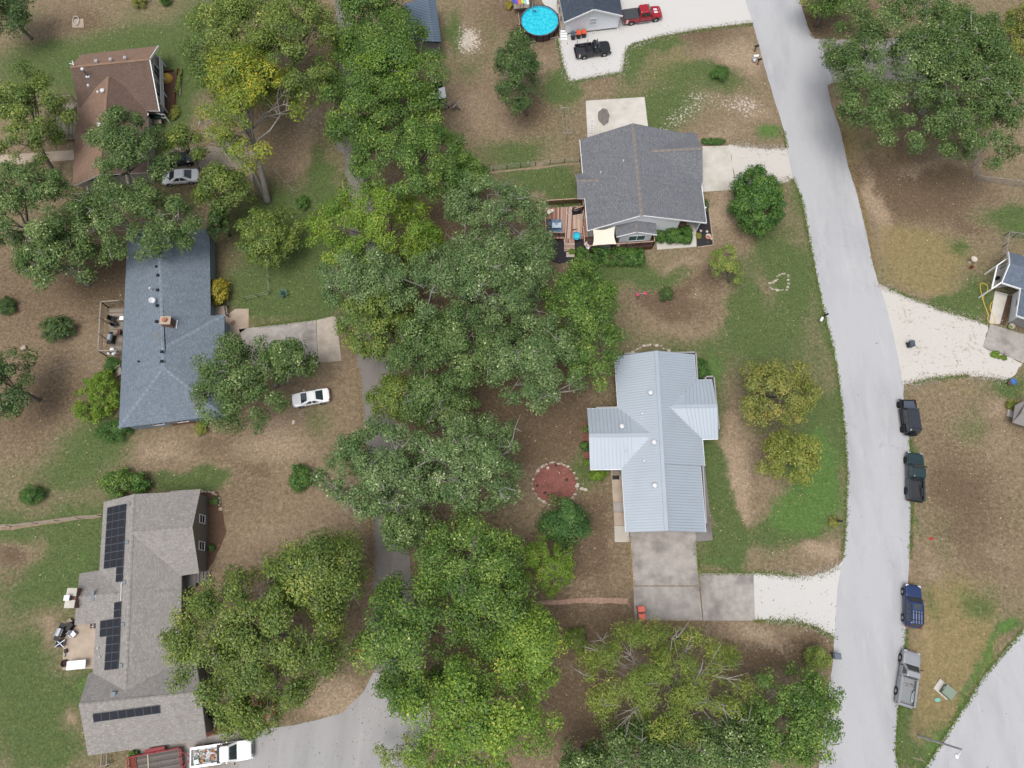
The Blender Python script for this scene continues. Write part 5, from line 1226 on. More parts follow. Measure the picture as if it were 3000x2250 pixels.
t = sedan('navy blue sport utility vehicle with roof rack parked on the grass verge', BLUEP, vec(A, B), 1.88, 'suv', roofz=1.78, ro=.95, fo=.9, cat='suv', name='sport_utility_vehicle'); place(t, A, B, 1, .85); t['group'] = VB[0]
A, B = hubs((2600 + 262 / 4.88, 1150 + 965 / 4.88), (2600 + 270 / 4.88, 1150 + 1405 / 4.88))
t = pickup('dark green pickup with a black lined bed behind the black off-roader', GREENP, vec(A, B), 1.95, 1.92, plain('black_bed_liner', C(56, 58, 64), .6, .1), rim=RIM_DARK, bumper=BLACK, splits=((.12, .52), (.56, .88)), ro=1.1, fo=.9)
place(t, A, B, 1, .86); t['group'] = VB[0]
mb = MB(); mb.tube([(-1.1, -.5, .85), (-1.1, -.72, .85), (-1.75, -.72, .85), (-1.75, -.5, .85), (-1.1, -.5, .85)], .03, 6); mb.build('bed_frame', DARK, t)
A, B = hubs((1920.8, 57.6), (1849.6, 67.8), .4)
t = pickup('red crew cab pickup with white hood stripes and black bed cover', REDP, vec(A, B), 2.15, 2.0, cover=plain('bed_tarp', C(70, 72, 76), .7, .1), hoodstripe=plain('white_stripe', C(236, 236, 240), .3, .02), roofz=1.92, lift=.05)
place(t, A, B, -1, .9)
for s in (1, -1): MB().box((-vec(A, B) / 2 - .72, s * 1.008, .86), (.3, .012, .62)).build('white_decal', plain('white_stripe', C(236, 236, 240)), t); MB().beam((1.0, s * 1.02, .42), (-1.1, s * 1.02, .42), .12, .06).build('side_step', CHROME, t)
A, B = hubs((1770.5, 159.4), (1712, 167.3), .4)
t = pickup('black regular cab pickup alone on the white gravel below the white house', BLACKP, vec(A, B), 1.25, 1.95, plain('black_bed_liner', C(56, 58, 64)), roofz=1.85, splits=((.16, .86),), bumper=BLACK)
place(t, A, B, -1, .88)
MB().box((-.95, 0, 1.08), (.45, 1.6, .3)).build('tool_box', BLACK, t)
for s in (.85, -.85):
    if s > 0:
        for x in (-.75, -2.3): MB().box((x, s, 1.5), (.06, .06, .7)).build('rack_post', DARK, t)
MB().box((-vec(A, B) / 2 - .75, -.985, .85), (.2, .012, .6)).build('white_decal', plain('white_stripe', C(236, 236, 240)), t)
# white work truck
A, B = P(738, 2193.5, .8), P(561, 2219, .8)
Lw = vec(A, B); wbw = 3.75
t = pickup('white work pickup with junk filling its bed beside the red trailer', WHITEP, wbw, 1.75, 2.0, plain('scuffed_white_bed', C(206, 206, 208), .6, .15, 3), roofz=1.95, fo=.95, ro=Lw - wbw - .95, lift=.06, trim=WHITEP, bedrib=False, splits=((.12, .6), (.66, .9)))
d = (A - B).normalized(); place(t, B.lerp(A, 1 - (.95 + wbw / 2) / Lw) + d * wbw / 2, B.lerp(A, 1 - (.95 + wbw / 2) / Lw) - d * wbw / 2, 1, 0)
xbk = wbw / 2 - .42 - 1.75
MB().box((xbk - .22, 0, 1.2), (.42, 1.85, .12)).build('tool_box', DARK, t)
JC = [plain('junk_%s' % n, c, .7, .25, 5) for n, c in (('tan', C(176, 140, 100)), ('white', C(220, 222, 226)), ('rust', C(150, 92, 56)), ('grey', C(150, 150, 150)), ('teal', C(120, 150, 140)))]
for k in range(42):
    x = RNG.uniform(-wbw / 2 - (Lw - wbw - .95) + .3, xbk - .55)
    MB().box((x, RNG.uniform(-.7, .7), RNG.uniform(.86, 1.02)), (RNG.uniform(.1, .6), RNG.uniform(.06, .3), RNG.uniform(.05, .2)), rz=RNG.uniform(0, 3)).build('junk', JC[k % 5], t)
MB().box((-wbw / 2 - 1.0, -.45, 1.15), (.5, .4, .3), rz=.2).build('bucket_box', WHITE, t)
for k in range(5): MB().box((xbk + .85, (k - 2) * .3, 2.04), (.06, .1, .05)).build('roof_marker', plain('amber_lens', C(220, 190, 120), .3, .1), t)
# cars
A, B = hubs((884, 1191), (944, 1180.6), .32)
t = sedan('white sedan parked on bare dirt south of the concrete drive', WHITEP, vec(A, B) * 1.03, 1.8); place(t, A, B, 1, .8)
A, B = P(473, 522, .75), P(580, 512, .75)
t = sedan('white police style sedan half under branches east of the tan house', WHITEP, 2.9, 1.92, roofz=1.48, fo=1.0, ro=1.2, splits=((.14, .46), (.52, .84)))
t['label'] = 'white four door sedan half under branches east of the tan house'
d = (A - B).normalized(); m_ = (A + B) / 2; place(t, m_ + d * 1.5, m_ - d * 1.4, 1, 0)
A, B = P(572, 460, .7), P(473, 472, .7)
t = sedan('dark sedan with red tail lamp nearly hidden by yellow-green leaves', BLACKP, 2.7, 1.8); d = (A - B).normalized(); m_ = (A + B) / 2; place(t, m_ + d * 1.4, m_ - d * 1.4, 1, 0)
# off-roader
A, B = hubs((2600 + 165 / 4.88, 1150 + 178 / 4.88), (2600 + 213 / 4.88, 1150 + 525 / 4.88), .42)
wb = max(2.5, vec(A, B) * 1.02)
t = thing('off_road_vehicle', 'black boxy off-roader with ribbed hardtop and rear spare wheel', 'off-roader', (0, 0, 0), local=True, group=VB[0])
mb = MB(); loft(mb, [(wb / 2 + .35, .62, .62, 1.08, .06), (wb / 2 + .2, .66, .6, 1.14, .06), (wb / 2 - .62, .78, .55, 1.2, .06), (wb / 2 - .65, .8, .5, 1.2, .05), (-wb / 2 - .55, .8, .5, 1.2, .05), (-wb / 2 - .6, .78, .52, 1.16, .05)]); mb.build('body', JEEP, t)
MB().slab([Vector((wb / 2 + .28, .6, 1.15)), Vector((wb / 2 - .6, .7, 1.23)), Vector((wb / 2 - .6, -.7, 1.23)), Vector((wb / 2 + .28, -.6, 1.15))], .05).build('hood', paint('slate_hood', C(88, 96, 112), .3), t)
greenhouse(t, wb / 2 - .62, wb / 2 - .92, -wb / 2 - .5, -wb / 2 - .58, 1.18, 1.88, .78, .72, JEEP, ((.05, .3), (.35, .62), (.67, .95)))
for k in range(8): MB().box((-.42, (k - 3.5) * .165, 1.915), (wb * .78, .06, .03)).build('roof_rib', paint('slate_top', C(62, 68, 80), .1, .5), t)
for x in (wb / 2, -wb / 2):
    for s in (1, -1): MB().box((x, s * .88, .93), (1.0, .26, .06)).build('fender', BLACK, t); MB().beam((x + .5, s * .88, .92), (x + .64, s * .88, .7), .26, .05).build('fender_flare', BLACK, t)
MB().box((wb / 2 + .5, 0, .62), (.2, 1.6, .16)).build('bumper', BLACK, t); MB().box((-wb / 2 - .68, 0, .6), (.16, 1.5, .16)).build('bumper', BLACK, t)
for s in (1, -1): MB().box((-.05, s * .9, .5), (wb - 1.1, .16, .06)).build('side_step', BLACK, t)
sp = MB().lathe(Vector((-wb / 2 - .78, .05, 1.05)), [(.2, -.1), (.36, -.12), (.4, -.05), (.4, .06), (.3, .12), (0, .12)], 18, axis='X').build('spare_wheel', TYRE, t)
wheels(t, wb, .84, .41, .28, RIM_DARK); mirror(t, wb / 2 - .75, .8, 1.2, BLACK); place(t, A, B, 1, .86)
# trailer
tr = thing('utility_trailer', 'red framed utility trailer with a grey plank bed behind the white truck', 'trailer', P(455, 2225))
c4 = [P(378, 2218, .65), P(530, 2190, .65), P(540, 2290, .65), P(388, 2318, .65)]
REDF = plain('faded_red_paint', C(150, 56, 62), .6, .2, 3)
for i in range(4):
    MB().beam(c4[i], c4[(i + 1) % 4], .12, .14).build('frame_rail', REDF, tr)
    MB().beam(c4[i] + Vector((0, 0, .5)), c4[(i + 1) % 4] + Vector((0, 0, .5)), .07, .07).build('top_rail', REDF, tr)
    for k in range(5): p = c4[i].lerp(c4[(i + 1) % 4], k / 4); MB().box(p + Vector((0, 0, .25)), (.07, .07, .5)).build('upright', REDF, tr)
for i in range(17):
    u0, u1 = (i + .04) / 17, (i + .96) / 17
    MB().slab([c4[0].lerp(c4[3], u0), c4[1].lerp(c4[2], u0), c4[1].lerp(c4[2], u1), c4[0].lerp(c4[3], u1)], .04).build('plank', plain('trailer_plank_%d' % (i % 3), [C(112, 104, 100), C(98, 92, 90), C(124, 116, 110)][i % 3], .9, .25, 5), tr)
MB().slab([c4[0] + Vector((0, 0, .08)), c4[0].lerp(c4[1], .14) + Vector((0, 0, .08)), c4[3].lerp(c4[2], .14) + Vector((0, 0, .08)), c4[3] + Vector((0, 0, .08))], .03).build('ramp', plain('rusty_ramp', C(118, 62, 50), .8, .3, 4), tr)
hp = P(560, 2219, .6)
for q in (c4[1].lerp(c4[2], .12), c4[1].lerp(c4[2], .6)): MB().beam(q, hp, .1, .1).build('tongue', REDF, tr)
MB().beam(c4[0].lerp(c4[1], .3) + Vector((0.05, .28, .12)), c4[0].lerp(c4[1], .68) + Vector((0.05, .28, .12)), .36, .08).build('fender', REDF, tr)
for u in (.4, .58): MB().lathe(c4[0].lerp(c4[1], u) + Vector((0.05, .3, -.35)), [(.18, -.1), (.3, -.1), (.3, .1), (.18, .1), (0, .08)], 14, axis='Y').build('wheel', TYRE, tr)
MB().beam(P(433, 2210, .7), P(437, 2290, .7), .12, .08).build('loose_timber', plain('pale_timber', C(190, 180, 160), .8, .15), tr)

# ---------------------------------------------------------------- bins, mailboxes and small things
def wheelie(label, loc, rz, lid, body, group=None):
    t = thing('trash_bin', label, 'trash bin', loc, rz, group, local=True)
    mb = MB(); mb.v += [(-.27, -.25, .06), (.25, -.25, .06), (.25, .25, .06), (-.27, .25, .06), (-.36, -.3, 1.0), (.34, -.3, 1.0), (.34, .3, 1.0), (-.36, .3, 1.0)]
    mb.f += [[3, 2, 1, 0], [4, 5, 6, 7], [0, 1, 5, 4], [1, 2, 6, 5], [2, 3, 7, 6], [3, 0, 4, 7]]; mb.m += [0] * 6
    mb.build('body', body, t)
    mb = MB().box((.0, 0, 1.05), (.8, .66, .1), taper=.9); mb.box((.0, 0, 1.11), (.55, .46, .04), taper=.9); mb.build('lid', lid, t)
    MB().tube([(-.42, -.24, .98), (-.46, -.24, 1.0), (-.46, .24, 1.0), (-.42, .24, .98)], .025, 6).build('handle', body, t)
    for s in (1, -1): MB().lathe(Vector((-.3, s * .27, .13)), [(.13, -.03), (.13, .03), (0, .03)], 12, axis='Y').build('wheel', TYRE, t)
    return t
ORG_LID = plain('orange_lid', C(232, 96, 62), .5, .06, 2); ORG_LID2 = plain('pink_orange_lid', C(240, 120, 100), .5, .06, 2)
GREYLID = plain('blue_grey_lid', C(84, 92, 108), .5, .06, 2); BINB = plain('dark_bin_body', C(58, 58, 62), .6, .08, 2)
g3 = 'bins against the white house wall'
b1_ = wheelie('grey lidded trash bin, first of three nearest the white steps', P(1678, 114), -1.5, GREYLID, BINB, g3)
wheelie('orange lidded trash bin between the grey lidded one and another orange one', P(1694, 111), -1.52, ORG_LID, BINB, g3)
wheelie('orange lidded trash bin farthest from the white steps, end of the row', P(1709.5, 108), -1.5, ORG_LID, BINB, g3)
g2 = 'bins on the corner of the concrete driveway'
wheelie('coral lidded bin farther up of the pair on the driveway corner', P(1874.5, 1784.5), .05, ORG_LID2, BINB, g2)
wheelie('coral lidded bin nearest the lower left corner of the concrete driveway', P(1876.5, 1806.5), .05, ORG_LID2, BINB, g2)
wheelie('black bin with blue-grey lid standing on the weedy gravel drive', P(2661, 1014), -1.6, GREYLID, BLACK)
wheelie('slate grey bin at the left road edge above the bottom right trees', P(2443, 1921), .0, plain('slate_bin', C(108, 116, 130), .5, .08, 2), plain('slate_bin', C(108, 116, 130)))
def mailbox(label, px_, col, rz=0.0, l=.5, tube=None):
    b = P(*px_)
    t = thing('mailbox', label, 'mailbox', b, rz, local=True)
    MB().box((0, 0, .5), (.1, .1, 1.0)).build('post', WOOD_BROWN, t)
    pr = [(-.11, 0), (.11, 0), (.11, .12), (.07, .2), (0, .23), (-.07, .2), (-.11, .12)]
    mb = MB(); n = 7
    mb.add([Vector((x, y, 1.0 + z)) for x in (-l / 2, l / 2) for y, z in pr], [list(range(7))[::-1], list(range(7, 14))] + [[i, (i + 1) % 7, (i + 1) % 7 + 7, i + 7] for i in range(7)])
    mb.build('box', col, t); MB().box((l / 2 + .01, 0, 1.1), (.02, .2, .2)).build('door', col, t)
    MB().box((.05, .13, 1.2), (.14, .02, .05)).build('flag', plain('red_flag', C(170, 40, 40), .5, .1), t)
    return t
mailbox('black mailbox uppermost of the roadside group by the white gravel', (2210, 151), plain('black_mailbox', C(36, 38, 48), .4, .1), .2, .62)
mailbox('black mailbox lowermost of the roadside group beside the white tank', (2218, 190), _MC['black_mailbox'], .1, .55)
ct = thing('white_mailbox', 'white mailbox on a white post between two black mailboxes', 'mailbox', P(2213, 167))
MB().beam(P(2213, 167, 0), P(2213, 167, .95), .1, .1).build('post', WHITE, ct); MB().tube([P(2214, 164, 1.05) + Vector((-.3, -.05, 0)), P(2214, 164, 1.05) + Vector((.38, .05, 0))], .18, 10).build('box', WHITE, ct)
tk = MB().lathe(P(2210.5, 173, .35), [(0, -.3), (.2, -.28), (.3, 0), (.2, .3), (0, .34)], 12, sy=1.6).build('propane_tank', WHITE_METAL, smooth=True); tag(tk, 'small white oval tank standing on the grass beside the road mailboxes', 'tank')
mailbox('black mailbox with a white delivery tube at the lone roadside spot', (2411, 931), _MC['black_mailbox'], .35, .5)
tb = MB().tube([P(2405, 941, .9), P(2410, 930, .95)], .16, 10).build('delivery_tube', WHITE); tag(tb, 'white delivery tube below the lone black mailbox', 'newspaper tube')
mailbox('small dark mailbox rising from a flower clump beside the road', (2450, 1530), _MC['black_mailbox'], .0, .5)
# utility box, lids, street light
ub = thing('utility_box', 'olive green utility transformer box on a pale concrete pad', 'utility box', P(2766, 2022), -.75, local=True)
MB().box((-.15, .0, .06), (1.75, 1.35, .14)).build('pad', CONCRETE_PALE, ub); MB().box((.15, -.02, .45), (1.15, 1.05, .65)).build('cabinet', plain('olive_box', C(110, 126, 112), .5, .08), ub)
MB().box((.15, -.02, .79), (1.22, 1.12, .05)).build('lid', plain('olive_lid', C(132, 148, 132), .5, .08), ub); MB().box((-.44, .05, .6), (.02, .35, .14)).build('label_plate', WHITE, ub)
tag(MB().lathe(P(2746, 2050, 0), [(.34, 0), (.34, .08), (.3, .1), (0, .1)], 14, sy=.62).build('meter_lid', plain('teal_lid', C(128, 184, 172), .6, .12, 4)), 'teal plastic meter lid set in the grass below the utility box', 'meter lid')
slt = thing('street_light', 'tall pale street light pole with a white lamp head', 'street light', P(2688.6, 2155.3))
sb_ = P(2688.6, 2155.3); hP = 8.1
MB().tube([sb_, sb_ + Vector((0, 0, 4)), sb_ + Vector((0, 0, hP))], [.13, .11, .085], 8).build('pole', plain('weathered_pole', C(184, 184, 180), .8, .25, 2), slt)
tp = sb_ + Vector((0, 0, hP - .3))
lh = P(2743 + 62, 2216, hP - .1)
MB().tube([tp, tp + (lh - tp) * .5 + Vector((0, 0, .15)), lh], .05, 6).build('arm', WHITE_METAL, slt); MB().lathe(lh + Vector((0, 0, -.1)), [(0, -.12), (.22, -.1), (.27, .0), (.18, .12), (0, .16)], 12).build('lamp_head', WHITE_METAL, slt, smooth=True)
sg = MB().beam(P(2672, 2218, .05), P(2710, 2231, .05), .08, .08).build('fallen_post', WOOD_GREY); tag(sg, 'thin grey post lying in the grass tip between the two roads', 'post')
tag(MB().lathe(P(2728, 1578, .1), [(0, -.1), (.2, -.08), (.22, .05), (.1, .1), (0, .04)], 10, sy=.7).build('ground_marker', plain('red_plastic', C(200, 40, 44), .5, .1)), 'small red plastic object alone on the brown lawn', 'marker')
# birdbath, kettle, hose, pots
bt_ = thing('birdbath', 'white birdbath on the lawn left of the right edge house', 'birdbath', P(2842, 768))
MB().lathe(P(2842, 768), [(.22, 0), (.1, .12), (.08, .7), (.2, .76), (.4, .9), (.42, .94), (.34, .9), (0, .84)], 16).build('basin', STONE, bt_, smooth=True)
gl = thing('garden_globe', 'dark red globe on a stand beside the white birdbath', 'garden ornament', P(2848, 782)); MB().lathe(P(2848, 782, .6), [(0, -.22), (.2, -.1), (.22, .05), (.1, .2), (0, .22)], 12).build('globe', plain('dark_red_glaze', C(120, 22, 30), .2, .1), gl, smooth=True); MB().tube([P(2848, 782), P(2848, 782, .5)], .05, 6).build('stand', DARK, gl)
def cord(name, s, z, r, mat, label, cat, loopz=0):
    pts = [P(*[float(v) for v in q.split(',')], z) for q in s.split()]
    out = []
    for i in range(len(pts) - 1):
        p0, p1, p2, p3 = pts[max(0, i - 1)], pts[i], pts[i + 1], pts[min(len(pts) - 1, i + 2)]
        for k in range(5):
            u = k / 5
            out.append(0.5 * ((2 * p1) + (p2 - p0) * u + (2 * p0 - 5 * p1 + 4 * p2 - p3) * u * u + (3 * p1 - p0 - 3 * p2 + p3) * u ** 3))
    out.append(pts[-1])
    return tag(MB().tube(out, r, 5).build(name, mat), label, cat)
cord('garden_hose', '2879,876 2873,850 2872,832 2882,830 2893,838 2891,855 2880,868 2882,885 2889,905 2896,925 2893,932 2900,945 2912,948 2915,938 2908,922 2901,905 2903,890 2910,882', .04, .055, plain('yellow_hose', C(222, 186, 84), .5, .1), 'yellow garden hose looped over grass by the right edge walkway', 'hose')
cord('garden_hose', '1945,716 1955,710 1972,714 1990,708 1996,712 1980,720 1960,724 1952,716 1975,706 1994,709', .09, .03, plain('pale_hose', C(214, 206, 196), .6, .1), 'pale hose coiled on the concrete walk below the round hedges', 'hose')
cord('garden_hose', '112,1118 107,1108 125,1098 150,1084 185,1072 210,1066 240,1064 275,1062 290,1078 315,1086', .04, .03, plain('grey_hose', C(150, 148, 140), .7, .1), 'thin grey hose trailing across the brown lawn from the grey deck', 'hose')
def pot(label, q, r, h, col, inner, cat='planter', name='planter'):
    t = thing(name, label, cat, P(*q)); MB().lathe(P(*q), [(r * .75, 0), (r, h), (r * .88, h), (r * .86, h * .85), (0, h * .85)], 14).build('pot', col, t, smooth=False); MB().lathe(P(*q, h * .86), [(r * .8, 0), (0, .05)], 10).build('soil', inner, t); return t
pot('blue pail with dark soil by the end of the weedy gravel', (2960, 1122), .4, .6, plain('blue_pail', C(70, 120, 190), .4, .1), DIRT_BED)
pot('white pot with green plant at the corner of the right edge house', (2960, 958), .38, .4, STONE, plain('pot_leaf', C(110, 130, 80), .9, .3))
pot('terracotta flower pot in the black mulch bed corner', (2074, 695), .38, .3, STONE, plain('terracotta', C(178, 112, 88)))
pot('terracotta pot with white plate on the dark entry mat', (681, 944), .3, .35, STONE, plain('terracotta', C(178, 112, 88)))
pot('dark potted plant on the right edge porch slab', (2919, 817), .25, .4, DARK, DARK)
for i, q in enumerate(((2053, 677), (2071, 679), (2085, 700))):
    tag(MB().lathe(P(*q, .05), [(.16, -.05), (.18, .1), (0, .12)], 8).build('garden_ornament', STONE), ['pale round ornament nearest the walkway in the black mulch', 'pale round ornament in the middle of the black mulch bed', 'pale round ornament by the timber edge of the black mulch'][i], 'garden ornament', 'ornaments in the black mulch bed')
for i, (a, b) in enumerate((((2073, 588), (2090, 719)), ((2090, 719), (2043, 725)))): tag(MB().beam(P(*a, .12), P(*b, .12), .14, .22).build('edging_timber', plain('tan_timber', C(176, 158, 138), .8, .2, 4)), ['tan timber edging on the right side of the black mulch bed', 'tan timber edging along the foot of the black mulch bed'][i], 'timber', 'timbers round the black mulch bed')
# ladder and clothes line
ld = thing('step_ladder', 'white aluminium ladder lying on the concrete pad above the grey house', 'ladder', P(1734, 366))
for s in (-1, 1): MB().beam(P(1734 + s * 2.6, 349, .15), P(1734 + s * 6, 389, .15), .07, .1).build('rail', WHITE_METAL, ld)
for k in range(6): MB().beam(P(1734 - 3 - k * .5, 352 + k * 7, .17), P(1734 + 3 + k * .5, 352 + k * 7, .17), .12, .05).build('rung', WHITE_METAL, ld)
sm = sheet('concrete_stain', '1752,330 1765,320 1780,322 1788,340 1784,360 1768,368 1755,355', .074, plain('soot', C(120, 116, 112), .95, .35, 3), .25)
cl = thing('clothesline', 'grey steel clothesline with two tee posts and three wires', 'clothesline', P(1658, 350))
tops = []
for q, h in (((1652.5, 342), 1.9), ((1660, 415), 1.9)):
    b = P(*q); MB().tube([b, b + Vector((0, 0, h))], .05, 6).build('post', WOOD_GREY, cl); e = [b + Vector((s * .62, 0, h)) for s in (-1, 1)]
    MB().beam(e[0], e[1], .07, .07).build('crossarm', plain('galvanised', C(176, 176, 176), .5, .1, metal=.3), cl); tops.append(b + Vector((0, 0, h)))
for s in (-.5, 0, .5): MB().tube([tops[0] + Vector((s, 0, .05)), (tops[0] + tops[1]) / 2 + Vector((s, 0, -.02)), tops[1] + Vector((s, 0, .05))], .014, 4).build('wire', plain('wire', C(170, 168, 160), .6, .1), cl)
# fences
def post_fence(name, label, q, h, n, wire, mat=DARK, mesh=False, r=.04):
    pts = [P(*a) for a in q]
    t = thing(name, label, 'fence', pts[0])
    for a, b, k in zip(pts[:-1], pts[1:], n):
        for i in range(k + 1):
            p = a.lerp(b, i / k); MB().tube([p, p + Vector((0, 0, h))], r, 6).build('post', mat, t)
        for z in wire: MB().tube([a + Vector((0, 0, z)), b + Vector((0, 0, z))], .016, 4).build('wire', _MC['wire'], t)
        if mesh:
            MB().tube([a + Vector((0, 0, h)), b + Vector((0, 0, h))], .03, 5).build('top_rail', _MC['galvanised'], t)
            L = (b - a).length; d = (b - a) / L; mb = MB(); m = int(L / .3)
            for i in range(-5, m):
                for s in (0, 1):
                    x0, x1 = max(0, i * .3), min(L, i * .3 + h); 
                    if x1 <= x0: continue
                    z0, z1 = x0 - i * .3, x1 - i * .3
                    if s: z0, z1 = h - z0, h - z1
                    mb.beam(a + d * x0 + Vector((0, 0, z0)), a + d * x1 + Vector((0, 0, z1)), .012, .012)
            o = mb.build('chain_mesh', _MC['galvanised'], t); o['kind'] = 'stuff'
    return t
post_fence('wire_fence', 'thin wire fence with dark posts left of the grey shingled house', [(1405, 505), (1525, 491), (1697, 474)], 1.1, (3, 4), (.4, .75, 1.05))
post_fence('wire_fence', 'wire fence on a bare strip crossing the lawn at the left edge', [(-40, 1550), (110, 1534), (298, 1512)], 1.1, (2, 3), (.4, .75, 1.05))
sheet('bare_strip', '-40,1543 110,1527 298,1504 300,1514 112,1541 -40,1560', .008, plain('bare_earth', C(150, 132, 112), .95, .3, 2), .15)
sheet('bare_strip', '1405,506 1525,494 1698,476 1698,480 1525,499 1405,511', .006, _MC['bare_earth'], .12)
post_fence('chain_link_fence', 'grey chain-link fence enclosing the yard at the right edge', [(2862, 330), (2848, 530), (3060, 556)], 1.3, (5, 5), (), _MC['galvanised'], True)
post_fence('chain_link_fence', 'short dark chain-link run above the right edge house', [(2928, 790), (2940, 692), (3020, 702)], 1.2, (3, 3), (), DARK, True)
post_fence('mesh_fence', 'sagging mesh fence beside the yucca on the green lawn', [(786, 785), (792, 862), (722, 880)], 1.0, (2, 2), (.4, .95), DARK)
ds_ = MB().tube([P(1004, 530, .1), P(1008, 580, .1), P(1010, 636, .1)], .11, 6).build('fallen_log', plain('pale_log', C(170, 158, 130), .9, .2)); tag(ds_, 'pale log laid along the grass beside the shaded lane', 'log')
tag(MB().tube([P(1384, 1500, .8), P(1387, 1550, .8), P(1390, 1600, .8)], .07, 6).build('fence_rail', plain('pale_log', C(170, 158, 130))), 'thin pale rail among the trees left of the dark cedar', 'rail')
# stone rings
def ring(name, label, cat, pts, z=.0, n=40, s=(.34, .26, .2), closed=True, mats=(STONE, STONE_B)):
    P3 = dens(pts, .34, 0, closed=closed)
    c = sum(P3, Vector()) / len(P3)
    t = thing(name, label, cat, c)
    for i, p in enumerate(P3):
        mb = MB(); r = [RNG.uniform(.7, 1.25) for _ in range(3)]
        mb.lathe(p + Vector((RNG.normal() * .05, RNG.normal() * .05, 0)), [(0.0, 0), (s[0] * .5 * r[0], .02), (s[0] * .5 * r[0], s[2] * .6 * r[2]), (s[0] * .34 * r[0], s[2] * r[2]), (0, s[2] * r[2] * 1.05)], 6, sy=.75 * r[1])
        mb.build('stone', mats[i % len(mats)], t)
    return t
E0_ = [P(1626 + 66 * math.cos(a), 1418 + 62 * math.sin(a)) for a in [2 * math.pi * i / 24 for i in range(24)]]
ring('stone_edging', 'ring of white stones round the red mulch circle', 'edging', E0_, s=(.42, .3, .26))
sheet('mulch_bed', [P(1626 + 63 * math.cos(a), 1418 + 59 * math.sin(a)) for a in [2 * math.pi * i / 24 for i in range(24)]], .02, MULCH_RED, .05)
for i, q in enumerate(((1690, 1425), (1704, 1432), (1715, 1435))): tag(MB().lathe(P(*q), [(.0, 0), (.28, .02), (.26, .2), (0, .28)], 7, sy=.7).build('stone', STONE), ['white stone closest to the red mulch circle', 'white stone midway between two others outside the mulch ring', 'white stone farthest out from the red mulch circle'][i], 'stone', 'stones trailing from the mulch ring')
for i, q in enumerate(((1605, 1371), (1629, 1363), (1574, 1423), (1597, 1444), (1660, 1406))): tag(MB().lathe(P(*q), [(.0, 0), (.2, .02), (.18, .16), (0, .2)], 7).build('rock', STONE if i == 0 else WOOD_DARK), ['pale rock lying inside the red mulch near its top left', 'dark rock inside the red mulch near its top', 'dark rock inside the red mulch by its left stones', 'dark rock inside the red mulch left of centre', 'dark rock inside the red mulch by its right stones'][i], 'rock', 'rocks on the red mulch')
ring('stone_edging', 'arc of pale stones above the north gable of the metal roofed house', 'edging', px('1842,1042 1862,1028 1885,1015 1905,1011 1925,1012 1945,1022 1968,1034'), closed=False, s=(.5, .36, .26))
ring('stone_edging', 'heart shaped border of small tan stones on the roadside lawn', 'edging', px('2290,801 2306,806 2309,822 2308,842 2302,849 2285,851 2262,850 2253,842 2256,831 2272,824 2281,806'), s=(.44, .34, .18), mats=(plain('sand_stone', C(190, 180, 162), .9, .25, 4), plain('grey_stone', C(168, 162, 148), .9, .25, 4)))
ring('stone_edging', 'thin pale stone border in front of the long porch hedge', 'edging', px('1678,774 1700,785 1725,781 1790,774 1850,766 1895,761'), closed=False, s=(.36, .2, .14))
ring('stone_edging', 'rough tan stones at the corner by the taupe gable bed', 'edging', px('592,1440 612,1443 636,1448 643,1462 645,1500'), closed=False, s=(.5, .4, .2), mats=(STONE_B,))
# patio and deck furniture
def grill(label, q, z, rz, hood, s=1.0):
    t = thing('barbecue_grill', label, 'grill', P(*q, z), rz, local=True)
    MB().box((0, 0, .45 * s), (.95 * s, .55 * s, .8 * s)).build('cart', BLACK, t)
    MB().tube([(-.36 * s, 0, .98 * s), (.36 * s, 0, .98 * s)], .29 * s, 10).build('hood', hood, t)
    for x in (-.66, .66): MB().box((x * s, 0, .88 * s), (.34 * s, .5 * s, .04)).build('side_shelf', BLACK, t)
    MB().tube([(-.3 * s, -.32 * s, 1.0 * s), (.3 * s, -.32 * s, 1.0 * s)], .02, 6).build('handle', CHROME, t)
    return t
def chair(label, q, z, rz, mat, frame=None, name='patio_chair'):
    t = thing(name, label, 'chair', P(*q, z), rz, local=True); fr = frame or mat
    MB().box((0, 0, .42), (.56, .56, .07)).build('seat', mat, t); MB().box((-.3, 0, .72), (.07, .56, .6), tilt=(0, -.25)).build('backrest', mat, t)
    for s in (1, -1):
        MB().box((0, s * .3, .6), (.5, .06, .05)).build('armrest', fr, t)
        for x in (-.24, .24): MB().box((x, s * .26, .2), (.05, .05, .4)).build('leg', fr, t)
    return t
STEEL = plain('stainless', C(196, 200, 208), .3, .05, metal=.7)
CUSH = plain('cream_cushion', C(222, 214, 200), .9, .05)
grill('black grill with a silver hood on the weathered grey deck', (333, 997), 1.0, 1.5, STEEL)
chair('black armchair on the weathered grey deck, upper one', (335, 938), 1.0, -.2, BLACK); chair('black armchair turned beside another on the grey deck', (342, 953), 1.0, .6, BLACK)
sp_ = thing('side_table', 'small white table against the wall on the grey deck', 'table', P(357, 932, 1.0)); MB().box(P(357, 932, 1.5), (.6, .5, .05)).build('top', WHITE, sp_); MB().box(P(357, 932, 1.25), (.1, .1, .5)).build('leg', WHITE, sp_)
cp_ = thing('plastic_jugs', 'cluster of white jugs in the lower corner of the grey deck', 'jugs', P(330, 1032, 1.0))
for dx, dy, r in ((0, .25, .28), (-.35, -.25, .16), (.25, -.3, .16), (.45, -.1, .14)): MB().lathe(P(330, 1032, 1.0) + Vector((dx, dy, 0)), [(r, 0), (r, .3), (r * .4, .42), (0, .44)], 10).build('jug', WHITE, cp_)
chair('red brown folding seat half under the eave on the grey deck', (355, 978), 1.0, 3.1, WOOD_BROWN)
grill('big silver smoker grill on the tan patio beside the grass', (190, 1850), .1, 1.3, STEEL, 1.15)
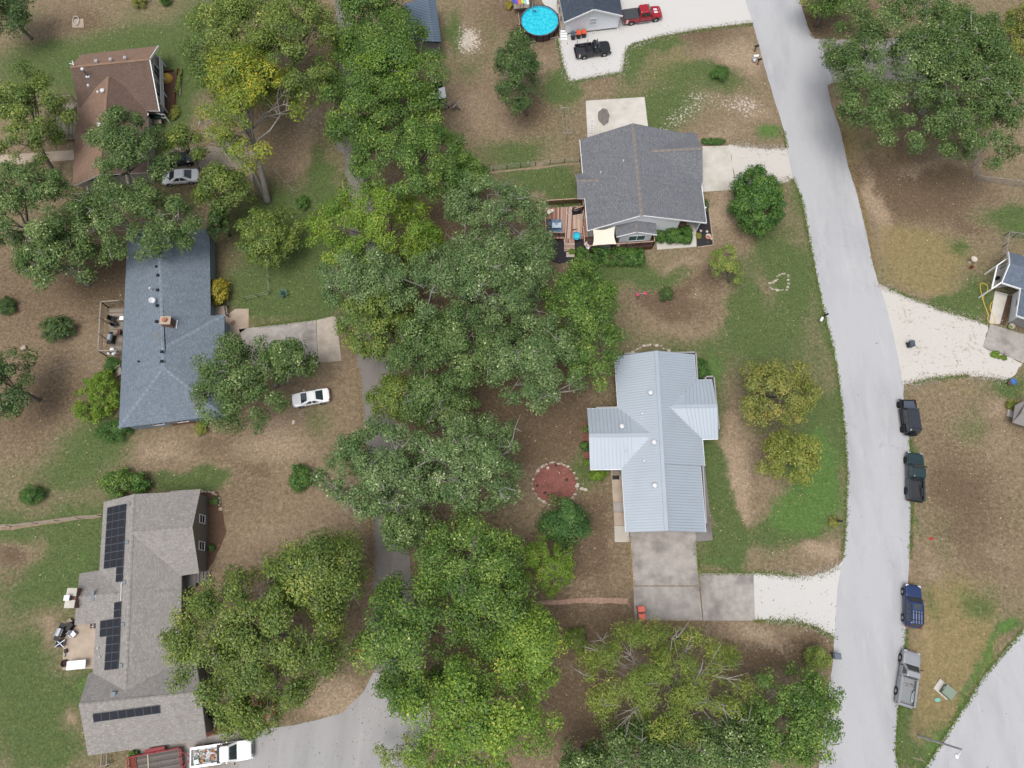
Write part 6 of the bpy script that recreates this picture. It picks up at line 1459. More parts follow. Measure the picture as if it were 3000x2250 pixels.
chair('grey metal chair tipped toward the smoker grill', (220, 1858), .1, -.7, STEEL)
fc = thing('folding_chair', 'dark folding chair frame with white crossed bars on the lawn', 'chair', P(175, 1885))
for s in (-.45, .45):
    MB().beam(P(175, 1885, .05) + Vector((s, -.4, 0)), P(175, 1885, .75) + Vector((s, .4, 0)), .06, .06).build('frame_bar', STEEL, fc); MB().beam(P(175, 1885, .05) + Vector((s, .4, 0)), P(175, 1885, .75) + Vector((s, -.4, 0)), .06, .06).build('frame_bar', STEEL, fc)
MB().beam(P(175, 1885, .8) + Vector((-.5, -.4, 0)), P(175, 1885, .8) + Vector((.5, .4, 0)), .06, .05).build('cross_bar', WHITE, fc); MB().beam(P(175, 1885, .8) + Vector((-.5, .4, 0)), P(175, 1885, .8) + Vector((.5, -.4, 0)), .06, .05).build('cross_bar', WHITE, fc); MB().box(P(175, 1885, .45), (.95, .75, .05)).build('seat', plain('navy_cloth', C(46, 54, 72), .9, .1), fc)
wt = thing('folding_table', 'long white folding table on the tan patio', 'table', P(223, 1948, .1)); MB().box(P(223, 1948, .85), (2.05, .92, .06), rz=.1).build('table_top', WHITE, wt)
for x in (-.85, .85):
    for y in (-.35, .35): MB().box(P(223, 1948, .46) + Vector((x, y + x * .1, 0)), (.05, .05, .75)).build('leg', STEEL, wt)
tag(MB().lathe(P(191, 1943, .1), [(.2, 0), (.38, .05), (.4, .25), (.3, .25), (.28, .1), (0, .1)], 14).build('fire_pit', plain('rust_black', C(62, 46, 44), .9, .3)), 'round dark fire pit beside the long white table', 'fire pit')
bw_ = thing('leaf_blower', 'grey and black leaf blower lying along the patio edge', 'leaf blower', P(192, 1915, .1)); MB().tube([P(189, 1925, .2), P(191, 1912, .22)], .09, 8).build('tube', plain('grey_plastic', C(150, 150, 152), .5, .1), bw_); MB().box(P(193, 1907, .25), (.3, .4, .3), rz=.4).build('engine', BLACK, bw_)
cr_ = thing('hose_cart', 'pale metal hose cart against the wall above the tan patio', 'cart', P(272, 1833, .1)); MB().tube([P(266, 1833, .15), P(274, 1838, .15), P(278, 1832, .5), P(270, 1828, .5)], .05, 6).build('frame', plain('bone_metal', C(206, 196, 186), .5, .1), cr_); MB().lathe(P(273, 1834, .35), [(.3, -.2), (.1, -.18), (.1, .18), (.3, .2)], 12, axis='X').build('reel', STEEL, cr_)
cbn = thing('kettle_cart', 'dark cart stacked behind the smoker grill', 'cart', P(207, 1836, .1)); MB().box(P(207, 1836, .5), (.5, .9, .8), rz=-.5).build('body', BLACK, cbn); MB().box(P(203, 1822, .25), (.7, .5, .4), rz=.7).build('crate', STONE_B, cbn)
# deck of the white gabled house
rg = thing('outdoor_rug', 'blue patterned outdoor rug on the rust coloured deck', 'rug', P(1630, 664, .6))
m, nt, bs = _nt('rug_pattern'); ck = nd(nt, 'ShaderNodeTexChecker'); ck.inputs['Scale'].default_value = 5.0; nt.links.new(nd(nt, 'ShaderNodeNewGeometry').outputs['Position'], ck.inputs['Vector'])
ck.inputs['Color1'].default_value = C(60, 96, 140); ck.inputs['Color2'].default_value = C(130, 156, 180); nt.links.new(mixc(nt, maprange(nt, noise(nt, 4, 3), .4, .65), ck.outputs[0], C(84, 112, 152)), bs.inputs['Base Color']); bs.inputs['Roughness'].default_value = .95
rgz = .56
MB().slab([P(1613, 644, rgz + .03), P(1645, 643, rgz + .03), P(1648, 684, rgz + .03), P(1615, 686, rgz + .03)], .02).build('weave', m, rg)
gt = thing('glass_table', 'frosted white table with a folded parasol on the blue rug', 'table', P(1630, 660, .6)); MB().box(P(1631, 660, 1.25), (1.2, .75, .04), rz=.03).build('table_top', plain('frosted_glass', C(196, 214, 226), .2, .05, spec=.7), gt)
for x in (-.5, .5):
    for y in (-.3, .3): MB().box(P(1631, 660, .92) + Vector((x, y, 0)), (.05, .05, .65)).build('leg', WHITE, gt)
MB().lathe(P(1630, 656, 1.3), [(.16, 0), (.1, .5), (.04, 1.0), (0, 1.1)], 10).build('parasol', plain('white_canvas', C(214, 222, 228), .9, .05), gt)
chair('cream chair in the upper left corner of the rust deck', (1607, 626), .57, -.8, CUSH, CUSH); chair('white chair in the lower left corner of the rust deck', (1614, 689), .57, .9, CUSH, CUSH)
sf = thing('outdoor_sofa', 'dark wicker sofa under the leaves along the rust deck railing', 'sofa', P(1607, 664, .57)); MB().box(P(1606, 664, .8), (.8, 2.1, .42)).build('seat', plain('dark_wicker', C(66, 66, 74), .8, .2, 6), sf); MB().box(P(1601, 664, 1.1), (.2, 2.1, .6)).build('backrest', _MC['dark_wicker'], sf); MB().box(P(1607, 656, 1.04), (.7, .6, .1)).build('cushion', plain('slate_cushion', C(96, 98, 108), .9, .1), sf)
tag(MB().box(P(1617.5, 618.5, .75), (.4, .4, .4), rz=.4).build('side_table', CUSH), 'small cream block table beside the cream corner chair', 'table')
gc = thing('covered_grill', 'black covered grill in the railed corner of the rust deck', 'grill', P(1690, 617, .57)); MB().box(P(1690, 617, 1.05), (1.25, .6, .95), rz=.12, taper=.85).build('cover', plain('black_canvas', C(44, 46, 52), .8, .15, 4), gc); MB().tube([P(1680, 616, 1.6), P(1689, 618, 1.62), P(1694, 613, 1.6)], .03, 6).build('handle', STEEL, gc)
tub = thing('kiddie_pool', 'bright blue plastic tub of water beside the deck stairs', 'tub', P(1689, 694, .56)); MB().lathe(P(1689, 694, .5), [(.44, 0), (.5, .5), (.46, .5), (.42, .3), (0, .3)], 18).build('shell', plain('sky_blue_plastic', C(80, 190, 226), .4, .05), tub); MB().lathe(P(1689, 694, .86), [(.45, 0), (0, 0)], 18).build('water', wm, tub)
cord('garden_hose', '1668,634 1662,624 1668,617 1676,618 1674,630 1668,640', .62, .025, plain('pale_hose', C(214, 206, 196)), 'pale hose looped on the rust deck near the covered grill', 'hose')
tag(MB().box(P(1701, 635, .9), (.7, .6, .06)).build('paving_mat', plain('grey_mat', C(170, 168, 164), .9, .1)), 'pale grey mat at the top of the deck stairs', 'mat')
wc_ = thing('plastic_chair', 'white plastic chair on the lower left corner of the dark porch', 'chair', P(1721, 727, .78), -.6, local=True); MB().box((0, 0, .42), (.6, .55, .06)).build('seat', WHITE, wc_); MB().box((-.28, 0, .75), (.06, .55, .6), tilt=(0, -.3)).build('backrest', WHITE, wc_)
for x in (-.24, .24):
    for y in (-.22, .22): MB().box((x, y, .2), (.05, .05, .4)).build('leg', WHITE, wc_)
tag(MB().slab([P(1742, 712, .79), P(1788, 709, .79), P(1789, 729, .79), P(1743, 731, .79)], .02).build('porch_rug', plain('grey_rug', C(150, 152, 156), .95, .3, 3)), 'grey patterned rug half under the cream shade sail', 'rug')
tag(MB().slab([P(1837, 711, .79), P(1849, 710, .79), P(1849, 719, .79), P(1837, 720, .79)], .02).build('doormat', plain('slate_mat', C(96, 92, 96), .95, .1)), 'grey doormat in front of the green glass sliding window', 'doormat')
tag(MB().lathe(P(1810, 720, .77), [(.2, 0), (.26, .3), (.2, .3), (0, .22)], 12).build('porch_pot', STONE), 'pale pot on the dark porch right of the shade sail', 'planter')
tag(MB().box(P(1671, 746, .06), (1.1, .7, .06)).build('stepping_stone', STONE), 'pale stepping stone at the foot of the rust deck steps', 'stone')
# bits and pieces
fl = thing('garden_sculpture', 'pink flower shaped garden spinner on the lawn below the hedge', 'garden ornament', P(1872, 864)); MB().tube([P(1867, 861, .5), P(1893, 858, .55)], .04, 6).build('arm', plain('galvanised', C(176, 176, 176)), fl); MB().tube([P(1874, 868), P(1872, 862, .5)], .04, 6).build('stake', _MC['galvanised'], fl)
for q in ((1867, 863), (1890, 860)): MB().lathe(P(*q, .55), [(0, -.1), (.2, -.05), (.22, .08), (0, .16)], 8).build('bloom', plain('pink_plastic', C(214, 70, 110), .5, .15), fl)
wr_ = thing('well_cap', 'concrete square with a pale ring at the top left lawn', 'well cap', P(230, 66)); MB().prism(px('213,58 245,56 247,82 213,82'), 0, .1).build('slab', CONCRETE_TAN, wr_)
MB().tube([P(222 + 9 * math.cos(a), 60 + 13 * math.sin(a), .25) for a in [2 * math.pi * i / 14 for i in range(15)]], .06, 6).build('ring', plain('pale_pipe', C(196, 190, 184), .6, .1), wr_)
wp = thing('wood_pile', 'stack of grey split firewood below the small shed', 'firewood', P(1316, 310))
FW = [plain('firewood_%s' % n, c, .9, .25, 4) for n, c in (('a', C(150, 138, 128)), ('b', C(118, 104, 96)), ('c', C(176, 164, 154)))]
for k in range(60):
    p = P(RNG.uniform(1286, 1347), RNG.uniform(300, 316), RNG.uniform(.1, .75)); an_ = RNG.normal() * .5 + 1.4
    d = Vector((math.cos(an_), math.sin(an_), RNG.normal() * .1)) * .3; MB().tube([p - d, p + d], RNG.uniform(.06, .1), 5).build('log', FW[k % 3], wp)
tl = thing('garden_tractor', 'red garden tractor glimpsed under the big lower left oak', 'tractor', P(700, 2095), .3, local=True)
MB().box((.35, 0, .75), (1.0, .55, .5), taper=.85).build('hood', plain('coral_red_paint', C(206, 78, 78), .5, .1), tl); MB().box((-.55, 0, .62), (.9, .8, .22)).build('fender', _MC['coral_red_paint'], tl); MB().box((-.5, 0, .85), (.4, .45, .2)).build('seat', BLACK, tl)
for x, r in ((.65, .26), (-.55, .4)):
    for s in (1, -1): MB().lathe(Vector((x, s * .5, r)), [(r * .5, -.12), (r, -.1), (r, .1), (r * .5, .12), (0, .1)], 14, axis='Y').build('wheel', TYRE, tl)
tf = thing('tow_frame', 'red tubular frame lying right of the garden tractor under the oak', 'frame', P(765, 2085))
for a, b in (((735, 2068), (805, 2050)), ((752, 2108), (806, 2088)), ((742, 2070), (760, 2106)), ((800, 2052), (806, 2088))): MB().beam(P(*a, .4), P(*b, .4), .14, .14).build('tube', _MC['coral_red_paint'], tf)
wb_ = thing('wheelbarrow', 'dark wheelbarrow with red tray at the tree foot above the lower drive', 'wheelbarrow', P(1040, 1925)); MB().box(P(1050, 1908, .55), (.8, .6, .3), taper=1.2).build('tray', plain('red_plastic', C(200, 40, 44)), wb_); MB().lathe(P(1033, 1933, .3), [(.1, -.08), (.3, -.08), (.3, .08), (.1, .08), (0, .06)], 14, axis='Y').build('wheel', TYRE, wb_); MB().beam(P(1030, 1930, .4), P(1060, 1900, .6), .06, .06).build('handle', WOOD_GREY, wb_)
ac = thing('air_conditioner', 'grey condenser with clutter by the garage corner of the taupe house', 'air conditioner', P(628, 2105)); MB().box(P(624, 2092, .4), (.75, .75, .8)).build('case', plain('condenser_dark', C(52, 52, 54), .6, .1), ac); MB().lathe(P(624, 2092, .81), [(.3, 0), (.28, .03), (0, .03)], 14).build('fan_grille', BLACK, ac)
tag(MB().lathe(P(633, 2122, 0), [(.9, 0), (.9, .06), (0, .1)], 14, sy=1.1).build('leaf_pile', DIRT_BED), 'dark leaf pile at the garage corner under the oak', 'leaf pile')
tag(MB().tube([P(628, 2128, .15), P(633, 2105, .8)], .08, 6).build('white_pipe', WHITE), 'white pipe leaning over the leaf pile by the garage', 'pipe')
br = thing('burner_stand', 'wooden two post frame below the garage roof of the taupe house', 'frame', P(305, 2235))
for x in (298, 314): MB().beam(P(x, 2205, .7), P(x - 2, 2245, .7), .12, .12).build('side_rail', WOOD_GREY, br); MB().box(P(x - 2, 2245, .35), (.12, .12, .7)).build('post', WOOD_GREY, br)
MB().beam(P(290, 2246, .7), P(322, 2238, .7), .12, .14).build('cross_rail', WOOD_GREY, br)
tag(MB().box(P(860, 1237, .06), (.28, .5, .12), rz=.05).build('cinder_block', CONCRETE_PALE), 'pale cinder block on the dirt below the white sedan', 'block')
bl_ = thing('timber_offcuts', 'three weathered board offcuts on dirt below the white sedan', 'boards', P(880, 1218))
for i in range(3): MB().beam(P(872 + i * 2, 1209 + i * 6, .04), P(890 + i, 1206 + i * 7, .04), .12, .05).build('board', WOOD_GREY, bl_)
tag(MB().lathe(P(92, 1064), [(0.0, 0), (.55, 0), (.5, .3), (.35, .32), (0, .28)], 12).build('tree_stump', plain('stump_wood', C(150, 124, 104), .9, .3, 4)), 'cut tree stump on the brown lawn at the left', 'stump')
tag(MB().box(P(70, 1020, .2), (.6, .5, .4), rz=.5).build('tan_block', STONE_B), 'tan stone block above the cut tree stump', 'stone')
tag(MB().box(P(1739, 95, .02), (.35, .45, .06)).build('splash_block', STONE), 'small pale splash block on gravel below the white house window', 'block')
fu = thing('fallen_branch', 'pale forked branch lying at the right road edge', 'branch', P(2465, 348)); MB().tube([P(2450, 335, .1), P(2460, 348, .12), P(2466, 358, .1)], .05, 5).build('limb', plain('bare_branch', C(176, 164, 150), .9, .2), fu); MB().tube([P(2461, 350, .12), P(2478, 352, .12), P(2490, 346, .1)], .04, 5).build('limb', _MC['bare_branch'], fu)
# ---------------------------------------------------------------- trees, shrubs, hedges
def leaf_mat(name, a, b, acc=None, rough=.5, trans=.3, spec=.3):
    m, nt, bs = _nt(name)
    a, b, acc = [None if q is None else (q[0] * 1.5, q[1] * 1.5, q[2] * 1.38, 1) for q in (a, b, acc)]
    at = nd(nt, 'ShaderNodeAttribute', attribute_name='tint').outputs['Fac']
    c = mixc(nt, maprange(nt, at, 0.15, 0.85, smooth=False), a, b)
    if acc is not None: c = mixc(nt, maprange(nt, at, 0.86, 0.97), c, acc)
    nt.links.new(c, bs.inputs['Base Color'])
    bs.inputs['Roughness'].default_value = rough; bs.inputs['Specular IOR Level'].default_value = spec
    tr = nd(nt, 'ShaderNodeBsdfTranslucent'); nt.links.new(c, tr.inputs['Color'])
    mx = nd(nt, 'ShaderNodeMixShader'); mx.inputs[0].default_value = trans
    nt.links.new(bs.outputs[0], mx.inputs[1]); nt.links.new(tr.outputs[0], mx.inputs[2])
    nt.links.new(mx.outputs[0], nt.nodes['Material Output'].inputs[0])
    return m
K = {
 'oak': (leaf_mat('oak_leaves', C(62, 88, 46), C(112, 134, 78), C(168, 178, 132), .5, .22, .3), 'oak'),
 'greyoak': (leaf_mat('grey_oak_leaves', C(70, 96, 56), C(122, 144, 94), C(180, 190, 154), .5, .22, .3), 'oak'),
 'green': (leaf_mat('maple_leaves', C(62, 94, 40), C(118, 146, 66), C(166, 178, 90), .45, .3, .4), 'round'),
 'bright': (leaf_mat('bright_maple_leaves', C(82, 118, 44), C(140, 164, 66), C(184, 190, 90), .45, .3, .4), 'round'),
 'yellow': (leaf_mat('yellowing_leaves', C(92, 116, 40), C(154, 162, 58), C(206, 178, 60), .45, .3, .4), 'round'),
 'olive': (leaf_mat('olive_leaves', C(74, 98, 42), C(126, 142, 66), C(158, 160, 80), .45, .25, .4), 'round'),
 'lime': (leaf_mat('lime_leaves', C(84, 116, 40), C(134, 158, 62), C(164, 172, 82), .5, .3, .3), 'round'),
 'dark': (leaf_mat('dark_leaves', C(50, 76, 40), C(92, 116, 62), C(126, 142, 84), .5, .2, .35), 'round'),
 'cedar': (leaf_mat('cedar_needles', C(50, 84, 44), C(92, 122, 66), C(118, 140, 80), .6, .15, .25), 'round'),
 'rust': (leaf_mat('rusting_leaves', C(104, 118, 56), C(156, 150, 86), C(182, 142, 88), .5, .25, .3), 'round'),
 'gold': (leaf_mat('golden_green_leaves', C(104, 116, 50), C(150, 154, 78), C(172, 158, 84), .5, .25, .35), 'round'),
 'orange': (leaf_mat('orange_leaves', C(124, 126, 46), C(172, 156, 60), C(196, 146, 60), .5, .25, .3), 'round'),
 'sparse': (leaf_mat('thin_leaves', C(98, 120, 56), C(152, 164, 88), C(190, 176, 96), .5, .3, .3), 'round'),
 'willow': (leaf_mat('feathery_leaves', C(92, 114, 46), C(140, 152, 74), C(172, 164, 90), .5, .3, .3), 'feather'),
 'boxwood': (leaf_mat('hedge_leaves', C(46, 84, 36), C(92, 124, 54), C(124, 146, 66), .45, .2, .35), 'round'),
}
BARK = plain('oak_bark', C(118, 110, 102), .95, .3, 3)
BARK_PALE = plain('pale_bark', C(150, 146, 138), .9, .25, 3)
BARK_DARK = plain('dark_bark', C(90, 80, 72), .95, .3, 3)
DEAD = plain('dead_wood', C(160, 153, 145), .9, .2, 3)
def leaf_mesh(name, mat, pos, nrm, L, W, tint, parent):
    n = len(pos)
    t = RNG.normal(size=(n, 3)); t -= nrm * (t * nrm).sum(1, keepdims=True); t /= np.linalg.norm(t, axis=1, keepdims=True) + 1e-9
    b = np.cross(nrm, t)
    L_ = L * RNG.uniform(.5, 1.45, (n, 1)); W_ = W * RNG.uniform(.6, 1.4, (n, 1))
    v = np.empty((n, 4, 3))
    v[:, 0] = pos - t * L_ * .5
    v[:, 1] = pos + b * W_ * .5 + nrm * L_ * .08
    v[:, 2] = pos + t * L_ * .5 - nrm * L_ * .12
    v[:, 3] = pos - b * W_ * .5 + nrm * L_ * .08
    v -= np.array(ORG[parent.name])
    me = bpy.data.meshes.new(name)
    me.vertices.add(4 * n); me.vertices.foreach_set('co', v.astype(np.float32).ravel())
    me.loops.add(4 * n); me.loops.foreach_set('vertex_index', np.arange(4 * n, dtype=np.int32))
    me.polygons.add(n); me.polygons.foreach_set('loop_start', np.arange(n, dtype=np.int32) * 4)
    me.update(calc_edges=True)
    a = me.attributes.new('tint', 'FLOAT', 'POINT'); a.data.foreach_set('value', np.repeat(tint, 4).astype(np.float32))
    me.materials.append(mat)
    o = bpy.data.objects.new(name, me); COL.objects.link(o); o.parent = parent; ORG[o.name] = ORG[parent.name]
    return o
NLEAF = 0
def plant(name, label, cat, c, r, h, kind, base=None, dens=1.0, rz=None, zc=None, rc=None, leaf=None, bark=None, limbs=8, twigs=True, group=None, lobes=.2, low=-.3, dead=0, stem_r=None, bare=0, crown='crown', boxy=False):
    """c, r: crown centre and half-sizes seen in the photo; h: height in metres"""
    global NLEAF
    zc = h * .6 if zc is None else zc
    ctr = P(c[0], c[1], zc)
    RX = abs(P(c[0] + r[0], c[1], zc).x - ctr.x); RY = abs(P(c[0], c[1] - r[1], zc).y - ctr.y)
    RZ = (h - zc) if rz is None else rz
    b = P(*base) if base is not None else Vector((ctr.x, ctr.y, 0))
    t = thing(name, label, cat, b, group=group)
    mat, style = K[kind]
    rc = rc if rc is not None else (1.05 if style == 'oak' else 1.3)
    rc = min(rc * 1.12, max(.16, min(RX, RY) * .42))
    leaf = leaf if leaf is not None else (.25 if h > 5 else .2 if h > 2 else .13)
    area = 2 * math.pi * ((RX * RY) ** .8 + (RX * RZ) ** .8 + (RY * RZ) ** .8) / 3 * 1.35
    N = int(max(10, dens * 1.55 * area / (math.pi * rc * rc) * 1.7))
    d = RNG.normal(size=(N * 4, 3)); d /= np.linalg.norm(d, axis=1, keepdims=True); d = d[d[:, 2] > low][:N]; N = len(d)
    kt = RNG.random(N) < .14; d[kt] = d[kt] * .45 + np.array([0, 0, 1.0]); d /= np.linalg.norm(d, axis=1, keepdims=True)
    bumps = RNG.normal(size=(7, 3)); bumps /= np.linalg.norm(bumps, axis=1, keepdims=True)
    lob = 1 + lobes * (np.sum(np.maximum(0, d @ bumps.T) ** 6, 1) - .6) + RNG.normal(size=N) * lobes * .25
    rad = np.where(RNG.random(N) < .76, RNG.uniform(.82, 1.03, N), RNG.uniform(.4, .82, N)) * np.clip(lob, .7, 1.15)
    eff = np.array([max(RX - rc * .3, RX * .5), max(RY - rc * .3, RY * .5), max(RZ - rc * .4, RZ * .5)])
    if boxy:
        d = RNG.uniform(-1, 1, (N, 3)); k3 = RNG.integers(0, 3, N); d[np.arange(N), k3] = np.where(RNG.random(N) < .25, -1, 1) * np.where(k3 == 2, 1, RNG.choice([-1, 1], N)); rad = np.ones(N)
    cc = np.array(ctr) + d * rad[:, None] * eff
    cc[:, 2] = np.maximum(cc[:, 2], rc * .35)
    rcs = rc * RNG.uniform(.65, 1.3, N)
    per = np.maximum(6, (2.6 * np.pi * rcs ** 2 / (leaf * leaf * .6) * (.75 if style == 'feather' else .8)).astype(int))
    idx = np.repeat(np.arange(N), per); n = len(idx)
    q = RNG.normal(size=(n, 3)) + np.array([0, 0, .55]); q /= np.linalg.norm(q, axis=1, keepdims=True)
    rr = RNG.random((n, 1)) ** .42
    out = d[idx]
    pos = cc[idx] + q * rr * rcs[idx][:, None] * np.array([1, 1, .68])
    pos[:, 2] = np.maximum(pos[:, 2], .04)
    nr = q * .75 + out * .35 + np.array([0, 0, .55]) + RNG.normal(size=(n, 3)) * .42
    nr /= np.linalg.norm(nr, axis=1, keepdims=True)
    tint = np.clip(.42 + RNG.normal(size=N)[idx] * .13 + RNG.normal(size=n) * .22, 0, 1)
    NLEAF += n
    L, W = (leaf, leaf * .62) if style != 'feather' else (leaf * 1.5, leaf * .32)
    leaf_mesh(crown, mat, pos, nr, L, W, tint, t)
    # trunk and limbs
    if limbs:
        bk = bark or (BARK_PALE if style == 'oak' else BARK)
        mb = MB()
        tr = stem_r if stem_r is not None else max(.05, .024 * h)
        fork = b.lerp(ctr, .55); fork.z = max(.2, zc - RZ * .45)
        mid = b.lerp(fork, .5) + Vector((RNG.normal() * .15, RNG.normal() * .15, 0))
        mb.tube([b - Vector((0, 0, .1)), b + Vector((0, 0, .3)), mid, fork], [tr * 1.5, tr * 1.1, tr * .95, tr * .8], 8)
        up = [i for i in range(N) if d[i, 2] > -.2]
        RNG.shuffle(up)
        ends = []
        for i in up[:limbs]:
            e = Vector(cc[i]) - Vector(d[i]) * rc * .3
            m1 = fork.lerp(e, .45) + Vector((RNG.normal() * .4, RNG.normal() * .4, .1 * RZ)); m2 = fork.lerp(e, .75) + Vector((RNG.normal() * .35, RNG.normal() * .35, .08 * RZ))
            ends.append(e); mb.tube([fork, m1, m2, e], [tr * .5, tr * .3, tr * .18, tr * .06], 5, cap=False)
            if twigs:
                near = np.argsort(((cc - np.array(m2)) ** 2).sum(1))[1:5]
                for j in near:
                    e2 = Vector(cc[j]) + Vector((d[j] + [0, 0, .3])) * rc * RNG.uniform(.2, .75)
                    m3 = m2.lerp(e2, .5) + Vector((RNG.normal() * .3, RNG.normal() * .3, .2)); mb.tube([m2, m3, e2], [tr * .2, tr * .13, tr * .05], 4, cap=False)
        if bare:
            # bare pale twigs standing through the leaf surface
            for i in up[:bare]:
                q_ = Vector(cc[i]); s = min(ends, key=lambda v_: (v_ - q_).length); e = q_ + Vector(d[i]) * rc * RNG.uniform(.5, .95) + Vector((RNG.normal() * .5, RNG.normal() * .5, .35))
                k_ = s.lerp(e, .55) + Vector((RNG.normal() * .25, RNG.normal() * .25, .1))
                mb.tube([s, k_, e], [.075, .055, .022], 4, cap=False)
                for _ in range(2):
                    f_ = k_ + Vector((RNG.normal() * .55, RNG.normal() * .55, RNG.uniform(.1, .5))); mb.tube([k_, f_], [.045, .015], 4, cap=False)
        o = mb.build('trunk', bk, t, smooth=True)
        if dead:
            mb = MB()
            for _ in range(dead):
                a = RNG.uniform(0, 2 * math.pi); el = RNG.uniform(.05, .7)
                v = Vector((math.cos(a) * math.cos(el) * RX, math.sin(a) * math.cos(el) * RY, math.sin(el) * RZ * 1.1))
                s = fork.lerp(ctr, .4); e = ctr + v * RNG.uniform(.8, 1.05); k1 = s.lerp(e, .4) + Vector((RNG.normal() * .4, RNG.normal() * .4, .3)); k2 = s.lerp(e, .72) + Vector((RNG.normal() * .4, RNG.normal() * .4, .2))
                mb.tube([s, k1, k2, e], [.09, .065, .045, .015], 5, cap=False)
                for kk in (k1, k2, k2.lerp(e, .5)):
                    for _ in range(3):
                        f_ = kk + (e - s).normalized() * RNG.uniform(.5, 1.6) + Vector((RNG.normal() * .7, RNG.normal() * .7, RNG.normal() * .4)); mb.tube([kk, kk.lerp(f_, .5) + Vector((0, 0, .1)), f_], [.05, .035, .012], 4, cap=False)
            mb.build('dead_branch', DEAD, t, smooth=True)
    return t
def tree(label, c, r, h, kind, **k):
    return plant('tree', label, 'tree', c, r, h, kind, **k)
def shrub(label, c, r, h, kind, **k):
    k.setdefault('zc', h * .45); k.setdefault('limbs', 4); k.setdefault('twigs', False); k.setdefault('low', -.6); k.setdefault('crown', 'foliage'); k.setdefault('rc', .5); k.setdefault('bark', BARK_DARK)
    return plant('shrub', label, 'shrub', c, r, h, kind, **k)
LEFT = 'trees along the left side'; MID = 'trees along the shaded lane'; BOT = 'trees along the bottom edge'
tree('dark tree filling the top left corner', (20, 28), (68, 62), 9, 'dark', group=LEFT)
tree('yellow-green fine leaved tree at the left edge beside the grey deck', (88, 350), (142, 118), 12, 'olive', base=(168, 515), group=LEFT, limbs=10, rc=1.0)
tree('big oak at the left edge below the pale walkway', (95, 630), (185, 130), 14, 'oak', base=(110, 770), group=LEFT, limbs=12, bare=16)
tree('spreading oak left of the blue-grey roof over brown ground', (170, 765), (120, 92), 11, 'oak', group=LEFT, bare=8, dens=.85)
tree('oak whose crown covers the south end of the tan roof', (388, 455), (122, 116), 14, 'oak', base=(385, 600), group=LEFT, limbs=12, bare=18, dens=.85)
tree('wide oak between the tan house and the blue-grey roof', (392, 655), (195, 102), 13, 'oak', base=(420, 730), group=LEFT, limbs=12, bare=18)
tree('low yellow-green tree right of the white sedan under branches', (655, 560), (78, 56), 9, 'olive', base=(650, 640), group=LEFT, bare=4, dens=.9)
tree('small dark blue-green conifer left of the pale yellow crown', (643, 650), (26, 52), 6, 'dark', group=LEFT, rc=.6, bark=BARK_DARK)
tree('yellow-green branch cluster hanging over the two parked cars', (548, 432), (66, 42), 9, 'olive', base=(600, 520), group=LEFT, dens=.8)
# the half dead giant
gt_ = tree('huge half dead tree with yellow top and bare grey leaning trunk', (735, 315), (148, 148), 16, 'yellow', base=(785, 590), zc=10, group=LEFT, limbs=12, dens=.8, bare=14, dead=9, bark=BARK_PALE, stem_r=.4)
mb = MB(); bs0 = P(785, 588)
m1_, m2_, m3_ = P(735, 500, 4.0), P(650, 430, 7.0), P(590, 355, 9.0)
mb.tube([bs0, m1_, m2_, m3_], [.55, .42, .3, .06], 7)
for s_, e_ in ((m2_, P(700, 400, 9)), (m1_, P(745, 560, 3)), (m2_, P(615, 420, 8)), (m2_, P(680, 470, 6.5)), (m1_, P(790, 450, 7)), (P(700, 470, 5.5), P(745, 590, 1.0)), (m3_, P(580, 372, 9.2))):
    k_ = Vector(s_).lerp(e_, .5) + Vector((RNG.normal() * .3, RNG.normal() * .3, .4)); mb.tube([s_, k_, e_], [.2, .13, .03], 5)
mb.build('dead_branch', DEAD, gt_, smooth=True)
lb = thing('fallen_branch', 'bare forked grey branch reaching over the dirt by the leaning trunk', 'branch', P(840, 520)); MB().tube([P(805, 495, 1.0), P(835, 535, .6), P(858, 528, .3)], .06, 5).build('limb', DEAD, lb); MB().tube([P(838, 532, .5), P(850, 510, .5)], .04, 5).build('limb', DEAD, lb); MB().tube([P(840, 535, .5), P(852, 552, .2), P(872, 562, .1)], .035, 5).build('limb', DEAD, lb)
tree('yellowish tree at the top, left one above the half dead giant', (690, 120), (142, 150), 15, 'olive', base=(700, 260), group=LEFT, limbs=12, bare=10)
tree('tall olive tree at the top between the left lawns and the lane', (875, 150), (145, 152), 16, 'olive', base=(880, 260), group=LEFT, limbs=12, bare=12, rc=1.15)
tree('pale yellowish small tree north-east of the blue-grey roof', (786, 702), (90, 88), 7, 'olive', base=(795, 760), rc=.8)
# right of the lane
tree('light green tree at the top edge right of the lane', (1085, 55), (118, 95), 13, 'green', group=MID)
tree('large dark green tree covering the end of the blue metal shed', (1150, 195), (178, 120), 15, 'green', base=(1160, 300), group=MID, limbs=10)
tree('dome of mid green leaves above the pale lane bend', (1100, 335), (145, 118), 14, 'green', base=(1130, 430), group=MID)
tree('yellow tipped green tree beside the small shed', (1165, 250), (105, 70), 14, 'bright', base=(1180, 340), group=MID, dens=.8)
tree('broad yellow-green tree right of the lane below the shed trees', (1215, 465), (185, 130), 13, 'green', base=(1240, 540), group=MID, limbs=10, rc=1.1)
tree('small dark green tree at the end of the thin wire fence', (1380, 520), (55, 60), 8, 'green', group=MID)
tree('lime coloured thin topped tree over the middle of the lane', (1115, 675), (190, 132), 12, 'lime', base=(1180, 760), group=MID, limbs=12, bare=14, rc=1.15)
tree('grey-green oak nearest the rust coloured deck', (1440, 625), (150, 92), 13, 'greyoak', base=(1450, 720), group=MID, limbs=12, bare=20, dens=.8, rc=.95)
tree('grey-green oak overhanging the lane beside the yucca lawn', (1075, 850), (148, 108), 13, 'greyoak', base=(1100, 930), group=MID, limbs=12, bare=16)
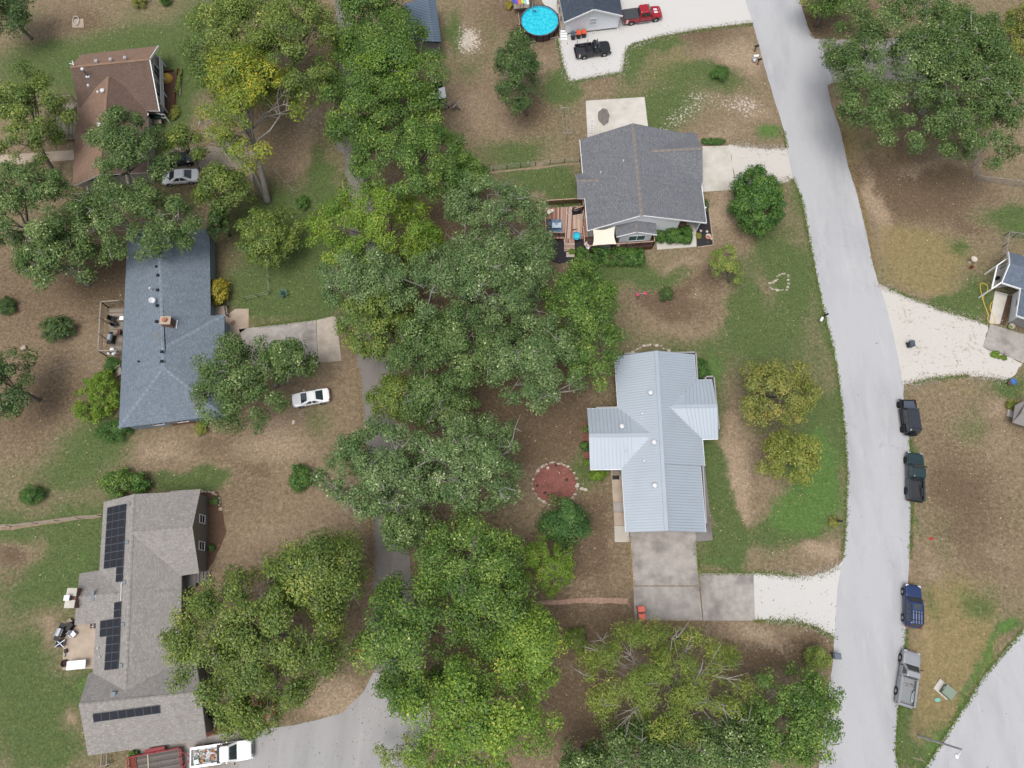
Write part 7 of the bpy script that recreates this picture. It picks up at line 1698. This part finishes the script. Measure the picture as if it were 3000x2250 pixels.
tree('big grey-green oak at the heart of the central grove', (1375, 850), (225, 140), 16, 'greyoak', base=(1385, 950), group=MID, limbs=16, bare=34, rc=1.0)
tree('oak at the east side of the central grove by the hedge', (1565, 790), (80, 92), 12, 'greyoak', base=(1560, 880), group=MID, bare=10, dens=.85)
tree('bright green elm on the east edge of the central grove', (1705, 945), (118, 178), 13, 'green', base=(1690, 1010), group=MID, limbs=12, rc=1.0)
tree('yellow tinged oak over the lane beside the concrete drive', (1115, 955), (125, 106), 11, 'olive', base=(1180, 1000), group=MID, bare=12, dens=1.0, rc=.9)
tree('oak in the lower east part of the central grove', (1560, 1060), (155, 130), 14, 'greyoak', base=(1550, 1130), group=MID, limbs=12, bare=20)
tree('green oak filling the middle of the central grove', (1300, 1040), (165, 132), 14, 'oak', base=(1350, 1120), group=MID, limbs=12, bare=22)
tree('low yellow-green tree at the lane edge below the drive', (1165, 1170), (98, 68), 7, 'olive', base=(1180, 1200), group=MID, rc=.8)
tree('oak crown between the central grove and the mulch circle oaks', (1280, 1180), (130, 66), 12, 'oak', base=(1290, 1250), group=MID, bare=10, dens=.8)
tree('wide grey-green oak across the lane, left half of a pair', (1120, 1385), (190, 140), 14, 'greyoak', base=(1140, 1450), group=MID, limbs=14, bare=34, rc=.95, dens=1.15)
tree('wide grey-green oak left of the mulch circle, right half of a pair', (1380, 1360), (165, 145), 14, 'greyoak', base=(1370, 1430), group=MID, limbs=14, bare=34, rc=.95, dens=1.15)
tree('small dark oak bridging the lane below the wide pair', (1195, 1560), (100, 76), 10, 'oak', base=(1220, 1600), group=MID, bare=8, dens=.8)
tree('bright green clumped maple right of the lower lane', (1370, 1640), (140, 140), 15, 'green', base=(1380, 1690), group=BOT, limbs=12, bare=10)
tree('bright green clumped maple over the lower lane', (1215, 1830), (185, 150), 14, 'green', base=(1260, 1860), group=BOT, limbs=12, bare=16, dens=.85)
tree('leafy maple between the lower lane and the brick dust path', (1450, 1790), (110, 120), 14, 'green', base=(1440, 1800), group=BOT, limbs=10)
tree('yellow-green maple at the bottom centre, largest there', (1400, 2070), (235, 190), 16, 'bright', base=(1400, 2040), group=BOT, limbs=16, bare=14, rc=1.25)
tree('yellow topped maple right of the bottom centre, near dirt strip', (1560, 1900), (95, 140), 15, 'bright', base=(1540, 1890), group=BOT, limbs=10)
tree('olive maple just above the grey lower drive end', (1210, 2010), (110, 75), 11, 'green', base=(1240, 2010), group=BOT)
tree('thin leaved scrub tree at the bottom beside the grey drive', (1190, 2230), (130, 75), 6, 'sparse', base=(1210, 2240), group=BOT, dens=.4, bare=8, rc=.8, leaf=.2)
# lower left giant
tree('big glossy oak covering the drive of the taupe house', (770, 1870), (270, 220), 15, 'olive', base=(800, 1850), group=BOT, limbs=18, bare=26, rc=1.05, dens=1.3, lobes=.12)
tree('dark glossy oak on the upper right of the big one by the taupe house', (950, 1680), (150, 125), 14, 'olive', base=(960, 1700), group=BOT, limbs=10, bare=12, dens=1.25, lobes=.12)
tree('oak bough hanging over the white work truck', (745, 2085), (110, 66), 9, 'olive', base=(800, 2060), group=BOT, bare=6, dens=.8)
tree('oak covering the south-east corner of the blue-grey roof', (712, 1118), (145, 142), 11, 'oak', base=(750, 1160), group=LEFT, limbs=14, bare=22)
tree('smaller oak crown reaching over the concrete drive above the white sedan', (850, 1062), (84, 52), 10, 'oak', base=(810, 1130), group=LEFT, bare=8)
tree('dark oak cut by the left picture edge below the deck', (18, 1130), (66, 110), 10, 'dark', group=LEFT, dens=.85)
# right part
tree('brown tinged tree, upper one of two on the roadside lawn', (2272, 1148), (108, 94), 9, 'rust', base=(2290, 1200), limbs=12, rc=.9, bare=12)
tree('golden green tree, lower one of two on the roadside lawn', (2312, 1338), (86, 74), 8, 'gold', base=(2310, 1350), rc=.8)
tree('thin pale crowned little tree on the middle right lawn', (2122, 785), (56, 62), 5, 'sparse', base=(2135, 825), dens=.45, rc=.5, leaf=.17, bare=6)
tree('dense round dark evergreen right of the grey shingled house', (2216, 590), (77, 92), 6.5, 'boxwood', base=(2225, 640), zc=3.2, rz=3.3, rc=.6, leaf=.22, dens=1.7, lobes=.05, low=-.7, twigs=False)
tree('young green tree with visible thin trunk left of the black pickup', (1518, 215), (66, 112), 9, 'dark', base=(1543, 337), zc=5.5, rz=3.6, rc=.85, leaf=.24, stem_r=.16)
tree('huge oak spreading over the top right corner', (2710, 225), (275, 215), 16, 'oak', base=(2700, 330), limbs=14, bare=34, rc=1.15, dens=1.6, lobes=.1)
tree('eastern crown of oak reaching the right picture edge', (2850, 260), (140, 215), 15, 'oak', base=(2840, 340), bare=20)
tree('dark round tree cut by the top edge right of the road', (2432, 0), (92, 48), 8, 'green')
tree('olive tree cut by the right picture edge near the top', (2990, 110), (50, 80), 9, 'gold')
tree('dark green cedar at the foot of the red mulch circle', (1654, 1530), (76, 78), 6, 'cedar', zc=2.6, rz=3.2, rc=.75, leaf=.24, low=-.6)
tree('thin yellow flowering tree left below the dark cedar', (1600, 1655), (92, 95), 6, 'lime', dens=.6, rc=.6, leaf=.18, bare=10, base=(1600, 1670))
tree('feathery half bare locust with pale branches at the bottom', (1930, 1985), (245, 185), 11, 'willow', base=(1960, 1990), dens=.95, limbs=10, bare=20, dead=10, rc=1.1, leaf=.26, group=BOT, bark=DEAD)
tree('oak along the bottom edge below the feathery locust', (1960, 2200), (240, 85), 11, 'oak', group=BOT, limbs=12, bare=24, dens=1.15)
tree('oak at the bottom edge left of the dirt strip end', (1720, 2225), (80, 55), 9, 'oak', group=BOT, bare=8)
tree('green tree leaning toward the road at the bottom right', (2320, 2110), (140, 148), 11, 'green', base=(2300, 2100), group=BOT, limbs=10, rc=.95)
tree('lower grey-green tree behind the roadside one at the bottom right', (2180, 2180), (118, 100), 10, 'oak', group=BOT, bare=10)
shrub('young orange tipped sapling beside the slate grey bin', (2395, 1930), (38, 36), 2.5, 'sparse', dens=.6, leaf=.15)
# shrubs
for a in (
 ('orange-yellow shrub against the east wall of the blue-grey house', (640, 857), (29, 40), 2.6, 'orange'),
 ('feathery green shrub against the west wall of the blue-grey house', (292, 1160), (62, 82), 3.0, 'lime'),
 ('sprawling vine at the south-west corner of the blue-grey roof', (335, 1262), (50, 34), 1.2, 'boxwood'),
 ('green shrub by the steps of the grey deck', (330, 1070), (22, 24), 1.6, 'boxwood'),
 ('open dark green shrub on the brown lawn left of the grey deck', (172, 962), (52, 42), 2.4, 'dark'),
 ('grey brown shrub cut by the left picture edge', (18, 893), (30, 24), 1.6, 'dark'),
 ('small shrub with red leaves on the green left lawn', (95, 1452), (36, 28), 1.7, 'boxwood'),
 ('loose green shrub above the taupe roof, left of a darker one', (352, 1412), (44, 46), 2.8, 'green'),
 ('round dark green shrub above the taupe roof, right of a looser one', (413, 1412), (30, 32), 2.2, 'boxwood'),
 ('round green shrub alone on dry ground above the glossy oak', (880, 1400), (38, 38), 2.2, 'boxwood'),
 ('small dark shrub on the dry lawn right of the pale yellow crown', (887, 596), (18, 20), 1.2, 'boxwood'),
 ('lone green shrub on the dry lawn right of the white gravel', (2110, 214), (25, 23), 1.5, 'boxwood'),
 ('little dark conifer shrub right of the pink garden spinner', (1953, 861), (19, 19), 1.3, 'dark'),
 ('yellow-green shrub at the inner south corner of the west metal wing', (1752, 1392), (28, 17), 1.2, 'lime'),
 ('uppermost small shrub in the red mulch beside the west metal wing', (1716, 1256), (11, 11), .8, 'olive'),
 ('middle small shrub in the red mulch beside the west metal wing', (1714, 1307), (14, 14), .8, 'boxwood'),
 ('lowest small shrub in the red mulch beside the west metal wing', (1722, 1356), (11, 10), .8, 'lime'),
 ('dark shrub in the upper right corner by the metal roof', (2054, 1092), (24, 42), 2.0, 'boxwood'),
 ('red leaved shrub cut by the top edge of the left lawn', (410, 4), (20, 16), 1.4, 'rust'),
 ('green shrub cut by the top edge right of a red leaved one', (484, 0), (18, 12), 1.4, 'boxwood'),
 ('bright yellow shrub left of the pool deck', (1491, 17), (10, 10), .8, 'orange'),
 ('round hedge ball below the white gable, left of the long one', (1933, 694), (20, 19), 1.3, 'boxwood'),
 ('chartreuse plant on the stepping stone below the rust deck', (1676, 737), (9, 7), .5, 'lime'),
 ('chartreuse plant right of the stepping stone in black mulch', (1701, 729), (8, 7), .5, 'lime'),
 ('sparse yellow weed below the south wall of the blue-grey house', (590, 1255), (18, 22), 1.0, 'gold'),
 ('small yellow weed against the south wall by the hip corner', (508, 1236), (12, 10), .8, 'gold'),
 ('flower clump round the small roadside mailbox', (2444, 1530), (15, 16), .7, 'rust'),
 ('ragged garden plants left of the grey hipped shed', (2965, 1185), (18, 16), .6, 'gold'),
 ('straggling ivy along the edging of the tan house bed', (510, 330), (14, 22), .7, 'gold'),
 ('green plant beside the mulch wall of the tan house bed', (524, 240), (7, 38), .6, 'sparse'),
 ('green plants at the walkway above the pale concrete slab', (2090, 414), (42, 10), .7, 'boxwood'),
 ('small plant in the bed below the taupe gable windows', (620, 1604), (10, 10), .7, 'dark'),
 ('small plant in the upper bed below the taupe gable', (628, 1470), (14, 12), .7, 'dark'),
 ('dark ivy along the inner side of the black mulch bed', (2069, 600), (7, 18), .7, 'dark'),
 ('small yellow-green plant in the lower black mulch bed', (2047, 690), (8, 9), .5, 'gold'),
 ('green patch of weeds in the gravel before the garage slab', (2918, 1040), (14, 12), .3, 'lime'),
 ('second smaller green weed patch in the gravel by the garage slab', (2940, 1048), (9, 7), .3, 'lime'),
 ('weed clump below the garage roof beside the trailer', (392, 2207), (16, 8), .6, 'green'),
 ('shrub under the tree at the lower right of the cedar', (1690, 1880), (40, 40), 1.6, 'olive'),
 ('blue-green plant by the lower left corner of the pool', (1540, 112), (16, 10), .8, 'dark')):
    shrub(*a)
def hedge(label, c, r, h, **k):
    return plant('hedge', label, 'hedge', c, r, h, 'boxwood', zc=h * .5, rz=h * .55, rc=.34, leaf=.16, limbs=4, twigs=False, low=-.9, crown='foliage', boxy=True, dens=2.6, lobes=.05, bark=BARK_DARK, **k)
hedge('long clipped hedge below the dark porch railing', (1788, 753), (95, 21), 1.3)
hedge('rectangular clipped hedge below the white gable, right of the round one', (1988, 690), (34, 19), 1.3)
# yucca: pointed blades from one centre
yc = P(832, 864); yt = thing('yucca', 'spiky blue-green yucca on the green lawn', 'yucca', yc)
for i in range(70):
    a = RNG.uniform(0, 2 * math.pi); el = RNG.uniform(.15, 1.4); L = RNG.uniform(.7, 1.0)
    d = Vector((math.cos(a) * math.cos(el), math.sin(a) * math.cos(el), math.sin(el))); s = d.cross(Vector((0, 0, 1))).normalized() * .04
    b0 = yc + Vector((0, 0, .2)); m_ = b0 + d * L * .5; e_ = b0 + d * L
    mb = MB(); mb.add([b0 - s, b0 + s, m_ + s * 1.2, m_ - s * 1.2, e_], [[0, 1, 2, 3], [3, 2, 4]]); mb.build('blade', plain('yucca_leaf', C(104, 138, 118), .5, .25, 4), yt)
# ---------------------------------------------------------------- ground litter and grass fringe
def scatter(name, n, mat, size, zmax, gen, kind='stuff', flat=1.0):
    p = gen(n); n = len(p)
    pos = np.zeros((n, 3)); pos[:, :2] = p; pos[:, 2] = RNG.uniform(.02, zmax, n)
    nr = RNG.normal(size=(n, 3)) * .5 + np.array([0, 0, flat]); nr /= np.linalg.norm(nr, axis=1, keepdims=True)
    e = bpy.data.objects.new('_', None); ORG['_'] = Vector(); e.name = '_'
    o = leaf_mesh(name, mat, pos, nr, size[0], size[1], RNG.random(n), e)
    o.parent = None; bpy.data.objects.remove(e)
    o['kind'] = kind
    return o
RPOLY = []
def inside(q, poly):
    r = np.zeros(len(q), bool); m = len(poly)
    for i in range(m):
        a, b = poly[i], poly[(i + 1) % m]
        c_ = ((a.y > q[:, 1]) != (b.y > q[:, 1]))
        r ^= c_ & (q[:, 0] < (b.x - a.x) * (q[:, 1] - a.y) / (b.y - a.y + 1e-12) + a.x)
    return r
ROADQ = px('3000,1844 2883,1979 2779,2142 2711,2250 3000,2250')
ROADP = px('2183,-20 2246,217 2304,434 2381,750 2444,1030 2476,1270 2483,1500 2444,1875 2399,2250 2630,2250 2630,2074 2664,1636 2646,1157 2594,886 2551,750 2485,488 2424,249 2442,240 2399,113 2343,-20')
def in_view(n):
    q = np.stack([RNG.uniform(-76, 76, n), RNG.uniform(-18, 84, n)], 1)
    wgt = fbm(q[:, 0], q[:, 1], 9, 501, 3)
    k_ = (wgt > RNG.uniform(.36, .7, n)) & (~(inside(q, ROADP) | inside(q, ROADQ)) | (RNG.random(n) < .05))
    return q[k_]
scatter('fallen_leaves', 26000, leaf_mat('fallen_leaf', C(108, 84, 62), C(168, 146, 120), C(190, 178, 158), .9, .05, .1), (.16, .11), .06, in_view)
def along(edges, spread):
    def g(n):
        out = []
        for s in edges:
            pts = px(s); seg = [(a, b) for a, b in zip(pts[:-1], pts[1:])]; LL = np.array([(b - a).length for a, b in seg])
            m = int(n * LL.sum() / TOT); k = RNG.choice(len(seg), m, p=LL / LL.sum()); u = RNG.random(m)
            A_ = np.array([[a.x, a.y] for a, b in seg]); B_ = np.array([[b.x, b.y] for a, b in seg])
            out.append(A_[k] + (B_ - A_)[k] * u[:, None] + RNG.normal(size=(m, 2)) * spread)
        return np.concatenate(out)
    TOT = sum(sum((b - a).length for a, b in zip(px(s)[:-1], px(s)[1:])) for s in edges)
    return g
EDG = ['2205,72 2042,90 1929,112 1853,131 1840,145 1830,180 1826,213 1753,227 1667,243 1647,190 1631,115', '2297,384 2304,434', '2322,524 2347,578 2379,750 2406,886 2442,1030 2460,1148 2474,1270 2481,1383 2479,1500 2469,1636',
       '3000,1842 2883,1977 2779,2140 2711,2248', '2658,1844 2634,2074 2626,2205 2634,2250', '2668,1288 2672,1383 2672,1500 2668,1636', '2050,1679 2207,1678 2250,1678 2340,1688', '2038,1590 2047,1676', '2209,1819 2327,1821 2386,1838 2447,1870', '2607,846 2747,902 2893,947',
       '2679,1122 2747,1109 2838,1100', '1012,520 1022,619', '750,958 926,936', '2162,558 2200,548']
scatter('grass_tufts', 11000, leaf_mat('grass_blade', C(82, 104, 54), C(108, 126, 70), C(136, 130, 92), .9, .3, .1), (.26, .08), .08, along(EDG, .16), flat=1.2)
GED = ['2250,1680 2340,1691 2422,1677 2460,1655', '2250,1818 2327,1820 2386,1836 2447,1868', '2570,836 2607,848 2747,905 2893,948', '2648,1124 2679,1121 2747,1107 2838,1098 2946,1112', '2142,424 2190,428 2250,434 2304,434', '2156,556 2240,540 2322,522', '1667,240 1753,224 1825,212 1837,140 1929,108 2042,86 2201,65', '1633,115 1649,190 1667,240']
scatter('gravel_spill', 5000, leaf_mat('gravel_stone', C(118, 114, 108), C(156, 153, 148), None, .9, .02, .1), (.16, .13), .05, along(GED, .28), flat=2.0)
DRY = ['2470,384 2492,488 2518,570 2546,683 2558,750 2568,791', '2384,113 2350,0', '1860,1822 2058,1822', '1853,1717 1845,1570', '1095,1700 1088,1530 1066,1300 1050,1080']
scatter('dry_grass', 4000, leaf_mat('dry_blade', C(132, 114, 86), C(152, 134, 104), None, .9, .2, .1), (.24, .08), .07, along(DRY, .18), flat=1.2)
print('leaves', NLEAF)
